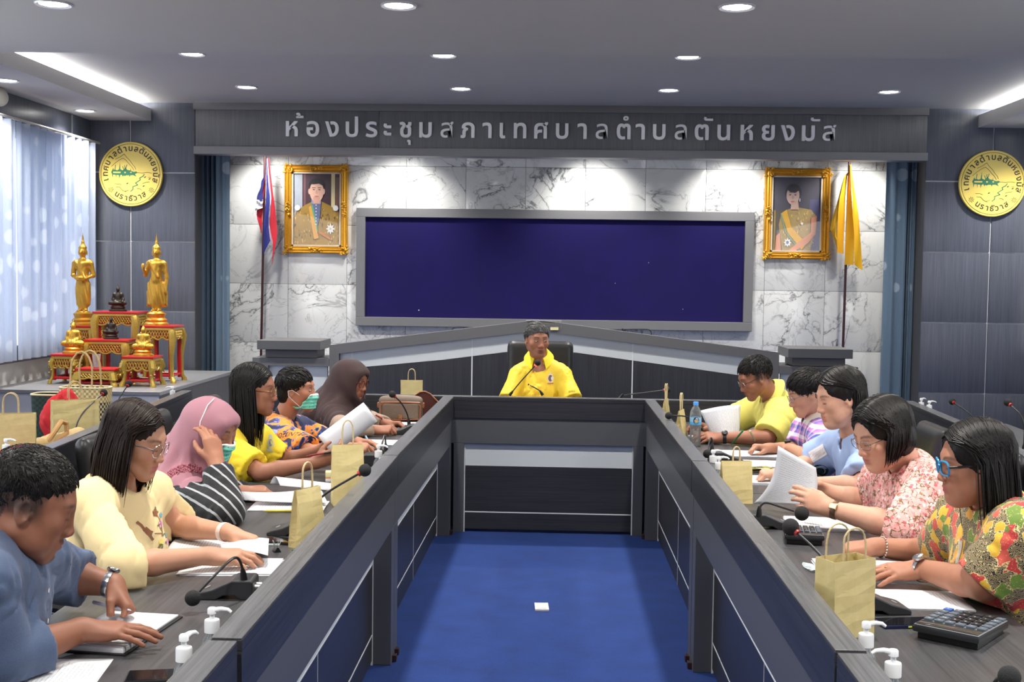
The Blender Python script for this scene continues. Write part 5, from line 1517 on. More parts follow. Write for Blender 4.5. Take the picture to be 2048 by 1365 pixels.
# --- R2: person in a checked shirt with a cream collar
def dress_R2(o, J, M, org):
    g, V, Q = wear(o, J, dict(sleeve=.8, sleeve_r=(.064, .066), loose=.010, fold=.004, neck_r=.060, seed=23), cloth_pattern('plaid'), org)
    collar(J, dict(rise=.098), cloth('cream_collar', srgb(236, 228, 208)), g, org, spread=.45, rin=.060, rout=.108, drop=.04, tip=.035)
    glasses(M, o, org, silver(), .0235, .019, .0012, 2.2)
    bracelet(o, org, J['wrL']+unit(J['elL']-J['wrL'])*.012, J['wrL']-J['elL'], J['handL'][1], .029, [blackp(), blackp(), plain('watch_dial_grey', (.1, .1, .1), .2)], 'strap')
J = dict(head=PY(1612, 786, 6.34), nb=PY(1642, 848, 6.40), hip=vec(1.66, 6.38, .56),
         shL=PY(1645, 872, 6.24), shR=PY(1612, 858, 6.55), elL=PZ(1632, 922, .815), wrL=PZ(1575, 895, .815),
         elR=PY(1590, 900, 6.48), wrR=PZ(1540, 897, .815),
         handL=((-1, -.25, -.15), (-.1, -.3, 1), 'rest', 1), handR=((-1, -.3, .1), (0, .2, 1), 'pen', -1))
R2 = person('person in a purple checked shirt with a cream collar, short black hair, round glasses', dict(face=(pi+.06, .36, 0), skin=SK['mid'], style='shortfem', hair_len=.04, lift=.9, mess=.3, strands=1000, res=.0045, body=pi, seed=10, fem=1, sweep=(0, .8, 0), hair_vol=1.03), J, dress_R2)

# --- R3: woman in a pale blue top
def dress_R3(o, J, M, org):
    b = cloth('pale_blue_cotton', srgb(158, 182, 224), .85)
    g, V, Q = wear(o, J, dict(sleeve=.86, sleeve_r=(.078, .088), loose=.016, fold=.0045, fold_scale=13, neck_r=.068, vneck=(.08, .03), fem=1, fat=1.1, seed=25), b, org)
    T = torso_frame(J)
    sq = [(-.045, -.03), (.045, -.03), (.045, .03), (-.045, .03)]; n = 6
    grid = [(-.045+.09*i/n, -.028+.056*j/n) for j in range(n+1) for i in range(n+1)]; fc = [(j*(n+1)+i, j*(n+1)+i+1, (j+1)*(n+1)+i+1, (j+1)*(n+1)+i) for j in range(n) for i in range(n)]
    at, nn = hit_px((V, Q), 1636, 907)
    if at is not None: print_on((V, Q), grid, fc, at, nn, T[:, 2]+.15*T[:, 0], plain('name_tape', srgb(228, 226, 228), .8), g, org, 'pocket_patch', .003)
    at, nn = hit_px((V, Q), 1640, 942)
    if at is None: at, nn = hit_px((V, Q), 1640, 930)
    if at is None: return
    for r, m, l in ((.040, plain('badge_green', srgb(30, 62, 58), .8), .002), (.026, plain('badge_white', srgb(214, 220, 216), .8), .0026), (.022, plain('badge_green', srgb(30, 62, 58), .8), .0032)):
        vv = [(r*cos(2*pi*i/20), r*sin(2*pi*i/20)) for i in range(20)]
        print_on((V, Q), vv, [tuple(range(20))], at, nn, T[:, 2], m, g, org, 'round_badge', l)
J = dict(head=PY(1678, 795, 5.52), nb=PY(1712, 880, 5.58), hip=vec(1.70, 5.56, .56),
         shL=PY(1748, 905, 5.40), shR=PY(1678, 892, 5.76), elL=PZ(1722, 973, .825), wrL=PZ(1615, 968, .812),
         elR=PY(1625, 925, 5.85), wrR=PZ(1560, 948, .815),
         handL=((-1, .05, -.05), (-.1, -.3, 1), 'rest', 1), handR=((-1, -.35, 0), (0, -.2, 1), 'pen', -1))
R3 = person('person in a pale blue top with a green badge, black collar-length hair', dict(face=(pi+.20, .24, 0), skin=SK['fair'], fem=1, style='mid', yend=-.085, spread=.3, hair_len=.12, curl=-.02, strands=650, strand_r=.0036, part=.0, res=.0042, body=pi, seed=11, wide=1.07, jowl=1, double_chin=1, fat=1.1, size=1.08, hair_vol=1.03, neck=.058), J, dress_R3)

# --- R4: woman in a pink flowered blouse
def dress_R4(o, J, M, org):
    g, V, Q = wear(o, J, dict(sleeve=1.02, sleeve_r=(.090, .092), sag=.02, loose=.022, fold=.007, fold_scale=13, neck_r=.070, vneck=(.09, .03), fem=1, fat=1.15, girth=1.22, seed=27), cloth_pattern('floral'), org, res=.0074)
    glasses(M, o, org, silver(), .0245, .017, .0014, 2.6)
    gm = plain('watch_gold', srgb(196, 160, 110), .25, 1)
    bracelet(o, org, J['wrL']+unit(J['elL']-J['wrL'])*.018, J['wrL']-J['elL'], vec(.15, -1, .35), .034, [plain('bronze_mesh', srgb(134, 104, 86), .35, .8), gm, plain('watch_face_pale', srgb(224, 214, 190), .3), gm], 'strap')
J = dict(head=PY(1762, 868, 4.52), nb=PY(1824, 950, 4.60), hip=vec(1.60, 4.56, .56),
         shL=PY(1868, 988, 4.36), shR=PY(1768, 962, 4.82), elL=PZ(1792, 1054, .832), wrL=PY(1662, 1018, 4.42),
         elR=PY(1722, 1004, 4.86), wrR=PY(1654, 984, 4.86),
         handL=((-.80, .15, .30), (.25, -1, .2), 'hold', 1), handR=((-.9, -.1, .2), (.1, .9, .3), 'hold', -1))
R4 = person('person in a pink flowered blouse with a black bob, lifting a printed page', dict(face=(pi+.34, .38, 0), skin=SK['fair'], fem=1, style='bob', cover=1, yend=-.035, spread=.40, hair_len=.135, curl=.04, strands=850, strand_r=.0036, part=-.012, lip=srgb(176, 96, 96), res=.0038, body=pi, seed=12, wide=1.08, jowl=1, double_chin=1, fat=1.2, girth=1.2, hfat=1.12, size=1.06, hair_vol=1.08, neck=.060), J, dress_R4)

# --- R5: woman in a batik shirt with blue glasses
def dress_R5(o, J, M, org):
    g, V, Q = wear(o, J, dict(sleeve=.94, sleeve_r=(.092, .078), loose=.020, fold=.005, fold_scale=12, neck_r=.070, vneck=(.06, .03), fem=1, fat=1.15, girth=1.28, seed=29), cloth_pattern('batik'), org, res=.0074)
    bl = plain('blue_acetate', srgb(46, 142, 196), .25)
    glasses(M, o, org, bl, .0265, .021, .0032, 3.4, temple=blackp(), tr=.0034)
    st = plain('steel', (.55, .56, .58), .25, 1)
    bracelet(o, org, J['wrL']+unit(J['elL']-J['wrL'])*.015, J['wrL']-J['elL'], vec(-.35, -.55, 1), .040, [st, st, plain('watch_face_white', (.75, .75, .73), .3)], 'steel')
    bracelet(o, org, J['wrR']+unit(J['elR']-J['wrR'])*.025, J['wrR']-J['elR'], vec(0, 0, 1), .035, [plain('bead_silver', (.6, .58, .52), .3, .8)], 'beads')
    T = torso_frame(J)                       # white braid down the placket
    n = 40; vv = []; ff = []
    for i in range(n+1):
        y = .02-.34*i/n; vv += [(-.012, y), (.012, y)]
    ff = [(2*i, 2*i+1, 2*i+3, 2*i+2) for i in range(n)]
    print_on((V, Q), vv, ff, J['nb']+T[:, 1]*.08-T[:, 2]*.05, T[:, 1], T[:, 2], plain('braid_cream', srgb(206, 196, 176), .8, bump=.6, scale=160), g, org, 'placket_braid', .003)
    s = MB(); F = frame(J['handL'][0], J['handL'][1]); c = J['wrL']+F[:, 1]*.108+F[:, 2]*.0+F[:, 0]*.008
    s.tube([c+F[:, 0]*.0115*cos(2*pi*i/12)+F[:, 2]*.0115*sin(2*pi*i/12) for i in range(12)], .0016, 6, closed=True); s.ball(c+F[:, 2]*.013, .004, 0, 8, 6); relocate(s, org); s.build('ring', gold(), o)
J = dict(head=PY(1946, 926, 3.56), nb=PY(1996, 1024, 3.62), hip=vec(1.57, 3.56, .56),
         shL=PY(2052, 1082, 3.38), shR=PY(1932, 1046, 3.86), elL=PZ(1966, 1172, .85), wrL=PZ(1842, 1138, .832),
         elR=PY(1880, 1110, 4.02), wrR=PY(1750, 1094, 3.98),
         handL=((-1, -.08, -.12), (-.12, -.30, 1), 'flat', 1), handR=((-1, .15, -.15), (-.1, -.2, 1), 'fist', -1))
R5 = person('person in a colourful batik shirt with long black hair and bright blue glasses', dict(face=(pi-.02, .12, 0), skin=SK['tan'], fem=1, style='long', yend=-.06, hair_len=.32, curl=.02, strands=950, strand_r=.0034, part=-.008, lip=srgb(172, 88, 92), res=.0035, body=pi, seed=13, wide=1.06, jowl=1, double_chin=1, fat=1.15, girth=1.25, hfat=1.12, size=1.0, hair_vol=1.06, neck=.060, drift=(.03, 0, 0)), J, dress_R5)

for _n, _o in dict(L1=L1, L2=L2, L3=L3, L4=L4, L5=L5, L6=L6, CH=CH, R1=R1, R2=R2, R3=R3, R4=R4, R5=R5).items():
    pass
# ------------------------------------------------------------------ desks
LZ = .915
M_JOINT = plain('joint_white', srgb(222, 224, 226), .5, scale=80)
def desk(p0, p1, label, group, depth=.60, cols=2, ends=(True, True), hmat=None, plain_front=False, low=.135):
    """front runs from p0 to p1 (floor plan); the open side the front looks to is on the right of p0->p1 turned by +90 degrees about Z ... z = u x w"""
    p0 = np.array([*p0, 0.]); p1 = np.array([*p1, 0.]); L = np.linalg.norm(p1-p0); u = (p1-p0)/L
    a = math.atan2(u[1], u[0])                       # local x = along the front, local -y... front faces local +y' = z x u
    t = empty('conference_desk', p0, a, label, 'desk', group)
    long = hmat or M_DARKH
    def part(name, lo, hi, mat, bev=.0025, parent=t):
        m = MB(); c = (np.asarray(lo)+np.asarray(hi))/2; m.box(np.asarray(lo)-c, np.asarray(hi)-c); o = m.build(name, mat, parent); o.location = c
        if bev: bevel(o, bev)
        return o
    # local: x along, y towards the well is +y when u x y = z -> y = z x u
    part('ledge', (.002, -.070, .885), (L-.002, 0, LZ-.004), long); part('ledge_top', (.003, -.069, LZ-.004), (L-.003, -.001, LZ), M_LEDGE_SHEEN, .0015)
    part('screen_board', (.002, -.024, .772), (L-.002, -.001, .885), long, 0)
    g = M_GREY2
    part('frame_rail', (.004, -.10, .60), (L-.004, -.012, .771), g)
    pw = .10 if not plain_front else .065
    part('frame_post', (.004, -.10, 0), (pw, -.012, .60), g); part('frame_post', (L-pw, -.10, 0), (L-.004, -.012, .60), g)
    part('backing', (pw, -.118, .02), (L-pw, -.108, .60), M_JOINT, 0)
    part('pale_panel', (pw+.006, -.108, .455), (L-pw-.006, -.094, .60), M_PALE, 0)
    W = L-2*pw; n = cols; gp = .0035
    for i in range(n):
        for za, zb in ((.02, low), (low, .452)):
            x0 = pw+W*i/n+(.008 if i == 0 else gp); x1 = pw+W*(i+1)/n-(.008 if i == n-1 else gp)
            part('panel', (x0, -.108, za+(gp if za > .05 else 0)), (x1, -.094, zb-gp), M_DARKH, .0015)
    for a, b in (((pw+.001, -.100, .0), (pw+.006, -.091, .598)), ((L-pw-.006, -.100, 0), (L-pw-.001, -.091, .598)), ((pw+.006, -.098, low-.0028), (L-pw-.006, -.0925, low+.0028)), ((pw+.006, -.098, .4505), (L-pw-.006, -.0925, .4555))): part('white_trim', a, b, M_JOINT, 0)
    for i in range(1, n): part('white_trim', (pw+W*i/n-.0018, -.098, .02), (pw+W*i/n+.0018, -.0926, .45), M_JOINT, 0)
    part('worktop', (.002, -.085-depth, WT-.028), (L-.002, -.05, WT), M_TOPX, .003)
    part('cable_slot', (L*.3, -.145, WT-.002), (L*.62, -.105, WT+.0003), M_BLACK, 0)
    part('end_panel', (.004, -.64, 0), (.03, -.119, WT-.028), M_DARKH); part('end_panel', (L-.03, -.64, 0), (L-.004, -.119, WT-.028), M_DARKH)
    for x in (.02, L-.06): part('leveller', (x, -.014, 0), (x+.035, .006, .03), plain('leveller_brown', srgb(50, 30, 28), .4))
    return t
G1 = 'desks of the inner horseshoe'
# z x u gives the side the front faces: for the left run u = -y faces +x
desk((-.689, 7.795), (-.706, 5.208), 'grey laminate desk of the horseshoe on the window side, next to the head desk', G1)
desk((-.704, 5.195), (-.683, 2.53), 'grey laminate desk of the horseshoe on the window side, middle one, before the cream blouse', G1)
desk((-.688, 2.515), (-.680, .30), 'grey laminate desk of the horseshoe on the window side, closest to the camera', G1)
desk((.594, 5.222), (.572, 7.795), 'grey laminate desk of the horseshoe under the water bottle, next to the head desk', G1)
desk((.609, 2.555), (.594, 5.208), 'grey laminate desk of the horseshoe under the big kraft bag and calculators', G1)
desk((.615, .30), (.609, 2.54), 'grey laminate desk closest to the camera, opposite the window side', G1)
hd = desk((1.21, 7.812), (-1.29, 7.812), 'grey laminate head desk closing the horseshoe, in front of the speaker', G1, depth=.62, cols=1)
for ch in list(hd.children):                      # only the middle bay faces the well
    if ch.name.split('.')[0] in ('panel', 'pale_panel', 'backing', 'frame_post'): bpy.data.objects.remove(ch)
def hp(name, lo, hi, mat, bev=.002):
    m = MB(); c = (np.asarray(lo)+np.asarray(hi))/2; m.box(np.asarray(lo)-c, np.asarray(hi)-c); o = m.build(name, mat, hd); o.location = c
    return bevel(o, bev) if bev else o
xl, xr = 1.21-.573, 1.21+.689
hp('frame_post', (xl, -.10, 0), (xl+.066, -.012, .60), M_GREY2); hp('frame_post', (xr-.070, -.10, 0), (xr, -.012, .60), M_GREY2)
hp('backing', (xl+.06, -.06, .02), (xr-.06, -.052, .60), M_JOINT, 0)
hp('pale_panel', (xl+.074, -.052, .455), (xr-.078, -.040, .60), M_PALE, 0)
hp('panel', (xl+.074, -.052, .139), (xr-.078, -.040, .447), M_DARKH); hp('panel', (xl+.074, -.052, .02), (xr-.078, -.040, .132), M_DARKH)
for a, b in (((xl+.066, -.050, 0), (xl+.073, -.034, .598)), ((xr-.077, -.050, 0), (xr-.070, -.034, .598)), ((xl+.073, -.045, .132), (xr-.077, -.0385, .139)), ((xl+.073, -.045, .448), (xr-.077, -.0385, .454))): hp('white_trim', a, b, M_JOINT, 0)
for ch in list(hd.children):
    if ch.name.split('.')[0] == 'white_trim' and ch.location.x < xl-.01 or ch.name.split('.')[0] == 'white_trim' and (ch.location.x > xr or abs(ch.location.y+.095) < .004): bpy.data.objects.remove(ch)
hp('panel', (.03, -.11, .02), (xl, -.09, .60), M_DARKH); hp('panel', (xr, -.11, .02), (2.47, -.09, .60), M_DARKH)
G2 = 'desks of the outer rows'
desk((-2.475, 7.90), (-2.345, 6.25), 'outer row desk on the window side holding woven bags', G2)
desk((-2.343, 6.24), (-2.205, 4.45), 'outer row desk on the window side, behind the person in pink', G2)
desk((-2.203, 4.44), (-2.10, 2.60), 'outer row desk on the window side, partly outside the frame', G2)
desk((2.255, 6.60), (2.320, 8.05), 'outer row desk opposite the windows with two white pump bottles', G2)
desk((2.10, 4.90), (2.253, 6.59), 'outer row desk opposite the windows with two gooseneck microphones', G2)
desk((1.98, 3.20), (2.098, 4.89), 'outer row desk opposite the windows, behind the long-haired person in batik', G2)

# ------------------------------------------------------------------ raised bench with the gabled front
YD = 9.70
bd = empty('presiding_bench', (0, YD, 0), 0, 'long dark bench with a gabled grey front behind the speaker', 'bench')
def slab(name, poly, y0, y1, mat, par=bd, bev=0):
    c = np.mean(poly, 0); m = MB(); m.prism([(x-c[0], z-c[1]) for x, z in poly], y1-y0, 0, np.array([[1, 0, 0], [0, 0, -1], [0, 1, 0.]]), (0, y1-y0, 0))
    o = m.build(name, mat, par); o.location = (c[0], y0, c[1])
    return bevel(o, bev) if bev else o
OUT = [(-1.883, 1.018), (-1.883, 1.131), (-.176, 1.363), (1.785, 1.128), (1.785, 1.018)]
INN = [(-1.803, .90), (-1.803, 1.062), (-.176, 1.273), (1.713, 1.065), (1.713, .90)]
LOW = [(-1.80, .935), (-1.45, .968), (-.95, 1.022), (-.45, 1.092), (-.176, 1.122), (.15, 1.098), (.62, 1.040), (1.2, .970), (1.71, .905)]
slab('top_rail', [OUT[1], OUT[2], INN[2], INN[1]], -.05, .03, M_GREY); slab('top_rail', [OUT[2], OUT[3], INN[3], INN[2]], -.05, .03, M_GREY)
slab('end_post', [(-1.883, 0), (-1.883, 1.131), (-1.803, 1.063), (-1.803, 0)], -.05, .03, M_GREY); slab('end_post', [(1.785, 0), (1.713, 0), (1.713, 1.066), (1.785, 1.128)], -.05, .03, M_GREY)
seams = [-1.803, -1.70, -.709, .605, 1.62, 1.713]
def interp(L, x): P = np.array(L); return float(np.interp(x, P[:, 0], P[:, 1]))
TOPL = [INN[1], INN[2], INN[3]]
for a, b in zip(seams[:-1], seams[1:]):
    xs = sorted({a+.004, b-.004, *[x for x, _ in LOW+TOPL if a+.01 < x < b-.01]})
    slab('pale_panel', [(x, interp(TOPL, x)) for x in xs]+[(x, interp(LOW, x)) for x in xs[::-1]], -.012, .03, M_PALE)
    slab('panel', [(x, interp(LOW, x)-.004) for x in xs]+[(xs[-1], .05), (xs[0], .05)], -.012, .03, M_DARK)
for a in seams[1:-1]: slab('white_trim', [(a-.005, .06), (a+.005, .06), (a+.005, interp(TOPL, a)-.002), (a-.005, interp(TOPL, a)-.002)], -.015, .03, M_JOINT)
slab('backing', [(-1.80, .05), (1.71, .05), (1.71, 1.05), (-.176, 1.26), (-1.80, 1.05)], .03, .05, M_JOINT)
slab('bench_top', [(-1.86, .98), (1.76, .98), (1.76, 1.01), (-1.86, 1.01)], .05, .70, M_DARKH)
slab('bench_side', [(-1.86, 0), (-1.83, 0), (-1.83, .98), (-1.86, .98)], .05, .68, M_DARK); slab('bench_side', [(1.73, 0), (1.76, 0), (1.76, .98), (1.73, .98)], .05, .68, M_DARK)
for sx, x0, x1 in ((-1, -2.52, -1.885), (1, 1.787, 2.42)):          # lower wings
    a, b = x0, x1
    slab('wing_rail', [(a, .955), (b, .955), (b, 1.018), (a, 1.018)], -.05, .03, M_GREY); slab('wing_post', [(a, 0), (a+.13 if sx < 0 else a+.08, 0), (a+.13 if sx < 0 else a+.08, .955), (a, .955)], -.05, .03, M_GREY) if sx < 0 else slab('wing_post', [(b-.13, 0), (b, 0), (b, .955), (b-.13, .955)], -.05, .03, M_GREY)
    slab('wing_pale_panel', [(a+.02, .70), (b-.02, .70), (b-.02, .955), (a+.02, .955)], -.012, .03, M_PALE); slab('wing_panel', [(a+.02, .02), (b-.02, .02), (b-.02, .695), (a+.02, .695)], -.012, .03, M_DARK)
    slab('wing_top', [(a, .985), (b, .985), (b, 1.015), (a, 1.015)], .03, .45, M_DARKH)
for sx, x0, x1 in ((-1, -2.47, -1.949), (1, 1.848, 2.363)):
    lab = 'grey box lectern head on the bench beside the '+('red white and blue flag' if sx < 0 else 'yellow flag')
    t = empty('lectern', ((x0+x1)/2, YD, 1.0195), 0, lab, 'lectern'); w = (x1-x0)/2
    m = MB(); m.box((-w+.05, -.02, 0), (w-.04, .30, .072)); bevel(m.build('neck', M_GREY, t))
    m = MB(); m.box((-w, -.10, .070), (w, .36, .145)); bevel(m.build('top_box', M_GREY2, t))

# ------------------------------------------------------------------ chairs
def make_chair(H=1):
    t = empty('office_chair', (0, 0, 0)); lea = plain('black_leather', (.014, .014, .015), .38, bump=.15, scale=90); chrome = plain('chrome', (.62, .63, .65), .12, 1)
    m = MB(); m.box((-.25, -.25, .37), (.25, .24, .46), 0, .04); m.build('seat', lea, t)          # the sitter faces local +y
    S = SDF(); S.bx((0, -.31, .72), (.245, .045, .24*H), .05, k=0, R=rotx(rad(9))) if H == 1 else S.bx((0, -.315, .86), (.255, .045, .37), .05, k=0, R=rotx(rad(7))); S.bx((0, -.285, .74), (.19, .03, .18), .03, k=.03, R=rotx(rad(9))); S.bx((0, -.30, .60), (.18, .03, .10), .03, k=.04, R=rotx(rad(4)))
    V, Q = S.mesh(.016); quad_obj('backrest', relax(V, Q, 1), Q, lea, t)
    for s in (-1, 1):
        m = MB(); m.tube([(s*.27, .18, .50), (s*.29, .20, .60), (s*.29, .12, .675), (s*.29, -.10, .69), (s*.28, -.24, .66), (s*.26, -.29, .58)], .013, 8); a = m.build('armrest', chrome, t)
        m = MB(); m.tube([(s*.29, .16, .668), (s*.29, .08, .695), (s*.29, -.10, .708), (s*.285, -.18, .70)], [.016, .022, .022, .016], 8); m.build('arm_pad', lea, a)
    m = MB(); m.lathe([(.03, .12), (.03, .30), (.022, .30), (.022, .38)], 14); m.build('column', chrome, t)
    for k in range(5):
        a = 2*pi*k/5+.3; c, s = cos(a), sin(a)
        m = MB(); m.tube([(.02*c, .02*s, .13), (.16*c, .16*s, .10), (.29*c, .29*s, .075)], [.026, .020, .014], 8); l = m.build('base_leg', chrome, t)
        m = MB(); m.lathe([(.027, -.02), (.027, .02)], 14, 0, rotz(a)@roty(pi/2)@rotx(0), (.30*c, .30*s, .028)); m.build('caster', M_BLACK, l)
    return t
CH0 = make_chair()
def chair(x, y, ang, label, first=[True]):
    o = make_chair(2) if 'speaker' in label else CH0 if first[0] else copy_tree(CH0); first[0] = False if 'speaker' not in label else first[0]
    o.location = (x, y, 0); o.rotation_euler = (0, 0, ang-pi/2); return tag(o, label, 'chair', 'black office chairs')
for nm, P, ang in (('the person in the denim shirt', L1, 0), ('the person in the cream blouse', L2, 0), ('the person in the pink headscarf', L3, 0), ('the person in bright yellow with long hair', L4, 0), ('the person in the navy and orange shirt', L5, 0), ('the person in the brown headscarf', L6, 0), ('the speaker at the head desk', CH, -pi/2), ('the person in the pale yellow polo shirt', R1, pi), ('the person in the checked shirt', R2, pi), ('the person in the pale blue top', R3, pi), ('the person in the pink flowered blouse', R4, pi), ('the person in the batik shirt', R5, pi)):
    d = np.array([cos(ang), sin(ang)]); c = np.array(P.location)[:2]-d*(.02 if P is not CH else -.01)
    chair(c[0], c[1], ang, 'black leather office chair under '+nm)
chair(-3.15, 5.55, .1, 'empty black leather chair behind the woven bags on the outer desk')

# ------------------------------------------------------------------ the altar in the corner
GOLD = plain('gold_paint', srgb(206, 158, 62), .34, .75, var=.15, scale=60); GOLDL = plain('gilt_lacquer', srgb(190, 160, 76), .36, .7, var=.25, scale=120, bump=.4)
RED = plain('red_lacquer', srgb(168, 22, 26), .3); BRONZE = plain('dark_bronze', srgb(52, 46, 40), .45, .6, var=.3, scale=60)
AZ = .78
t = empty('altar_platform', (-3.75, 9.22, 0), 0, 'low white-fronted table with a grey top carrying the altar', 'table')
def ap(name, lo, hi, mat):
    m = MB(); c = (np.asarray(lo)+np.asarray(hi))/2; m.box(np.asarray(lo)-c, np.asarray(hi)-c); o = m.build(name, mat, t); o.location = c; return bevel(o, .003)
ap('tabletop', (-.72, -.17, AZ-.03), (.66, 1.90, AZ), plain('grey_top', srgb(120, 121, 124), .35)); ap('front_panel', (-.70, -.15, 0), (.64, -.12, AZ-.03), M_WHITE)
ap('side_panel', (-.70, -.12, 0), (-.67, 1.88, AZ-.03), M_WHITE); ap('side_panel', (.61, -.12, 0), (.64, 1.88, AZ-.03), M_DARK)
def altar_table(xa, xb, y, zt, depth, label):
    w = (xb-xa)/2; h = zt-AZ; t = empty('altar_table', ((xa+xb)/2, y+depth/2, AZ), 0, label, 'table', 'red and gold altar tables'); d = depth/2
    m = MB(); m.box((-w, -d, h-.018), (w, d, h), 0, .003); m.build('tabletop', RED, t)
    m = MB(); m.box((-w*.97, -d*.97, h-.042), (w*.97, d*.97, h-.018), 0, .006); m.build('cornice', GOLDL, t)
    for fy in (-1, 1):
        for ax in (0, 1):
            W = (w if ax == 0 else d)*.9; off = (d if ax == 0 else w)*.90*fy; n = max(4, int(W/.022)); m = MB()
            dr = min(.075, h*.3)
            def P(u, v): 
                b = h-.042-dr*(.72+.28*abs(sin(u*pi*3))) if v else h-.042
                q = (-W+2*W*u, off, b); return q if ax == 0 else (q[1], q[0], q[2])
            m.grid(P, 24, 1, 0, False, thick=.010*fy*(1 if ax == 0 else -1))
            a = m.build('apron', RED, t)
            m = MB()
            for k in range(n*2):
                for s in (-1, 1):
                    u0 = k/(n*2); u1 = u0+s*.10
                    if not 0 <= u1 <= 1: continue
                    q0 = np.array([-W+2*W*u0, off+fy*.006, h-.046]); q1 = np.array([-W+2*W*u1, off+fy*.006, h-.042-dr*.78])
                    if ax: q0 = q0[[1, 0, 2]]; q1 = q1[[1, 0, 2]]
                    m.tube([q0, q1], .0042, 5)
            e = [P(u, 1) for u in np.linspace(0, 1, 25)]; e = [(x, yy+(fy*.005 if ax == 0 else 0), z) for x, yy, z in e] if ax == 0 else [(x+fy*.005, yy, z) for x, yy, z in e]
            m.tube(e, .0075, 6); m.build('lattice', GOLDL, a)
    for sx in (-1, 1):
        for sy in (-1, 1):
            x, yv = sx*w*.86, sy*d*.86; m = MB(); r = min(.030, w*.2)
            m.tube([(x, yv, h-.04), (x+sx*.012, yv+sy*.012, h-.09), (x-sx*.002, yv, h*.45), (x+sx*.004, yv+sy*.004, .05), (x+sx*.018, yv+sy*.018, .018), (x+sx*.018, yv+sy*.018, .001)], [r*1.1, r*1.25, r*.72, r*.62, r*.9, r*1.05], 8)
            for k in range(5): m.ball((x+sx*.014+r*.9*(k % 2-.5), yv+sy*.02-(0 if sy > 0 else 0), h-.065-.022*k), r*.42, 0, 8, 6)
            l = m.build('leg', GOLDL, t)
            m = MB(); m.tube([(x-sx*r*.5, yv-sy*r*.5, h-.05), (x-sx*r*.6, yv-sy*r*.6, h*.45), (x-sx*r*.5, yv-sy*r*.5, .03)], r*.7, 6); m.build('leg_lining', RED, l)
    m = MB(); z = min(.06, h*.2); q = [(-w*.82, -d*.82, z), (w*.82, -d*.82, z), (w*.82, d*.82, z), (-w*.82, d*.82, z)]; m.tube(q+[q[0]], .011, 6); m.build('stretcher', RED, t)
    return t
def xat(px, py, y): return PY(px, py, y)[0]
def zat(px, py, y): return PY(px, py, y)[2]
AT = {}
for nm, xa, xb, py, y, dp, lab in (('T1', 149, 229, 738, 9.40, .22, 'lowest red and gold altar table holding a water glass'), ('SR', 243, 306, 714, 9.42, .24, 'small red and gold altar table with a gold figure, in front of the tall one'),
        ('SL', 100, 145, 709, 9.55, .30, 'small red and gold altar table with a gold figure, against the curtain'), ('T2', 166, 254, 680, 9.72, .24, 'middle red and gold altar table with a dark seated figure, above the water glass'),
        ('T3', 184, 274, 624, 10.05, .28, 'highest red and gold altar table with the topmost dark figure'), ('TR', 284, 346, 652, 9.80, .30, 'tall slender red and gold altar table under the golden statue raising a hand'), ('TL', 140, 182, 652, 10.15, .30, 'tall red and gold altar table under the golden statue holding a bowl')):
    a, b, z = xat(xa, py, y), xat(xb, py, y), zat((xa+xb)/2, py, y); AT[nm] = ((a+b)/2, y+dp/2, z); altar_table(a, b, y, z, dp, lab)

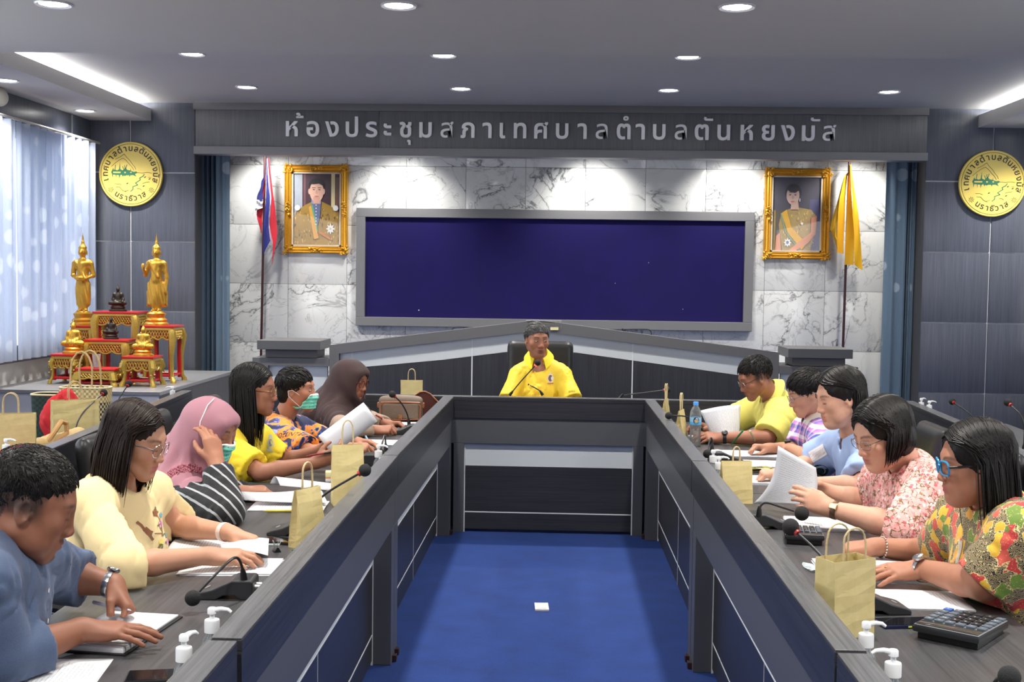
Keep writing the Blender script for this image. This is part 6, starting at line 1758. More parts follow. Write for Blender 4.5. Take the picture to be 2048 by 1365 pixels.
def statue_standing(x, y, z0, H, raised, label):
    t = empty('buddha_statue', (x, y, z0), 0, label, 'statue', 'standing golden statues'); u = H/.80
    m = MB(); m.lathe([(.105, 0), (.105, .015), (.085, .03), (.092, .045), (.070, .065), (.078, .085), (.082, .10), (.060, .112), (.056, .12), (.0001, .121)], 6 if False else 28); m.v = [v*u for v in m.v]; m.build('pedestal', GOLD, t)
    S = SDF(); sc = lambda *p: np.array(p)*u
    r = lambda a, b, ra, rb, k=.02: S.rc(sc(*a), sc(*b), ra*u, rb*u, k=k*u)
    for s in (-1, 1):
        r((s*.024, 0, .12), (s*.022, 0, .22), .017, .020); S.el(sc(s*.026, -.022, .124), sc(.016, .034, .012), k=.01*u)
    S.el(sc(0, 0, .30), sc(.060 if not raised else .070, .040, .155), k=.02*u)
    S.bx(sc(0, .008, .27), sc(.062 if not raised else .082, .022, .105), .02*u, k=.02*u)
    if raised: S.bx(sc(0, .018, .225), sc(.094, .008, .070), .006*u, k=.012*u)
    r((0, 0, .40), (0, 0, .52), .047, .050); r((-.045, 0, .535), (.045, 0, .535), .034, .034)
    r((0, 0, .55), (0, 0, .60), .024, .021, .015)
    S.el(sc(0, -.004, .632), sc(.034, .038, .044), k=.008*u); S.el(sc(0, .002, .668), sc(.034, .036, .026), k=.008*u); r((0, .004, .69), (0, .004, .715), .018, .012, .01); r((0, .004, .715), (0, .004, .80), .011, .002, .008)
    r((0, -.040, .640), (0, -.046, .625), .004, .006, .004)
    for s in (-1, 1): S.el(sc(s*.036, .004, .624), sc(.005, .010, .022), k=.004*u)
    if not raised:
        for s in (-1, 1):
            r((s*.070, 0, .53), (s*.088, .008, .43), .024, .020); r((s*.088, .008, .43), (s*.022, -.062, .395), .018, .013, .012); S.el(sc(s*.014, -.068, .392), sc(.022, .014, .010), k=.008*u)
        S.el(sc(0, -.066, .408), sc(.036, .026, .018), k=.006*u)
    else:
        r((.070, 0, .53), (.086, .008, .42), .023, .019); r((.086, .008, .42), (.088, -.006, .325), .018, .012, .012); S.el(sc(.088, -.010, .295), sc(.010, .013, .028), k=.008*u)
        r((-.070, 0, .53), (-.094, .006, .435), .023, .019); r((-.094, .006, .435), (-.096, -.058, .485), .017, .011, .012); S.el(sc(-.096, -.064, .510), sc(.017, .009, .026), k=.008*u)
    r((-.05, -.035, .55), (.03, -.045, .42), .010, .010, .012)
    S.disp = lambda P: .0016*np.sin(P[:, 0]*210+P[:, 2]*40)*(P[:, 2] < .48*u)*(P[:, 2] > .18*u)
    V, Q = S.mesh(.0052); quad_obj('figure', relax(V, Q, 1, .3), Q, GOLD, t)
    return t
def statue_seated(x, y, z0, H, mat, label, robe=False, group='small seated statues'):
    t = empty('seated_statue', (x, y, z0), 0, label, 'statue', group); u = H/.24
    m = MB(); m.lathe([(.075, 0), (.075, .012), (.058, .022), (.064, .034), (.052, .045), (.060, .056), (.0001, .057)], 24, sy=.72); m.v = [v*u for v in m.v]; m.build('pedestal', mat, t)
    S = SDF(); sc = lambda *p: np.array(p)*u; r = lambda a, b, ra, rb, k=.012: S.rc(sc(*a), sc(*b), ra*u, rb*u, k=k*u)
    for s in (-1, 1):
        r((s*.02, 0, .075), (s*.062, -.012, .070), .020, .016); r((s*.062, -.012, .070), (-s*.02, -.034, .072), .014, .010)
        r((s*.034, 0, .145), (s*.046, 0, .105), .012, .010); r((s*.046, 0, .105), (s*.012, -.030, .086) if s < 0 or robe else (.050, -.035, .082), .010, .007)
    r((0, .004, .08), (0, .002, .12), .030, .026); r((-.026, .002, .142), (.026, .002, .142), .018, .018); r((0, 0, .155), (0, 0, .17), .011, .010)
    S.el(sc(0, -.002, .186), sc(.0165, .018, .021), k=.005*u); S.el(sc(0, .002, .204), sc(.012, .012, .010), k=.005*u); r((0, .002, .21), (0, .002, .24), .006, .001, .004)
    if robe:
        S.rc(sc(0, .014, .06), sc(0, .008, .135), .048*u, .024*u, k=.015*u); S.disp = lambda P: .002*np.sin(np.arctan2(P[:, 1], P[:, 0])*14)*(P[:, 2] < .13*u)
    V, Q = S.mesh(.0045); quad_obj('figure', relax(V, Q, 1, .3), Q, mat, t)
    return t
def on(k, px=None): x, y, z = AT[k]; return (x if px is None else xat(px, 600, y)), y, z
x, y, z = on('TL', 166); statue_standing(x, y, z, zat(175, 465, y)-z, False, 'standing golden statue holding a bowl, next to the window curtain')
x, y, z = on('TR', 313); statue_standing(x, y, z, zat(313, 466, y)-z, True, 'standing golden statue raising one hand, above the tall altar table')
x, y, z = on('T3', 236); statue_seated(x, y, z, zat(238, 567, y)-z, BRONZE, 'dark bronze seated statue on the highest altar table')
x, y, z = on('T2', 222); statue_seated(x, y, z, zat(224, 630, y)-z, BRONZE, 'dark bronze seated statue on the middle altar table')
x, y, z = on('SL', 150); statue_seated(x, y-.04, z, zat(155, 637, y)-z, GOLD, 'small golden robed figure on the altar table by the curtain', True)
x, y, z = on('SR', 288); statue_seated(x, y-.02, z, zat(288, 646, y)-z, GOLD, 'small golden robed figure on the altar table in front of the tall one', True)

# ------------------------------------------------------------------ portraits in gilt frames: flat prints behind glass
FR = plain('gilt_frame', srgb(232, 176, 60), .3, .65, var=.2, scale=70)
def thin_glass():
    if 'thin_glass' in MATS: return MATS['thin_glass']
    t = NT('thin_glass'); tr = t.n('BsdfTransparent'); gl = t.n('BsdfGlossy'); gl.inputs['Roughness'].default_value = .02
    m = t.n('MixShader'); m.inputs[0].default_value = .03; t.l(tr.outputs[0], m.inputs[1]); t.l(gl.outputs[0], m.inputs[2]); t.l(m.outputs[0], t.out.inputs[0])
    MATS['thin_glass'] = t.m; return t.m
def portrait(corner_px, label, kind):
    yb = 11.90; P = [PY(px, py, yb) for px, py in corner_px]; x0, x1 = (P[0][0]+P[3][0])/2, (P[1][0]+P[2][0])/2; z1, z0 = (P[0][2]+P[1][2])/2, (P[2][2]+P[3][2])/2
    w, h = (x1-x0)/2, (z1-z0)/2; t = empty('framed_portrait', ((x0+x1)/2, 11.945, (z0+z1)/2), 0, label, 'picture', 'two gilt framed portraits')
    B = .072; m = MB(); prof = [(0, 0), (0, .045), (.010, .055), (.022, .040), (.036, .046), (.050, .030), (.062, .034), (B, .018), (B, 0)]
    for k in range(4):
        ca = [(-w, -h), (w, -h), (w, h), (-w, h)]; a, b = ca[k], ca[(k+1) % 4]; ni = [(1, 1), (-1, 1), (-1, -1), (1, -1)]
        V = [(a[0]+ni[k][0]*o, -d, a[1]+ni[k][1]*o) for o, d in prof]+[(b[0]+ni[(k+1) % 4][0]*o, -d, b[1]+ni[(k+1) % 4][1]*o) for o, d in prof]; n = len(prof)
        m.add(V, [(i, i+1, n+i+1, n+i) for i in range(n-1)], 0)
    m.build('frame', FR, t)
    m = MB(); rng = np.random.RandomState(3)
    for cx, cz, sx, sz in [(sx*(w-.035), sz*(h-.035), .09, .09) for sx in (-1, 1) for sz in (-1, 1)]+[(0, s*(h-.035), .13, .045) for s in (-1, 1)]+[(s*(w-.035), 0, .045, .15) for s in (-1, 1)]:
        for i in range(26):
            m.ball((cx+rng.uniform(-.5, .5)*sx, -.050+rng.uniform(-.012, .008), cz+rng.uniform(-.5, .5)*sz), rng.uniform(.006, .013)*np.array([1.2, .8, 1]), 0, 7, 5)
    c = m.build('carved_ornament', FR, t); c['kind'] = 'stuff'
    iw, ih = w-B, h-B
    m = MB(); 
    for lo, hi in (((-iw, -.024, ih-.014), (iw, -.010, ih)), ((-iw, -.024, -ih), (iw, -.010, -ih+.014)), ((-iw, -.024, -ih), (-iw+.014, -.010, ih)), ((iw-.014, -.024, -ih), (iw, -.010, ih))): m.box(lo, hi)
    m.build('slip', plain('cream_slip', srgb(214, 200, 180), .6), t)
    iw -= .012; ih -= .012; Mf = np.array([[1, 0, 0], [0, 0, -1], [0, 1, 0.]])
    bands = []; layer = [0]; m = MB(); mats = []; names = {}
    def mat(nm, c):
        if nm not in names: names[nm] = len(mats); mats.append(plain('print_'+nm, c, .75, var=.12, scale=24))
        return names[nm]
    def poly(pts, nm, c):
        layer[0] += 1; d = .002+layer[0]*.00006
        m.prism([(max(-1, min(1, a))*iw, max(-1, min(1, b))*ih) for a, b in pts], .00005, mat(nm, c), Mf, (0, -d, 0))
    def oval(cx, cy, rx, ry, nm, c, n=28, a0=0, a1=2*pi): poly([(cx+rx*cos(a), cy+ry*sin(a)) for a in np.linspace(a0, a1, n+1)[:-1]], nm, c)
    bx = lambda a, b, c, d: [(a, b), (c, b), (c, d), (a, d)]
    if kind == 'm':
        poly(bx(-1, -1, 1, 1), 'maroon', srgb(70, 48, 56)); poly(bx(-1, -1, -.62, 1), 'pale_grey', srgb(160, 168, 178)); poly(bx(.62, -1, .78, 1), 'cream', srgb(226, 214, 160)); poly(bx(-.56, -.2, -.48, 1), 'plum', srgb(120, 76, 84)); poly(bx(.80, .1, 1, .9), 'brown', srgb(120, 88, 78))
        poly([(-1, -1), (-1, -.25), (-.88, -.06), (-.5, .12), (-.2, .22), (.22, .22), (.55, .12), (.92, -.05), (1, -.22), (1, -1)], 'gold_cloth', srgb(158, 124, 48))
        rg = np.random.RandomState(5)
        for i in range(130):
            a, b = rg.uniform(-.95, .95), rg.uniform(-.98, .02); s = rg.uniform(.02, .06); poly([(a, b-s), (a+s*.5, b), (a, b+s*.8), (a-s*.5, b)], *(('gold_light', srgb(212, 180, 88)) if i % 2 else ('gold_dark', srgb(92, 70, 30))))
        poly([(-.24, .24), (.20, .24), (.14, -.2), (.02, -.5), (-.14, -.2)], 'navy_tunic', srgb(96, 104, 140)); poly(bx(-.22, .16, .18, .30), 'collar_silver', srgb(140, 146, 170))
        poly([(-.24, .10), (-.16, .12), (.08, -.62), (-.02, -.66)], 'sash_green', srgb(90, 160, 120)); poly([(-.34, .06), (-.24, .10), (.10, -.80), (-.10, -.84)], 'sash_orange', srgb(214, 156, 60)); poly([(.10, -.58), (.62, -.80), (.60, -.86), (.08, -.66)], 'sash_rust', srgb(196, 120, 56))
        oval(0, .50, .30, .30, 'face', srgb(222, 176, 156)); oval(-.31, .50, .05, .08, 'face', srgb(222, 176, 156)); oval(.31, .50, .05, .08, 'face', srgb(222, 176, 156)); poly(bx(-.14, .16, .14, .35), 'neck_tone', srgb(206, 158, 138))
        poly([(-.32, .56), (-.34, .72), (-.2, .84), (.05, .87), (.26, .82), (.34, .70), (.32, .56), (.27, .66), (.1, .72), (-.1, .70), (-.24, .70)], 'hair_black', srgb(26, 26, 30))
        for s in (-1, 1): oval(s*.12, .55, .055, .012, 'eye_dark', srgb(50, 36, 34), 12); poly(bx(s*.12-.075, .595, s*.12+.075, .612), 'brow_dark', srgb(60, 46, 44))
        poly([(-.03, .54), (.03, .54), (.055, .45), (0, .43), (-.055, .45)], 'nose_tone', srgb(206, 158, 138)); oval(0, .365, .095, .018, 'lips', srgb(196, 112, 112), 14)
        poly([(.60+r*cos(a)*.2, -.54+r*sin(a)*.16) for a, r in [(2*pi*i/16, 1 if i % 2 == 0 else .55) for i in range(16)]], 'star_silver', srgb(222, 222, 220)); oval(.60, -.54, .05, .035, 'star_core', srgb(200, 190, 150), 12)
        for s in (-1, 1): oval(s*.82, .04, .12, .08, 'white_tassel', srgb(226, 228, 232), 12)
        for k in range(7): oval(-.02, .12-.09*k, .024, .018, 'jewel', srgb(220, 224, 236), 10)
    else:
        poly(bx(-1, -1, 1, 1), 'dusk', srgb(82, 80, 92)); poly(bx(-1, -1, 1, .1), 'umber', srgb(92, 84, 78)); poly(bx(.55, -1, 1, .4), 'violet_drape', srgb(88, 88, 122)); poly(bx(-1, -1, -.86, .1), 'ochre_drape', srgb(150, 130, 80))
        poly([(-.55, -1), (-.72, -.3), (-.62, .02), (-.3, .14), (.1, .18), (.62, .12), (.84, -.05), (.78, -.5), (.62, -1)], 'blouse', srgb(160, 138, 90))
        rg = np.random.RandomState(8)
        for i in range(110):
            a, b = rg.uniform(-.6, .75), rg.uniform(-.9, .08); s = rg.uniform(.02, .05); poly([(a, b-s), (a+s*.6, b), (a, b+s), (a-s*.6, b)], *(('silk_gold', srgb(206, 184, 104)) if i % 2 else ('silk_rose', srgb(168, 126, 110))))
        poly([(-.62, .02), (-.40, .12), (-.2, -.35), (.45, -.80), (.25, -.98), (-.35, -.5)], 'sash_gold', srgb(206, 158, 62)); poly([(-.66, .0), (-.62, .03), (-.38, -.5), (.24, -1), (.16, -1), (-.44, -.5)], 'sash_teal', srgb(120, 150, 130))
        poly([(.62, -.1), (.86, -.05), (.82, -.55), (.5, -.80), (.0, -1), (-.3, -1), (.2, -.72), (.62, -.5)], 'sleeve_coral', srgb(206, 140, 110)); poly([(-.86, -1), (-.82, -.6), (-.66, -.5), (-.6, -1)], 'sleeve_coral', srgb(206, 140, 110))
        oval(-.15, .58, .34, .24, 'hair_dark', srgb(48, 46, 54)); oval(-.16, .50, .27, .25, 'face_pale', srgb(206, 176, 164)); poly([(-.25, .12), (.10, .12), (.06, .36), (-.22, .36)], 'neck_pale', srgb(198, 166, 152)); oval(-.15, .70, .25, .12, 'hair_dark', srgb(48, 46, 54))
        for s in (-1, 1): oval(-.17+s*.11, .52, .05, .014, 'eye_dark', srgb(60, 44, 44), 12); poly(bx(-.17+s*.11-.06, .57, -.17+s*.11+.06, .583), 'brow_dark', srgb(74, 58, 56))
        poly([(-.19, .50), (-.14, .50), (-.12, .42), (-.17, .41), (-.22, .42)], 'nose_pale', srgb(190, 154, 142)); oval(-.17, .335, .085, .020, 'lips', srgb(178, 88, 88), 14); oval(.13, .38, .022, .05, 'earring', srgb(222, 222, 226), 10)
        poly([(-.34+r*cos(a)*.17, -.78+r*sin(a)*.13) for a, r in [(2*pi*i/16, 1 if i % 2 == 0 else .6) for i in range(16)]], 'star_silver', srgb(212, 214, 222)); oval(-.34, -.78, .06, .045, 'star_blue', srgb(110, 120, 160), 12)
        poly([(.24+r*cos(a)*.07, -.26+r*sin(a)*.05) for a, r in [(2*pi*i/12, 1 if i % 2 == 0 else .6) for i in range(12)]], 'star_silver', srgb(212, 214, 222))
    m.build('printed_picture', mats, t, auto=False)
    g = MB(); g.box((-iw-.01, -.0215, -ih-.01), (iw+.01, -.0205, ih+.01)); g.build('glass', thin_glass(), t)
    return t
portrait([(567, 330), (694, 330), (696, 507), (570, 507)], 'gilt framed portrait of a person in a gold embroidered uniform with a sash', 'm')
portrait([(1531, 337), (1662, 337), (1657, 519), (1527, 518)], 'gilt framed portrait of a person in a beige silk dress with an orange sash', 'f')

# ------------------------------------------------------------------ flags
def flag(top, bot, label, build):
    t = empty('flag', (bot[0], bot[1], 0), 0, label, 'flag'); o = np.array([bot[0], bot[1], 0])
    m = MB(); d = np.asarray(bot)-np.asarray(top); b = np.asarray(top)+d*(np.asarray(top)[2]-.03)/(-d[2]); m.tube([top+np.array([0, 0, .25]), b], .0125, 10); relocate(m, o); m.build('pole', plain('maroon_pole', srgb(58, 26, 30), .35), t)
    m = MB(); m.lathe([(.14, 0), (.14, .02), (.05, .05), (.02, .06)], 20, o=(b[0], b[1], 0)); relocate(m, o); m.build('foot', plain('maroon_pole', srgb(58, 26, 30), .35), t)
    build(t, o)
def sheet(t, o, rows, mats, name='cloth', dy=.035):
    """rows: for every stripe edge a list of (px, py, dy) running down the cloth"""
    m = MB(); n = 14
    E = [resample([PY(px, py, 11.66+d) for px, py, d in r], n) for r in rows]
    for k in range(len(E)-1):
        m.grid(lambda u, v, k=k: E[k][min(n-1, int(round(v*(n-1))))]*(1-u)+E[k+1][min(n-1, int(round(v*(n-1))))]*u+np.array([0, .012*sin(9*v+5*u+k*2), 0]), 3, n-1, k, thick=.002)
    relocate(m, o); return m.build(name, mats, t)
fr, fw_, fb = plain('flag_red', srgb(196, 36, 54), .6), plain('flag_white', srgb(222, 222, 228), .6), plain('flag_blue', srgb(40, 44, 120), .6)
def thai(t, o):
    sheet(t, o, [[(533, 318, -.02), (533, 400, -.02), (527, 450, -.02), (526, 512, -.02)], [(534, 318, -.05), (540, 400, -.06), (537, 450, -.06), (541, 480, -.06)], [(536, 317, -.03), (543, 400, -.04), (540, 450, -.02), (546, 490, -.02)], [(538, 316, -.03), (548, 400, -.05), (555, 470, -.04), (545, 530, -.04)]], [fb, fw_, fr])
    sheet(t, o, [[(531, 350, .02), (527, 400, .02), (524, 440, .02), (523, 467, .02)], [(527, 358, .0), (515, 400, .02), (514, 435, .0), (521, 463, .0)]], [fr], 'cloth')
    sheet(t, o, [[(531, 345, -.01), (526, 380, -.01), (526, 402, -.01)], [(524, 362, -.03), (513, 400, -.03), (512, 405, -.03)]], [plain('flag_navy', srgb(34, 38, 96), .6)], 'cloth')
    sheet(t, o, [[(526, 400, -.012), (525, 412, -.012), (525, 416, -.012)], [(514, 400, -.035), (511, 416, -.035), (510, 422, -.035)]], [fw_], 'cloth')
flag(PY(531, 312, 11.7), PY(523, 678, 11.7), 'furled red, white and blue flag on a maroon pole beside the gilt portrait', thai)
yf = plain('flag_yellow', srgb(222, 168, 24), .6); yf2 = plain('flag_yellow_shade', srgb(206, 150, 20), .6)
def yellow(t, o):
    sheet(t, o, [[(1699, 330, .02), (1693, 430, .02), (1691, 500, .02), (1690, 530, .02)], [(1700, 330, -.05), (1704, 400, -.07), (1708, 470, -.06), (1708, 530, -.05)], [(1702, 329, -.02), (1715, 420, -.03), (1722, 490, -.02), (1725, 541, -.02)]], [yf, yf])
    sheet(t, o, [[(1696, 345, .03), (1690, 400, .03), (1688, 470, .03), (1687, 508, .03)], [(1690, 350, -.03), (1678, 400, -.04), (1675, 450, -.03), (1674, 505, -.03)], [(1689, 352, .02), (1664, 440, .02), (1660, 462, .02), (1671, 475, .02)]], [yf2, yf])
flag(PY(1699, 325, 11.7), PY(1686, 695, 11.7), 'furled yellow flag on a maroon pole beside the second gilt portrait', yellow)
# ------------------------------------------------------------------ small things on the desks
def paper_mat(lines=True, name='printed_paper', tint=srgb(226, 228, 232)):
    if name in MATS: return MATS[name]
    t = NT(name); c = t.n('TexCoord'); s = t.n('SeparateXYZ'); t.l(c.outputs['UV'], s.inputs[0])
    if lines:
        row = t.math('MULTIPLY', s.outputs[1], 30.0); fr = t.math('FRACT', row); fl = t.math('FLOOR', row)
        ln = t.math('MULTIPLY', t.math('GREATER_THAN', fr, .48), t.math('LESS_THAN', fr, .72))
        cb = t.n('CombineXYZ'); t.l(t.math('MULTIPLY', s.outputs[0], 46.0), cb.inputs[0]); t.l(t.math('MULTIPLY', fl, 3.7), cb.inputs[1])
        w = t.math('GREATER_THAN', t.noise(cb.outputs[0], 1.0, 2, .7), .43)
        cb2 = t.n('CombineXYZ'); t.l(t.math('MULTIPLY', fl, 5.3), cb2.inputs[0]); rl = t.noise(cb2.outputs[0], 1.0, 1)
        ends = t.math('MULTIPLY', t.math('GREATER_THAN', s.outputs[0], .12), t.math('LESS_THAN', s.outputs[0], t.math('ADD', .45, t.math('MULTIPLY', rl, .75))))
        ends = t.math('MULTIPLY', ends, t.math('LESS_THAN', s.outputs[0], .90)); vm = t.math('MULTIPLY', t.math('GREATER_THAN', s.outputs[1], .07), t.math('LESS_THAN', s.outputs[1], .92))
        f = t.math('MULTIPLY', t.math('MULTIPLY', ln, w), t.math('MULTIPLY', ends, vm)); t.col(t.mix(t.math('MULTIPLY', f, .42), tint, (.05, .05, .06)))
    else: t.col(tint)
    t.set(Roughness=.75); MATS[name] = t.m; return t.m
PAPER = paper_mat(); BLANK = paper_mat(False, 'blank_paper')
def sheet_obj(fn, nu, nv, name, mat, par=None, thick=.0006, org=None):
    V = np.array([[fn(i/nu, j/nv) for j in range(nv+1)] for i in range(nu+1)], float)
    du, dv = np.gradient(V, axis=0), np.gradient(V, axis=1); N = np.cross(du, dv); N /= np.linalg.norm(N, axis=2)[..., None]+1e-12
    F = V.reshape(-1, 3); B = (V-N*thick).reshape(-1, 3); m = len(F); idx = lambda i, j: i*(nv+1)+j
    q = [(idx(i, j), idx(i+1, j), idx(i+1, j+1), idx(i, j+1)) for i in range(nu) for j in range(nv)]
    rim = [idx(i, 0) for i in range(nu)]+[idx(nu, j) for j in range(nv)]+[idx(i, nv) for i in range(nu, 0, -1)]+[idx(0, j) for j in range(nv, 0, -1)]
    faces = q+[tuple(k+m for k in f[::-1]) for f in q]+[(rim[(k+1) % len(rim)], rim[k], rim[k]+m, rim[(k+1) % len(rim)]+m) for k in range(len(rim))]
    o0 = np.zeros(3) if org is None else np.asarray(org, float)
    me = bpy.data.meshes.new(name); me.from_pydata((np.concatenate([F, B])-o0).tolist(), [], faces); me.materials.append(mat)
    uv = me.uv_layers.new(name='UVMap'); co = [(i/nu, j/nv) for i in range(nu+1) for j in range(nv+1)]*2
    uv.data.foreach_set('uv', np.array([co[l.vertex_index] for l in me.loops], np.float32).ravel()); me.polygons.foreach_set('use_smooth', [True]*len(faces)); me.update()
    o = bpy.data.objects.new(name, me); link(o, par)
    if org is not None and par is None: o.location = [float(x) for x in o0]
    return o
def papers(c, ang, label, n=1, w=.21, l=.297, curl=0., group=None, mat=None, fan=0, z=WT):
    """a stack of A4: c centre on the worktop, ang = direction of the long edge in degrees"""
    t = empty('paper_stack' if n > 1 else 'paper_sheet', (c[0], c[1], z), rad(ang), label, 'papers', group); h = .0001*n+.0006
    rng = np.random.RandomState(int(abs(c[0]*1000)) % 997)
    if n > 1:
        m = MB(); k = min(6, 1+n//25)
        for i in range(k):
            dx, dy = rng.uniform(-.003, .003, 2); m.box((-l/2+dx, -w/2+dy, h*i/k), (l/2+dx, w/2+dy, h*(i+1)/k-.0004))
        b = m.build('page_block', BLANK, t)
    f = lambda u, v: (l/2-v*l, -w/2+u*w, h+.0012+curl*max(0, (.3-v)/.3)**2*.05+.001*sin(5*u+4*v))
    sheet_obj(f, 10, 14, 'top_page', mat or PAPER, t)
    if fan:
        f2 = lambda u, v: (l/2-v*l*.98+.01, -w/2+u*w+.012, h*.5+.0004)
        sheet_obj(lambda u, v: (l/2-v*l+.012, -w/2+u*w-.008, .0012), 2, 2, 'page', BLANK, t)
    return t
def xy(px, py, z=WT): p = PZ(px, py, z); return p[0], p[1]

# microphones
M_RUB = plain('mic_foam', (.011, .011, .012), .85, bump=.5, scale=400); M_BODY = plain('mic_body', srgb(48, 49, 52), .42); M_NECK = plain('mic_neck', (.02, .02, .022), .35)
M_RED = emit('mic_red_ring', (1, .05, .02), 5.0); M_REDOFF = plain('mic_red_band', srgb(170, 40, 36), .4)
def mic(base, rz, neck, label, lit=False, ring=True, group='gooseneck microphones', body=True, ball=.021):
    """base: centre of the desk unit; neck: room-space points from the socket to the capsule"""
    t = empty('microphone', (base[0], base[1], base[2] if len(base) > 2 else WT), rz, label, 'microphone', group); o = np.array(t.location); loc = lambda m: relocate(m, o, rz)
    if body:
        prof = [(-.085, 0), (-.085, .014), (-.070, .020), (-.030, .030), (.005, .046), (.028, .056), (.080, .056), (.086, .050), (.086, 0), (.05, 0), (.035, .012), (.0, .012), (-.02, 0)]
        m = MB(); m.prism(prof, .10, 0, np.array([[1, 0, 0], [0, 0, -1], [0, 1, 0.]]), (0, .05, 0)); bevel(m.build('base_unit', M_BODY, t), .004)
        m = MB(); m.lathe([(.009, 0), (.009, .002), (.0001, .0022)], 14, 0, roty(-rad(24)), (-.052, 0, .0245)); m.build('talk_button', M_SILV, t)
        m = MB(); 
        for i in range(7): m.box((.036+.006*i, -.03, .056), (.0385+.006*i, .03, .0566))
        m.build('speaker_grille', M_BLACK, t)
        m = MB()
        for yy in (-.014, .014): m.lathe([(.007, 0), (.007, .016), (.004, .016), (.004, .022)], 12, 0, roty(pi/2), (.086, yy, .03))
        m.build('socket', M_SILV, t)
    P = resample(np.asarray(neck, float), 24)
    K = np.asarray(neck, float)
    if len(K) > 2:                                   # smooth the bends
        for _ in range(3): 
            Q = [K[0]]
            for a, b in zip(K[:-1], K[1:]): Q += [a*.75+b*.25, a*.25+b*.75]
            K = np.array(Q+[K[-1]])
        P = resample(K, 28)
    m = MB(); m.tube(P, .0042, 8); loc(m); m.build('gooseneck', M_NECK, t)
    m = MB(); d = unit(P[1]-P[0]); m.tube([P[0]-d*.004, P[0]+d*.02, P[0]+d*.035], [.011, .009, .005], 12); loc(m); m.build('neck_socket', M_BLACK, t)
    e = P[-1]; d = unit(P[-1]-P[-3])
    if ring:
        m = MB(); m.tube([e-d*.004, e+d*.006], .0105, 14); loc(m); m.build('ring', M_RED if lit else M_REDOFF, t)
    m = MB(); c = e+d*(.006+ball*.8); m.ball(c, ball, 0, 18, 12); loc(m); m.build('foam_ball', M_RUB, t)
    return t
def up(b, h): return np.array([b[0], b[1], WT+h])
g = lambda px, py, y: PY(px, py, y)
mic(xy(452, 1192), rad(4), [g(488, 1160, 3.34), g(484, 1130, 3.33), g(472, 1110, 3.30), g(440, 1140, 3.24), g(398, 1184, 3.20)], 'gooseneck microphone bent over towards the writing person in the denim shirt', ring=False, ball=.022)
mic(xy(585, 1068), rad(4), [up(xy(628, 1060), .056), g(632, 1006, 4.2), g(655, 984, 4.2), g(718, 948, 4.22)], 'gooseneck microphone reaching out from behind a kraft bag, before the pink headscarf', ball=.023)
mic(xy(722, 930), rad(6), [g(772, 902, 5.55), g(771, 880, 5.55), g(769, 868, 5.56), g(765, 885, 5.5), g(762, 898, 5.48)], 'small gooseneck microphone beside the pump bottle, before the navy and orange shirt', ring=False)
mic(xy(812, 868), rad(8), [g(818, 848, 7.0), g(815, 828, 7.0), g(803, 806, 6.96), g(790, 794, 6.94)], 'gooseneck microphone standing in front of the brown handbag')
mic((-.38, 8.18), rad(-90), [g(1020, 790, 8.1), g(1040, 765, 8.08), g(1062, 741, 8.06), g(1071, 731, 8.05)], 'gooseneck microphone with a lit red ring at the mouth of the speaker', True)
mic((.02, 8.22), rad(-90), [g(1085, 790, 8.2), g(1080, 782, 8.2), g(1070, 776, 8.2), g(1060, 771, 8.2)], 'thin gooseneck microphone in front of the chest of the speaker', ring=False, ball=.006)
mic((.62, 8.18), rad(-90), [g(1240, 796, 8.1), g(1244, 791, 8.1), g(1290, 786, 8.1), g(1328, 781, 8.1)], 'gooseneck microphone lying almost level over the head desk near two kraft bags')
mic(xy(1415, 884), rad(184), [up(xy(1404, 878), .056), g(1392, 842, 6.75), g(1370, 832, 6.72), g(1345, 832, 6.7)], 'gooseneck microphone poking past a kraft bag towards the head desk, next to the water bottle', ring=False)
mic(xy(1452, 925), rad(186), [g(1424, 900, 5.75), g(1425, 880, 5.75), g(1421, 874, 5.74), g(1418, 888, 5.72), g(1416, 900, 5.7)], 'short gooseneck microphone behind two pump bottles, before the checked shirt', ring=False)
mic(xy(1538, 1055), rad(186), [g(1518, 1032, 4.28), g(1519, 1014, 4.28), g(1530, 1004, 4.28), g(1560, 1014, 4.26), g(1589, 1023, 4.24)], 'gooseneck microphone bent level over the lifted page, before the pink flowered blouse', ring=False, ball=.026)
mic(xy(1752, 1222), rad(186), [up(xy(1708, 1200), .056), g(1668, 1142, 3.42), g(1630, 1098, 3.5), g(1594, 1066, 3.55)], 'gooseneck microphone with a red band sticking out behind the big kraft bag', ball=.026)
mic((.98, 2.36), rad(180), [vec(.90, 2.40, WT+.056), vec(.90, 2.44, .90), g(2040, 1352, 2.30), g(2024, 1354, 2.24)], 'gooseneck microphone of which only the foam ball shows, beside the big calculator', ring=False)
for px, py, bx_, by_, x, lab in ((207, 786, 147, 850, -2.58, 'gooseneck microphone in front of the patterned woven bag'), (257, 768, 226, 824, -2.60, 'gooseneck microphone before the altar, next to the woven bags')):
    a, b = PX(bx_, by_, x), PX(px, py, x+.02); mic((a[0]-.05, a[1]), rad(0), [np.array([a[0], a[1], WT+.056]), a*.8+b*.2+np.array([0, 0, .02]), b-unit(b-a)*.02], lab, group='gooseneck microphones of the outer rows')
for px, py, bx_, by_, x, lab in ((1905, 804, 1952, 836, 2.46, 'gooseneck microphone on the outer desk, next to the white pump bottles'), (2016, 806, 2050, 836, 2.42, 'gooseneck microphone on the outer desk, the one closer to the camera')):
    a, b = PX(bx_, by_, x+.05), PX(px, py, x); mic((a[0]+.05, a[1]), rad(180), [np.array([a[0], a[1], WT+.056]), a, b-unit(b-a)*.02], lab, group='gooseneck microphones of the outer rows')

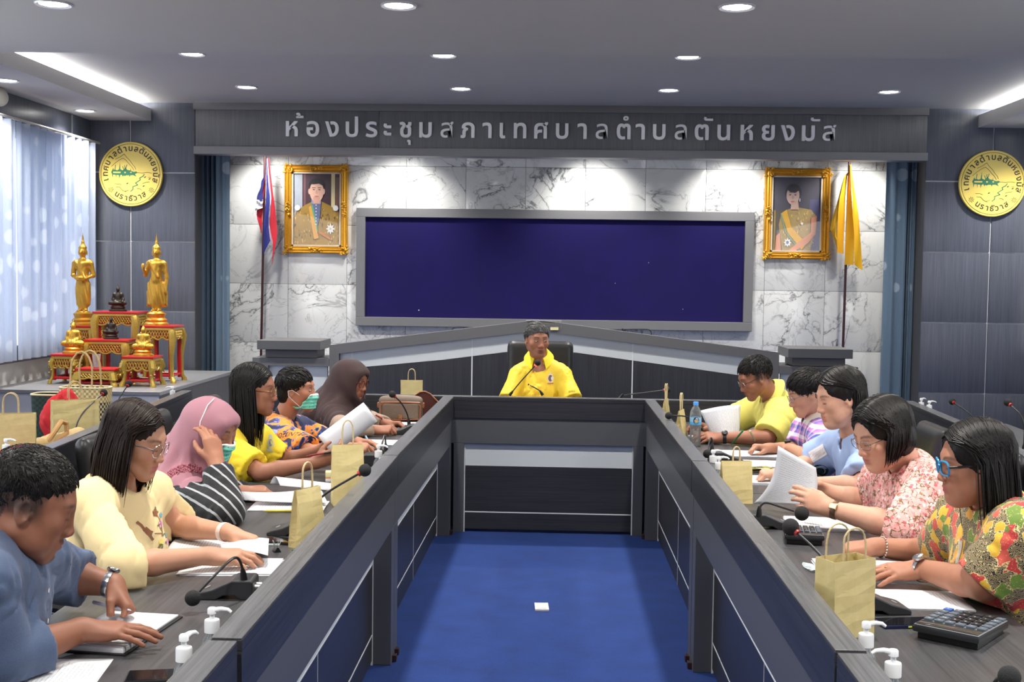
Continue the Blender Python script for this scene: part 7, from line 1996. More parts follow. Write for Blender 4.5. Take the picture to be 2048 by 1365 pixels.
# kraft paper bags
M_KRAFT = None
def kraft():
    global M_KRAFT
    if M_KRAFT: return M_KRAFT
    t = NT('kraft_paper'); v = t.coord('Object'); n = t.noise(v, 30, 4); m = t.noise(v, 7, 3, .5, .6)
    t.col(t.mix(n, srgb(196, 178, 118), srgb(216, 200, 144))); t.set(Roughness=.6); t.bump(m, .22, .02); M_KRAFT = t.m; return t.m
def bag(c, rz, label, w=.15, d=.075, h=.22, pinch=.7, z=WT, lean=0, handle=(.05, .09), seed=0):
    """w across, d deep, h tall; pinch = how far the mouth is squeezed flat"""
    t = empty('kraft_bag', (c[0], c[1], z), rz, label, 'bag', 'kraft paper bags'); rng = np.random.RandomState(seed); n = 9
    def ring(v):
        dd = d*(1-pinch*v**1.3); ww = w*(1+.03*v); f = .5 if pinch < .9 else .2
        g_ = (1-pinch)*.0+dd/2*(1-.75*min(1, v*1.1)*min(1, pinch*1.2))      # gusset folds in
        pts = [(-ww/2, -dd/2), (0, -dd/2-.004*sin(pi*v)), (ww/2, -dd/2), (ww/2-(.5*dd*pinch*v), 0), (ww/2, dd/2), (0, dd/2+.004*sin(pi*v)), (-ww/2, dd/2), (-ww/2+(.5*dd*pinch*v), 0)]
        return [(x+rng.normal()*.0006, y+lean*v*v+rng.normal()*.0008, h*v) for x, y in pts]
    rows = [ring(k/n) for k in range(n+1)]; V = [p for r in rows for p in r]; F = []
    for k in range(n):
        for i in range(8): F.append((k*8+i, k*8+(i+1) % 8, (k+1)*8+(i+1) % 8, (k+1)*8+i))
    inner = [(x*.985, y*.97, z_+0) for x, y, z_ in V]; off = len(V)
    F += [tuple(off+i for i in f[::-1]) for f in F]; F += [(n*8+(i+1) % 8, n*8+i, off+n*8+i, off+n*8+(i+1) % 8)[::-1] for i in range(8)]; F.append(tuple(range(8))[::-1])
    m = MB(); m.add(V+inner, F, 0, False); m.build('paper_body', kraft(), t)
    hw, hh = handle
    for s in (-1, 1):
        y0 = s*d/2*(1-pinch)+lean; m = MB()
        P = [(-hw/2, y0-s*.003, h-.03), (-hw/2, y0-s*.003, h), (-hw/2*.98, y0-s*.004, h+hh*.5)]+[(hw/2*.95*cos(a), y0-s*.006, h+hh*.62+hh*.38*sin(a)) for a in np.linspace(pi, 0, 9)]+[(hw/2*.98, y0-s*.004, h+hh*.5), (hw/2, y0-s*.003, h), (hw/2, y0-s*.003, h-.03)]
        m.tube(P, .0028, 6); m.build('handle', plain('paper_twine', srgb(206, 186, 140), .7, bump=.6, scale=300), t)
    return t
bag((-.86, 4.03), rad(60), 'narrow kraft bag with upright twisted handles, before the pink headscarf', .12, .065, .20, .85, seed=1)
bag((-.855, 4.78), rad(18), 'kraft bag with a tall loop handle in front of the curled sheet of paper', .125, .08, .245, .8, seed=2, handle=(.045, .10))
bag((.772, 3.15), rad(28), 'big open kraft bag beside the calculators, before the batik shirt', .135, .085, .205, .12, seed=3, handle=(.075, .085))
bag((.757, 5.00), rad(8), 'kraft bag with its mouth folded in, next to the pump bottles', .125, .085, .175, .8, seed=4, handle=(.03, .06))
bag((.690, 7.56), rad(75), 'slim kraft bag at the corner of the head desk, next to a level microphone', .13, .05, .17, .95, seed=5, handle=(.05, .10))
bag((.725, 6.96), rad(72), 'slim kraft bag standing between the water bottle and the head desk', .13, .055, .17, .92, seed=6, handle=(.05, .10))
bag((-1.03, 8.28), rad(5), 'kraft bag half hidden behind the brown handbags', .15, .08, .20, .6, seed=7, handle=(.05, .08))
p = PX(150, 830, -2.66); bag((p[0], p[1]), rad(35), 'kraft bag in front of the red cloth and woven bags', .24, .09, .23, .5, seed=8, handle=(.07, .10))
p = PX(22, 850, -2.66); bag((p[0], p[1]), rad(20), 'kraft bag on the outer desk, next to a white pump bottle', .22, .09, .24, .4, seed=9, handle=(.07, .10))

# pump bottles of hand gel
def clear(name, c, rough=.05, ior=1.38):
    if name in MATS: return MATS[name]
    t = NT(name); tr = t.n('BsdfTransparent'); tr.inputs[0].default_value = (*c, 1); gl = t.n('BsdfGlossy'); gl.inputs['Roughness'].default_value = .06
    fr = t.n('LayerWeight'); fr.inputs[0].default_value = .35; m = t.n('MixShader'); t.l(t.math('MULTIPLY', fr.outputs['Fresnel'], .8, True), m.inputs[0]); t.l(tr.outputs[0], m.inputs[1]); t.l(gl.outputs[0], m.inputs[2])
    df = t.n('BsdfTranslucent'); df.inputs[0].default_value = (*[min(1, x*.95) for x in c], 1); m2 = t.n('MixShader'); m2.inputs[0].default_value = .12; t.l(m.outputs[0], m2.inputs[1]); t.l(df.outputs[0], m2.inputs[2]); t.l(m2.outputs[0], t.out.inputs[0])
    MATS[name] = t.m; return t.m
PUMP = []
def pump(x, y, label, rz=0., z=WT, sc=1.0):
    if not PUMP:
        t = empty('pump_bottle', (0, 0, 0)); w = plain('pump_white', srgb(226, 228, 230), .35)
        m = MB(); m.lathe([(.0001, 0), (.022, .0), (.0235, .004), (.0235, .078), (.021, .092), (.013, .104), (.012, .112)], 24); m.build('bottle', clear('clear_bottle', (.93, .97, .99)), t)
        m = MB(); m.lathe([(.0001, .003), (.021, .003), (.021, .05), (.0001, .05)], 20); m.build('gel', clear('blue_gel', srgb(150, 214, 232), .02, 1.34), t)
        m = MB(); m.lathe([(.0150, .108), (.0175, .110), (.0175, .136), (.0165, .139), (.006, .140), (.006, .152), (.0105, .153), (.0105, .164), (.008, .167), (.0001, .167)], 22); m.build('pump_cap', w, t)
        m = MB(); m.tube([(0, 0, .160), (.020, 0, .164), (.036, 0, .162), (.044, 0, .156)], [.0085, .0065, .0055, .0045], 10, flat=.8); m.build('spout', w, t)
        m = MB(); m.tube([(0, 0, .01), (0, 0, .11)], .002, 6); m.build('dip_tube', w, t); PUMP.append(t); o = t
    else: o = copy_tree(PUMP[0])
    o.location = (x, y, z); o.rotation_euler = (0, 0, rz); return tag(o, label, 'bottle', 'hand gel pump bottles')
ZT = WT+.160
for px, py, rz, lab in ((432, 1222, .1, 'white-capped pump bottle beside the base of the bent microphone, further from the camera'), (378, 1276, 1.2, 'white-capped pump bottle at the dark phone, close to the camera on the window side'), (757, 893, -.2, 'white-capped pump bottle beyond the kraft bag with the tall loop handle'), (1412, 903, .2, 'white-capped pump bottle next to the short bent microphone, behind its twin'), (1428, 916, -.2, 'white-capped pump bottle touching the kraft bag with the folded mouth'),
        (1733, 1250, .1, 'white-capped pump bottle in front of the big open kraft bag'), (1787, 1306, pi-.1, 'white-capped pump bottle close to the camera, below the big calculator')):
    p = PZ(px, py, ZT); x = min(p[0], -.790) if p[0] < 0 else max(p[0], .708); y_ = p[1]; pump(x, y_, lab, rz)
for px, py, x, rz, lab in ((345, 774, -2.60, pi, 'small white pump bottle at the altar end of the outer desk'), (12, 872, -2.52, 0, 'white pump bottle next to a kraft bag at the edge of the frame'), (1843, 798, 2.42, .6, 'white pump bottle on the outer desk, paired with another'), (1859, 799, 2.42, 0, 'white pump bottle on the outer desk, the one of the pair closer to the microphones')):
    p = PX(px, py, x); pump(p[0], p[1], lab, rz)

# water bottle
p = PZ(1390, 893, WT); t = empty('water_bottle', (p[0], p[1], WT), 0, 'clear plastic water bottle with a blue cap and blue label', 'bottle')
prof = [(.0001, .004), (.022, 0), (.031, .004), (.032, .012)]+[(.032-.0022*(k % 2), .018+.009*k) for k in range(11)]+[(.0325, .122), (.0325, .168), (.032, .176), (.030, .196), (.022, .215), (.0135, .226), (.0132, .236)]
m = MB(); m.lathe(prof, 28); m.build('bottle', clear('clear_plastic', (.96, .98, .99)), t)
m = MB(); m.lathe([(.0001, .005), (.0295, .006), (.0295, .150), (.0001, .150)], 22); m.build('water', clear('water', (.98, .99, 1), 0, 1.33), t)
m = MB(); m.lathe([(.0148, .232), (.0148, .249), (.0135, .251), (.0001, .251)], 22); m.build('cap', plain('blue_cap', srgb(70, 150, 226), .35), t)
m = MB(); m.lathe([(.0331, .124), (.0331, .140)], 28, 0, caps=False); m.lathe([(.0331, .140), (.0331, .166)], 28, 1, caps=False); m.build('label', [plain('label_cyan', srgb(84, 176, 226), .4), plain('label_pale_blue', srgb(150, 196, 226), .4)], t)
m = MB(); F_ = [(.017*cos(2*pi*i/24), .147+.018*sin(2*pi*i/24)*(1.15 if sin(2*pi*i/24) > 0 else 1)) for i in range(24)]
def wrap(pts, r): return [(r*sin(x/r), -r*cos(x/r), z) for x, z in pts]
m.add(wrap(F_, .0336), [tuple(range(24))], 0); rr = [(.012*cos(2*pi*i/16)*(1+.12*cos(8*2*pi*i/16)), .147+.010*sin(2*pi*i/16)) for i in range(16)]; m.add(wrap(rr, .0339), [tuple(range(16))], 1); m.build('label_emblem', [plain('label_navy', srgb(24, 40, 92), .4), plain('label_gold', srgb(214, 170, 60), .4)], t)

# papers
papers(*STACKS['L1'][:2], 'printed sheet lying at the corner of the desk below the open notebook', 8)
papers(*STACKS['L2a'][:2], 'stack of printed sheets under the bent microphone', 30, fan=1)
papers(*STACKS['L2b'][:2], 'printed stack under the hands of the person in the cream blouse', 40, mat=PAPER)
o_ = PZ(478, 1100, WT+.02); a0, a1, b0, b1 = PZ(440, 1090, .800), PZ(538, 1078, .815), PZ(452, 1112, .800), PZ(536, 1112, .820)
o = sheet_obj(lambda u, v: (a0*(1-u)+a1*u)*(1-v)+(b0*(1-u)+b1*u)*v+np.array([0, 0, .012*sin(pi*u)]), 12, 8, 'lifted_page', BLANK, None, org=o_); tag(o, 'single page being turned by the person in the cream blouse', 'papers')
papers(*STACKS['L3'][:2], 'printed sheets with a rising corner before the pink headscarf', 24, curl=-.0)
a0, a1, b0, b1 = PZ(480, 985, .835), PZ(640, 982, .800), PZ(486, 1001, .800), PZ(655, 1006, .795)
o = sheet_obj(lambda u, v: (a0*(1-u)+a1*u)*(1-v)+(b0*(1-u)+b1*u)*v+np.array([0, 0, .03*(u-.3)**2*(1-v)-.004*sin(pi*u)]), 16, 8, 'curling_page', PAPER, None, org=PZ(565, 995, .80)); tag(o, 'loose printed page curling up at the fingers of the person in the pink headscarf', 'papers')
a0, a1, b0, b1 = PZ(540, 968, .80), PZ(650, 985, .80), PZ(560, 972, .82), PZ(690, 985, .81)
o = sheet_obj(lambda u, v: (a0*(1-u)+a1*u)*(1-v)+(b0*(1-u)+b1*u)*v+np.array([0, 0, .035*sin(pi*v)]), 10, 12, 'folded_page', BLANK, None, org=PZ(600, 978, .80)); tag(o, 'blank page folded back over the printed sheets, beyond the yellow pen', 'papers')
# the curled sheet held up by L4
A0, A1 = PY(652, 893, 5.60), PY(742, 826, 5.66); ax = unit(A1-A0); cr = unit(np.cross(ax, vec(0, 1, 0))); cr = cr if cr[2] > 0 else -cr; fw_ = np.cross(ax, cr); fw_ = fw_ if fw_[1] < 0 else -fw_
def curled(u, v):
    ph = rad(-95+215*v); r = .052+.012*v
    return A0+(A1-A0)*u+cr*(r*sin(ph))+fw_*(r*cos(ph)*.9)
o = sheet_obj(curled, 12, 18, 'curled_page', BLANK, None, org=A0); tag(o, 'white sheet rolled into a curve in the hands of the person in bright yellow', 'papers')
papers(*STACKS['L5'][:2], 'white sheets under the writing hand of the person in the navy and orange shirt', 6, mat=BLANK)
papers((-.92, 7.42), 12, 'small pile of sheets in front of the brown handbag', 10, w=.15, l=.21, mat=BLANK)
papers(*STACKS['R1'][:2], 'white sheets under the page held by the person in the pale yellow polo shirt', 10, mat=BLANK)
C4 = [PY(1400, 822, 6.86), PY(1481, 810, 6.90), PY(1479, 872, 6.86), PY(1424, 874, 6.84)]
o = sheet_obj(lambda u, v: (C4[0]*(1-v)+C4[1]*v)*(1-u)+(C4[3]*(1-v)+C4[2]*v)*u+vec(0, -.035*sin(pi*v), .012*sin(pi*v)), 8, 14, 'held_page', PAPER, None, org=C4[3]); tag(o, 'printed page held upright by the person in the pale yellow polo shirt', 'papers')
papers(*STACKS['R2'][:2], 'thick printed stack under the hands of the person in the checked shirt', 60)
papers(*STACKS['R2b'][:2], 'printed sheets in front of the thick stack, beside the short microphone', 10, mat=BLANK)
papers(*STACKS['R3'][:2], 'bound printed stack under the hands of the person in pale blue', 80)
papers(*STACKS['R4'][:2], 'thick printed stack below the lifted page, before the pink flowered blouse', 90)
C4 = [PY(1556, 892, 4.72), PY(1632, 936, 4.66), PZ(1612, 1010, .83), PZ(1506, 1008, .80)]
def lifted(u, v):
    p = (C4[0]*(1-u)+C4[1]*u)*(1-v)+(C4[3]*(1-u)+C4[2]*u)*v
    return p+vec(.02*sin(pi*v), -.012*sin(pi*v), -.02*sin(pi*v))
o = sheet_obj(lifted, 10, 14, 'lifted_page', PAPER, None, org=C4[3]); tag(o, 'printed page lifted high by the person in the pink flowered blouse', 'papers')
t = papers(*STACKS['R5'][:2], 'thick tabbed document under the hands of the person in batik', 110)
m = MB()
for k in range(7):
    a = rad(165+10*k); m.box((0, -.006, .001+.0012*k), (.05, .006, .0016+.0012*k), 0, 0, rotz(a), (-.13 if False else .135, -.05+.016*k, 0))
tb = MB()
for k in range(7): tb.box((0, -.005, .001+.0011*k), (.045, .005, .0016+.0011*k), 0, 0, rotz(rad(-40+14*k)), (.145, -.06+.012*k, 0))
tb.build('index_tab', plain('tab_pale_blue', srgb(190, 206, 214), .6), t)['kind'] = 'stuff'
papers(*STACKS['R5b'][:2], 'printed sheets between the big kraft bag and the big calculator', 12)

# notebook
t = empty('open_notebook', (-1.135, 2.985, WT), rad(-6), 'open hardback notebook with blank pages under the hand in denim', 'notebook')
m = MB(); m.box((-.108, -.168, 0), (.108, .168, .004), 0, .001); m.build('cover', M_BLACK, t)
m = MB(); m.box((-.102, -.162, .004), (.100, -.004, .018), 0, .003); m.build('page_block', BLANK, t)
sheet_obj(lambda u, v: (-.102+.202*u, -.162+.158*v, .0195+.002*sin(3*u)), 8, 8, 'page', BLANK, t)
m = MB(); m.box((-.102, .006, .004), (.098, .162, .010), 0, .002); m.build('page_block', BLANK, t)
m = MB()
for k in range(5): m.tube([(.02+.016*k, -.006+.012*(i/6)-.0, .018+.006*sin(pi*i/6)) for i in range(7)], .0012, 5)
m.build('ring_binding', M_SILV, t)

# pens
def pen(a, b, label, c, r=.0048, tip=None, clip=True):
    a, b = np.asarray(a, float), np.asarray(b, float); t = empty('pen', a, 0, label, 'pen', 'pens'); d = unit(b-a); L = np.linalg.norm(b-a)
    m = MB(); m.tube([a, a+d*L*.10, a+d*L*.16, b-d*.006, b], [r*.2, r*.75, r, r, r*.8], 10); relocate(m, a); m.build('barrel', c, t)
    m = MB(); m.tube([a+d*L*.62, b-d*.002], r*1.12, 10); relocate(m, a); m.build('cap', tip or c, t)
    return t
pen(PZ(527, 1023, WT+.0065), PZ(596, 1022, WT+.0065), 'yellow pen with a white band, lying before the pink headscarf', plain('pen_yellow', srgb(214, 190, 30), .35), tip=plain('pen_gold_end', srgb(206, 180, 60), .35))
pen(PZ(262, 1222, .82), PY(187, 1205, 3.13), 'pale violet pen in the hand of the person in denim', plain('pen_violet', srgb(206, 204, 228), .3))
pen(PY(612, 913, 5.36), PY(668, 904, 5.42), 'dark red pen under the curled white sheet', plain('pen_darkred', srgb(130, 36, 40), .35), tip=M_BLACK)
pen(PZ(740, 890, WT+.006), PY(731, 872, 6.45), 'pale blue pen held by the person in the navy and orange shirt', plain('pen_paleblue', srgb(150, 190, 216), .35))
pen(PZ(784, 848, WT+.01), PY(750, 830, 7.0), 'red and white pen held by the person in the brown headscarf', plain('pen_white', srgb(226, 226, 226), .35), tip=plain('pen_red', srgb(196, 40, 46), .35))
pen(PZ(1512, 888, WT+.01), PY(1500, 862, 6.42), 'pale green pen held by the person in the checked shirt', plain('pen_palegreen', srgb(206, 208, 160), .35))
pen(PZ(1462, 890, WT+.01), PY(1486, 862, 6.5), 'green pen pointing up beside the kraft bag with the folded mouth', plain('pen_green', srgb(30, 130, 66), .35))
pen(PZ(1504, 938, WT+.014), PZ(1540, 940, WT+.02), 'cream pen lying on the bound stack, before the pale blue top', plain('pen_cream', srgb(226, 218, 180), .35))

# calculators
def calculator(c, rz, label, sc=1.0, w=.20, l=.215):
    t = empty('calculator', (c[0], c[1], WT), rz, label, 'calculator', 'desk calculators'); body = plain('calc_grey', srgb(120, 122, 126), .4); dk = plain('calc_dark', srgb(40, 42, 46), .35)
    tilt = rotx(rad(2)); W, Lh = w/2*sc, l/2*sc
    m = MB(); m.box((-W, -Lh, .012), (W, Lh, .030), 0, .007, tilt, (0, 0, .004)); m.build('case', dk, t)
    m = MB(); m.box((-W*.96, -Lh*.97, .030), (W*.96, Lh*.97, .0325), 0, .001, tilt, (0, 0, .004)); m.build('face', body, t)
    m = MB(); m.box((-W*.9, -Lh*.85, 0), (W*.9, Lh*.85, .02), 0, .004); m.build('foot', M_BLACK, t)
    m = MB(); m.box((-W*.92, Lh*.52, .0325), (W*.92, Lh*.93, .0345), 0, .001, tilt, (0, 0, .004)); m.build('display', plain('lcd_glass', srgb(60, 60, 58), .08), t)
    kd, kb, kl = plain('key_dark', srgb(30, 31, 34), .4), plain('key_blue', srgb(60, 100, 180), .4), plain('key_slate', srgb(86, 96, 106), .4); lab = ['7', '8', '9', '4', '5', '6', '1', '2', '3', '0', '.', '+']
    white = plain('key_print', srgb(226, 228, 230), .5); nl = 0
    for r in range(5):
        for q in range(6):
            x = -W*.80+q*W*1.6/5; y = Lh*.36-r*Lh*1.2/4; dark = 1 <= q <= 3 and r > 0; m = MB(); kw, kh = W*.125, Lh*.105
            m.box((x-kw, y-kh, .0325), (x+kw, y+kh, .0385), 0, .002, tilt, (0, 0, .004)); k = m.build('key', kb if (q == 5 and r == 4) else (kd if dark else kl), t)
            ch = lab[(r-1)*3+q-1] if dark else '÷×−+=%M√'[(r*2+q) % 8]
            V, Fc = text_mesh(ch, .012*sc); V = V.copy(); V[:, :2] -= (V[:, :2].min(0)+V[:, :2].max(0))/2; V[:, 0] += x; V[:, 1] += y; V[:, 2] = .0388; mm_ = MB(); mm_.add(V, Fc, 0, False, tilt, (0, 0, .004)); mm_.build('key_label', white, k)
    return t
calculator((1.082, 3.155), rad(142), 'big grey desk calculator with a black keypad, close to the camera', 1.0, .175, .235)
calculator(xy(1606, 1082), rad(172), 'smaller grey desk calculator behind the big kraft bag', .86, .16, .20)

# phones
def phone(c, rz, label, case, z=WT):
    t = empty('phone', (c[0], c[1], z), rz, label, 'phone', 'mobile phones'); m = MB(); m.box((-.038, -.08, 0), (.038, .08, .0095), 0, .004); m.build('case', case, t)
    m = MB(); m.box((-.035, -.076, .0095), (.035, .076, .0102), 0, 0); m.build('screen', plain('phone_glass', (.008, .008, .010), .05), t); return t
phone((-.905, 2.66), rad(-78), 'black phone lying beside the printed sheet at the bottom edge', M_BLACK)
phone(xy(572, 1086), rad(75), 'small black phone half under the narrow kraft bag', M_BLACK)
t = phone(xy(1812, 1250), rad(-80), 'dark blue phone with two yellow side keys, beside the big calculator', plain('navy_case', srgb(24, 32, 70), .35))
m = MB(); m.box((.038, -.012, .003), (.0392, -.002, .007)); m.box((.038, .002, .003), (.0392, .012, .007)); m.build('side_keys', plain('key_lime', srgb(214, 224, 60), .5), t)
phone(xy(1530, 880), rad(-85), 'phone with a dark screen lying beyond the green pen', plain('brown_case', srgb(60, 36, 30), .4))
phone(xy(1513, 944), rad(-70), 'black phone lying on the bound stack by the hand in pale blue', M_BLACK, WT+.0095)

# clips and odds and ends
p = PZ(553, 1104, WT); t = empty('binder_clip', p, rad(30), 'black binder clip beside the printed stack', 'clip')
m = MB(); m.prism([(-.012, 0), (.012, 0), (.003, .016), (-.003, .016)], .032, 0, np.array([[1, 0, 0], [0, 0, -1], [0, 1, 0.]]), (0, .016, 0)); m.build('clip_body', M_BLACK, t)
for s in (-1, 1):
    m = MB(); m.tube([(s*.003, -.012, .015), (s*.012, -.008, .036), (s*.013, 0, .040), (s*.012, .008, .036), (s*.003, .012, .015)], .0011, 6); m.build('wire_arm', M_SILV, t)
p = PZ(586, 1106, WT); m = MB(); m.lathe([(.005, 0), (.0055, .018), (.004, .02), (.0001, .02)], 12, 0, roty(pi/2)@rotz(0), (0, 0, .0055)); o = m.build('small_cap', plain('pen_green', srgb(30, 130, 66), .35), loc=p, rz=1.2); tag(o, 'small green pen cap beside the binder clip', 'cap')
p = PZ(546, 1092, WT); m = MB(); m.box((-.022, -.006, 0), (.022, .006, .006), 0, .001); o = m.build('correction_tape', plain('pale_plastic', srgb(190, 206, 206), .3), loc=p, rz=.1); tag(o, 'small pale strip next to the turned page', 'stationery')
p = PZ(667, 962, WT); t = empty('sticky_note_stack', p, rad(10), 'little stack of cream and orange notes behind the kraft bag with the tall loop', 'notes')
for z0, z1, c, nm in ((0, .014, srgb(226, 226, 224), 'white'), (.014, .020, srgb(236, 150, 90), 'orange'), (.020, .044, srgb(232, 224, 170), 'cream')):
    m = MB(); m.box((-.036, -.028, z0), (.036, .028, z1), 0, .002); m.build('note_pad', plain('note_'+nm, c, .8), t)
t = empty('floor_socket', (-.067, 6.056, 0), rad(3), 'square white socket plate on the blue carpet', 'socket'); m = MB(); m.box((-.036, -.062, 0), (.036, .062, .012), 0, .003); m.build('plate', M_WHITE, t)
m = MB(); m.box((-.024, -.050, .012), (.024, .050, .014), 0, .001); m.build('cover_flap', plain('socket_white', srgb(200, 202, 202), .4), t)
# acrylic name holder and mic stalks on the bench
t = empty('name_holder', (-.07, YD, 1.30), 0, 'clear acrylic sign holder with a small yellow note on top of the bench', 'sign holder')
a, b = PY(1070, 641, YD-.055), PY(1140, 662, YD-.055)
m = MB(); m.box((a[0], -.058, b[2]-1.30), (b[0], -.052, a[2]-1.30), 0, .001); m.build('acrylic_plate', glass_mat(), t)
m = MB(); m.box((a[0], -.0585, a[2]-1.303), (b[0], -.0515, a[2]-1.30)); m.build('top_edge', M_WHITE, t)
c0, c1 = PY(1118, 655, YD-.06), PY(1134, 661, YD-.06); m = MB(); m.box((c0[0], -.060, c1[2]-1.30), (c1[0], -.0585, c0[2]-1.30)); m.build('yellow_note', plain('note_cream', srgb(232, 224, 170), .8), t)
def stalk(pts, label):
    Pp = [PY(px, py, 10.0) for px, py in pts]; mic((Pp[0][0], 10.0, 1.015), rad(90), [np.array([Pp[0][0], 10.0, 1.06])]+Pp, label, ring=False, ball=.008, group='microphones on the raised bench')
stalk([(905, 668), (904, 658), (912, 653), (958, 656)], 'thin microphone stalk showing over the bench, on the flag and altar side')
stalk([(1303, 668), (1302, 662), (1294, 658), (1248, 659)], 'thin microphone stalk showing over the bench, opposite the altar side')

# handbags
tan, can = plain('tan_leather', srgb(150, 88, 54), .45), plain('brown_canvas', srgb(112, 94, 80), .6, var=.25, scale=130)
dkl = plain('dark_brown_leather', srgb(84, 44, 36), .4)
t = empty('handbag', (-1.01, 7.57, WT), rad(4), 'brown canvas handbag with tan leather piping', 'bag')
S = SDF(); S.bx((0, 0, .078), (.140, .045, .076), .03, k=0); S.el((0, 0, .135), (.125, .04, .03), k=.03); S.bx((0, -.045, .065), (.120, .012, .055), .012, k=.01)
V, Q = S.mesh(.006); quad_obj('pouch', V, Q, can, t)
m = MB(); 
for zz, ww in ((.122, .125),): m.tube([(-ww, -.050, zz), (0, -.056, zz+.004), (ww, -.050, zz)], .005, 6)
m.tube([(-.125, -.055, .02), (-.128, -.054, .10), (-.11, -.052, .122)], .004, 6); m.tube([(.125, -.055, .02), (.128, -.054, .10), (.11, -.052, .122)], .004, 6); m.tube([(-.125, -.055, .016), (0, -.060, .012), (.125, -.055, .016)], .004, 6)
m.build('piping', tan, t)
m = MB(); m.box((-.012, -.068, .008), (.012, -.058, .045), 0, .003); m.build('clasp_tab', tan, t); m = MB(); m.lathe([(.0001, 0), (.007, .001), (.007, .003)], 12, 0, rotx(pi/2), (0, -.068, .032)); m.build('stud', plain('brass', srgb(190, 150, 80), .3, 1), t)
for s in (-1, 1):
    m = MB(); m.box((s*.14-.012, -.02, .085), (s*.14+.012, .02, .118), 0, .006); m.build('strap_tab', tan, t)
t = empty('handbag', (-.875, 7.722, WT), rad(8), 'dark brown leather bag leaning behind the canvas handbag', 'bag')
m = MB(); m.prism([(-.17, 0), (.17, 0), (.165, .03), (.035, .165), (.0, .180), (-.03, .178), (-.10, .13), (-.17, .03)], .05, 0, np.array([[1, 0, 0], [0, 0, -1], [0, 1, 0.]]), (0, .025, 0)); bevel(m.build('pouch', dkl, t), .012, 3)
m = MB(); m.tube([(.165, -.028, .03), (.035, -.028, .165), (.0, -.028, .180), (-.03, -.028, .176), (-.10, -.028, .13)], .005, 6); m.build('piping', tan, t)
m = MB(); m.tube([(-.16, -.045, .008), (0, -.055, .008), (.15, -.050, .008), (.17, -.03, .008)], .007, 6, flat=.5); m.build('strap', tan, t)

# woven bags and cloths on the outer desk
def woven(name, a, b):
    t = NT(name); v = t.coord('Object', (1, 1, 1)); sx = t.n('SeparateXYZ'); t.l(v, sx.inputs[0]); at = t.math('ARCTAN2', sx.outputs[1], sx.outputs[0])
    ck = t.n('TexChecker'); ck.inputs['Scale'].default_value = 1.0; cb = t.n('CombineXYZ'); t.l(t.math('MULTIPLY', t.math('ADD', sx.outputs[0], sx.outputs[1]), 64.0), cb.inputs[0]); t.l(t.math('MULTIPLY', sx.outputs[2], 64.0), cb.inputs[1]); t.l(cb.outputs[0], ck.inputs['Vector'])
    t.col(t.mix(ck.outputs['Fac'], a, b)); t.set(Roughness=.7); t.bump(ck.outputs['Fac'], .4, .003); MATS[name] = t.m; return t.m
wa, wb2, wc = woven('woven_green', srgb(26, 48, 44), srgb(40, 64, 56)), woven('woven_cream', srgb(206, 192, 146), srgb(52, 56, 48)), plain('straw', srgb(196, 168, 116), .8, bump=.7, scale=200)
def tote(px, py, x, w, d, h, mat, label, rim=True, handles=0, rz=0, band=None):
    p = PX(px, py, x); t = empty('woven_bag', (p[0], p[1], WT), rz, label, 'bag', 'woven bags'); n = 32
    def fn(u, v): a = 2*pi*u; k = .92+.08*v; return (w/2*k*np.sign(cos(a))*abs(cos(a))**.55, d/2*k*np.sign(sin(a))*abs(sin(a))**.55, h*v)
    m = MB(); m.grid(fn, n, 6, thick=.004); m.box((-w*.42, -d*.40, 0), (w*.42, d*.40, .005)); m.build('basket', mat, t)
    if rim: m = MB(); m.tube([np.array(fn(k/n, 1)) for k in range(n)], .005, 6, closed=True); m.build('rim', plain('straw_pale', srgb(222, 208, 168), .8), t)
    if band: m = MB(); m.grid(lambda u, v: np.array(fn(u, .62+.36*v))*np.array([1.02, 1.02, 1]), n, 2); m.build('band', band, t)
    for s in ((-1, 1) if handles else ()):
        m = MB(); m.tube([(-w*.22, s*d*.46, h*.7), (-w*.22, s*d*.46, h)]+[(w*.22*cos(a), s*d*.40, h+handles*.45+handles*.55*sin(a)) for a in np.linspace(pi, 0, 9)]+[(w*.22, s*d*.46, h), (w*.22, s*d*.46, h*.7)], .006, 7); m.build('handle', wc, t)
    return t
tote(106, 835, -2.86, .22, .16, .24, wa, 'dark green woven basket with a cream rim behind the red cloth')
tote(172, 828, -2.88, .30, .16, .23, wb2, 'cream and black patterned woven tote with tall straw handles', handles=.22, band=woven('woven_straw', srgb(222, 206, 160), srgb(170, 146, 92)))
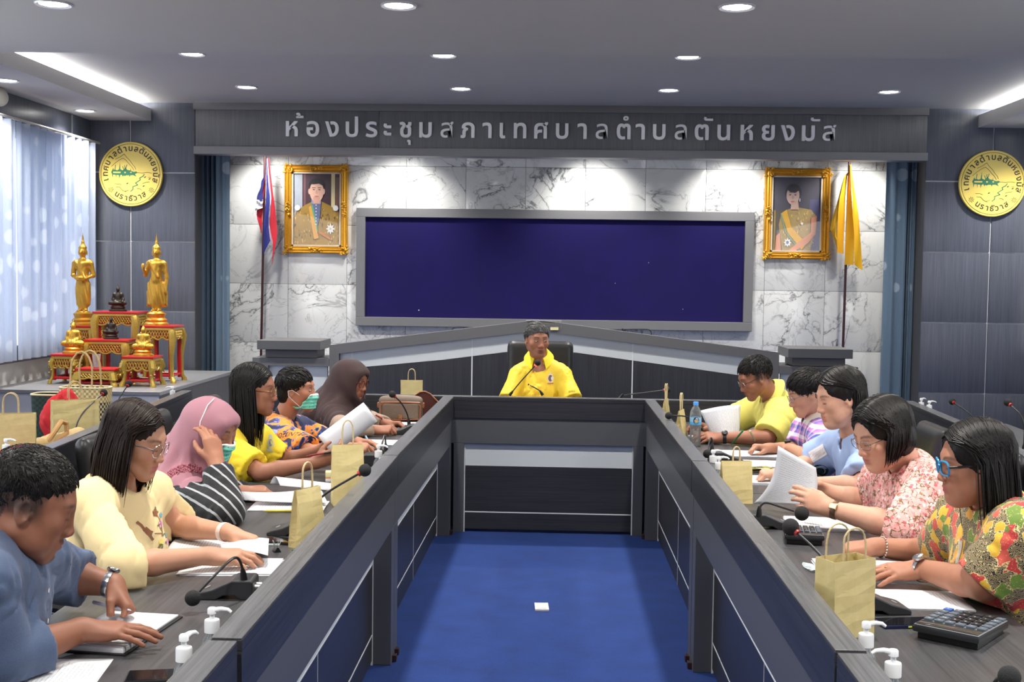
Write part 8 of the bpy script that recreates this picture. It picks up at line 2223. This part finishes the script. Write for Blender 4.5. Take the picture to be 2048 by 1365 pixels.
def cloth_heap(px, py, x, r, h, label, seed):
    p = PX(px, py, x); S = SDF(); rng = np.random.RandomState(seed); S.el((0, 0, h*.35), (r, r*.6, h*.5), k=0); S.el((r*.1, 0, h*.62), (r*.45, r*.4, h*.38), k=.03)
    S.disp = lambda P: .010*np.sin(np.arctan2(P[:, 1], P[:, 0])*7+P[:, 2]*24)+.006*vnoise(P, 50, seed); S.bx((0, 0, -.2), (1, 1, .2), 0, k=.004, mode='s')
    V, Q = S.mesh(.009); o = quad_obj('red_cloth', V, Q, plain('red_cotton', srgb(196, 30, 40), .75, bump=.2, scale=200), None); o.location = (p[0], p[1], WT+.016); return tag(o, label, 'cloth', 'red cloths')
cloth_heap(128, 848, -2.74, .13, .27, 'bright red cloth draped between the green basket and the kraft bag', 2)
cloth_heap(50, 868, -2.50, .15, .10, 'bright red cloth lying by the rolled straw bag at the front edge', 4)
p = PX(116, 848, -2.56); t = empty('rolled_straw_bag', (p[0], p[1], WT), rad(72), 'rolled straw bag with thick braided rope handles', 'bag')
S = SDF(); S.rc((-.13, 0, .05), (.15, 0, .06), .048, .055, k=0); S.rc((.10, 0, .06), (.22, 0, .062), .034, k=0, mode='s'); S.disp = lambda P: .003*np.sin(P[:, 0]*160)*.5+.004*vnoise(P, 30, 3)
V, Q = S.mesh(.007); quad_obj('roll', V, Q, wc, t)
m = MB(); m.tube([(-.20, -.02, .012), (-.14, -.03, .05), (-.06, -.03, .12), (0, -.02, .165), (.05, -.01, .15), (.04, -.02, .10), (0, -.03, .09), (-.10, -.04, .06), (-.18, -.05, .012)], .013, 8); m.build('rope_handle', plain('rope', srgb(190, 146, 92), .8, bump=.9, scale=150), t)
# water glass on the altar, speaker dome on the wall
x_, y_, z_ = AT['T1']; t = empty('water_glass', (xat(193, 738, y_-.04), y_-.04, z_), 0, 'tumbler of water on the lowest altar table', 'glass')
m = MB(); m.lathe([(.0001, .0), (.026, 0), (.034, .115), (.0325, .115), (.025, .008), (.0001, .008)], 24); m.build('tumbler', clear('clear_glass', (.97, .98, .99), .02, 1.45), t)
m = MB(); m.lathe([(.0001, .009), (.0245, .009), (.0285, .055), (.0001, .055)], 20); m.build('water', clear('water', (.98, .99, 1), 0, 1.33), t)
p = PX(2, 195, -4.44); t = empty('wall_speaker', (-4.44, p[1]-.03, p[2]), 0, 'rounded white fitting on the wall above the window curtain', 'speaker')
m = MB(); m.ball((0, 0, 0), (.06, .10, .075), 0, 18, 12); m.build('shell', plain('off_white_plastic', srgb(206, 204, 188), .5), t); m = MB(); m.box((-.06, -.03, -.03), (-.02, .03, .03), 0, .005); m.build('bracket', M_WHITE, t)
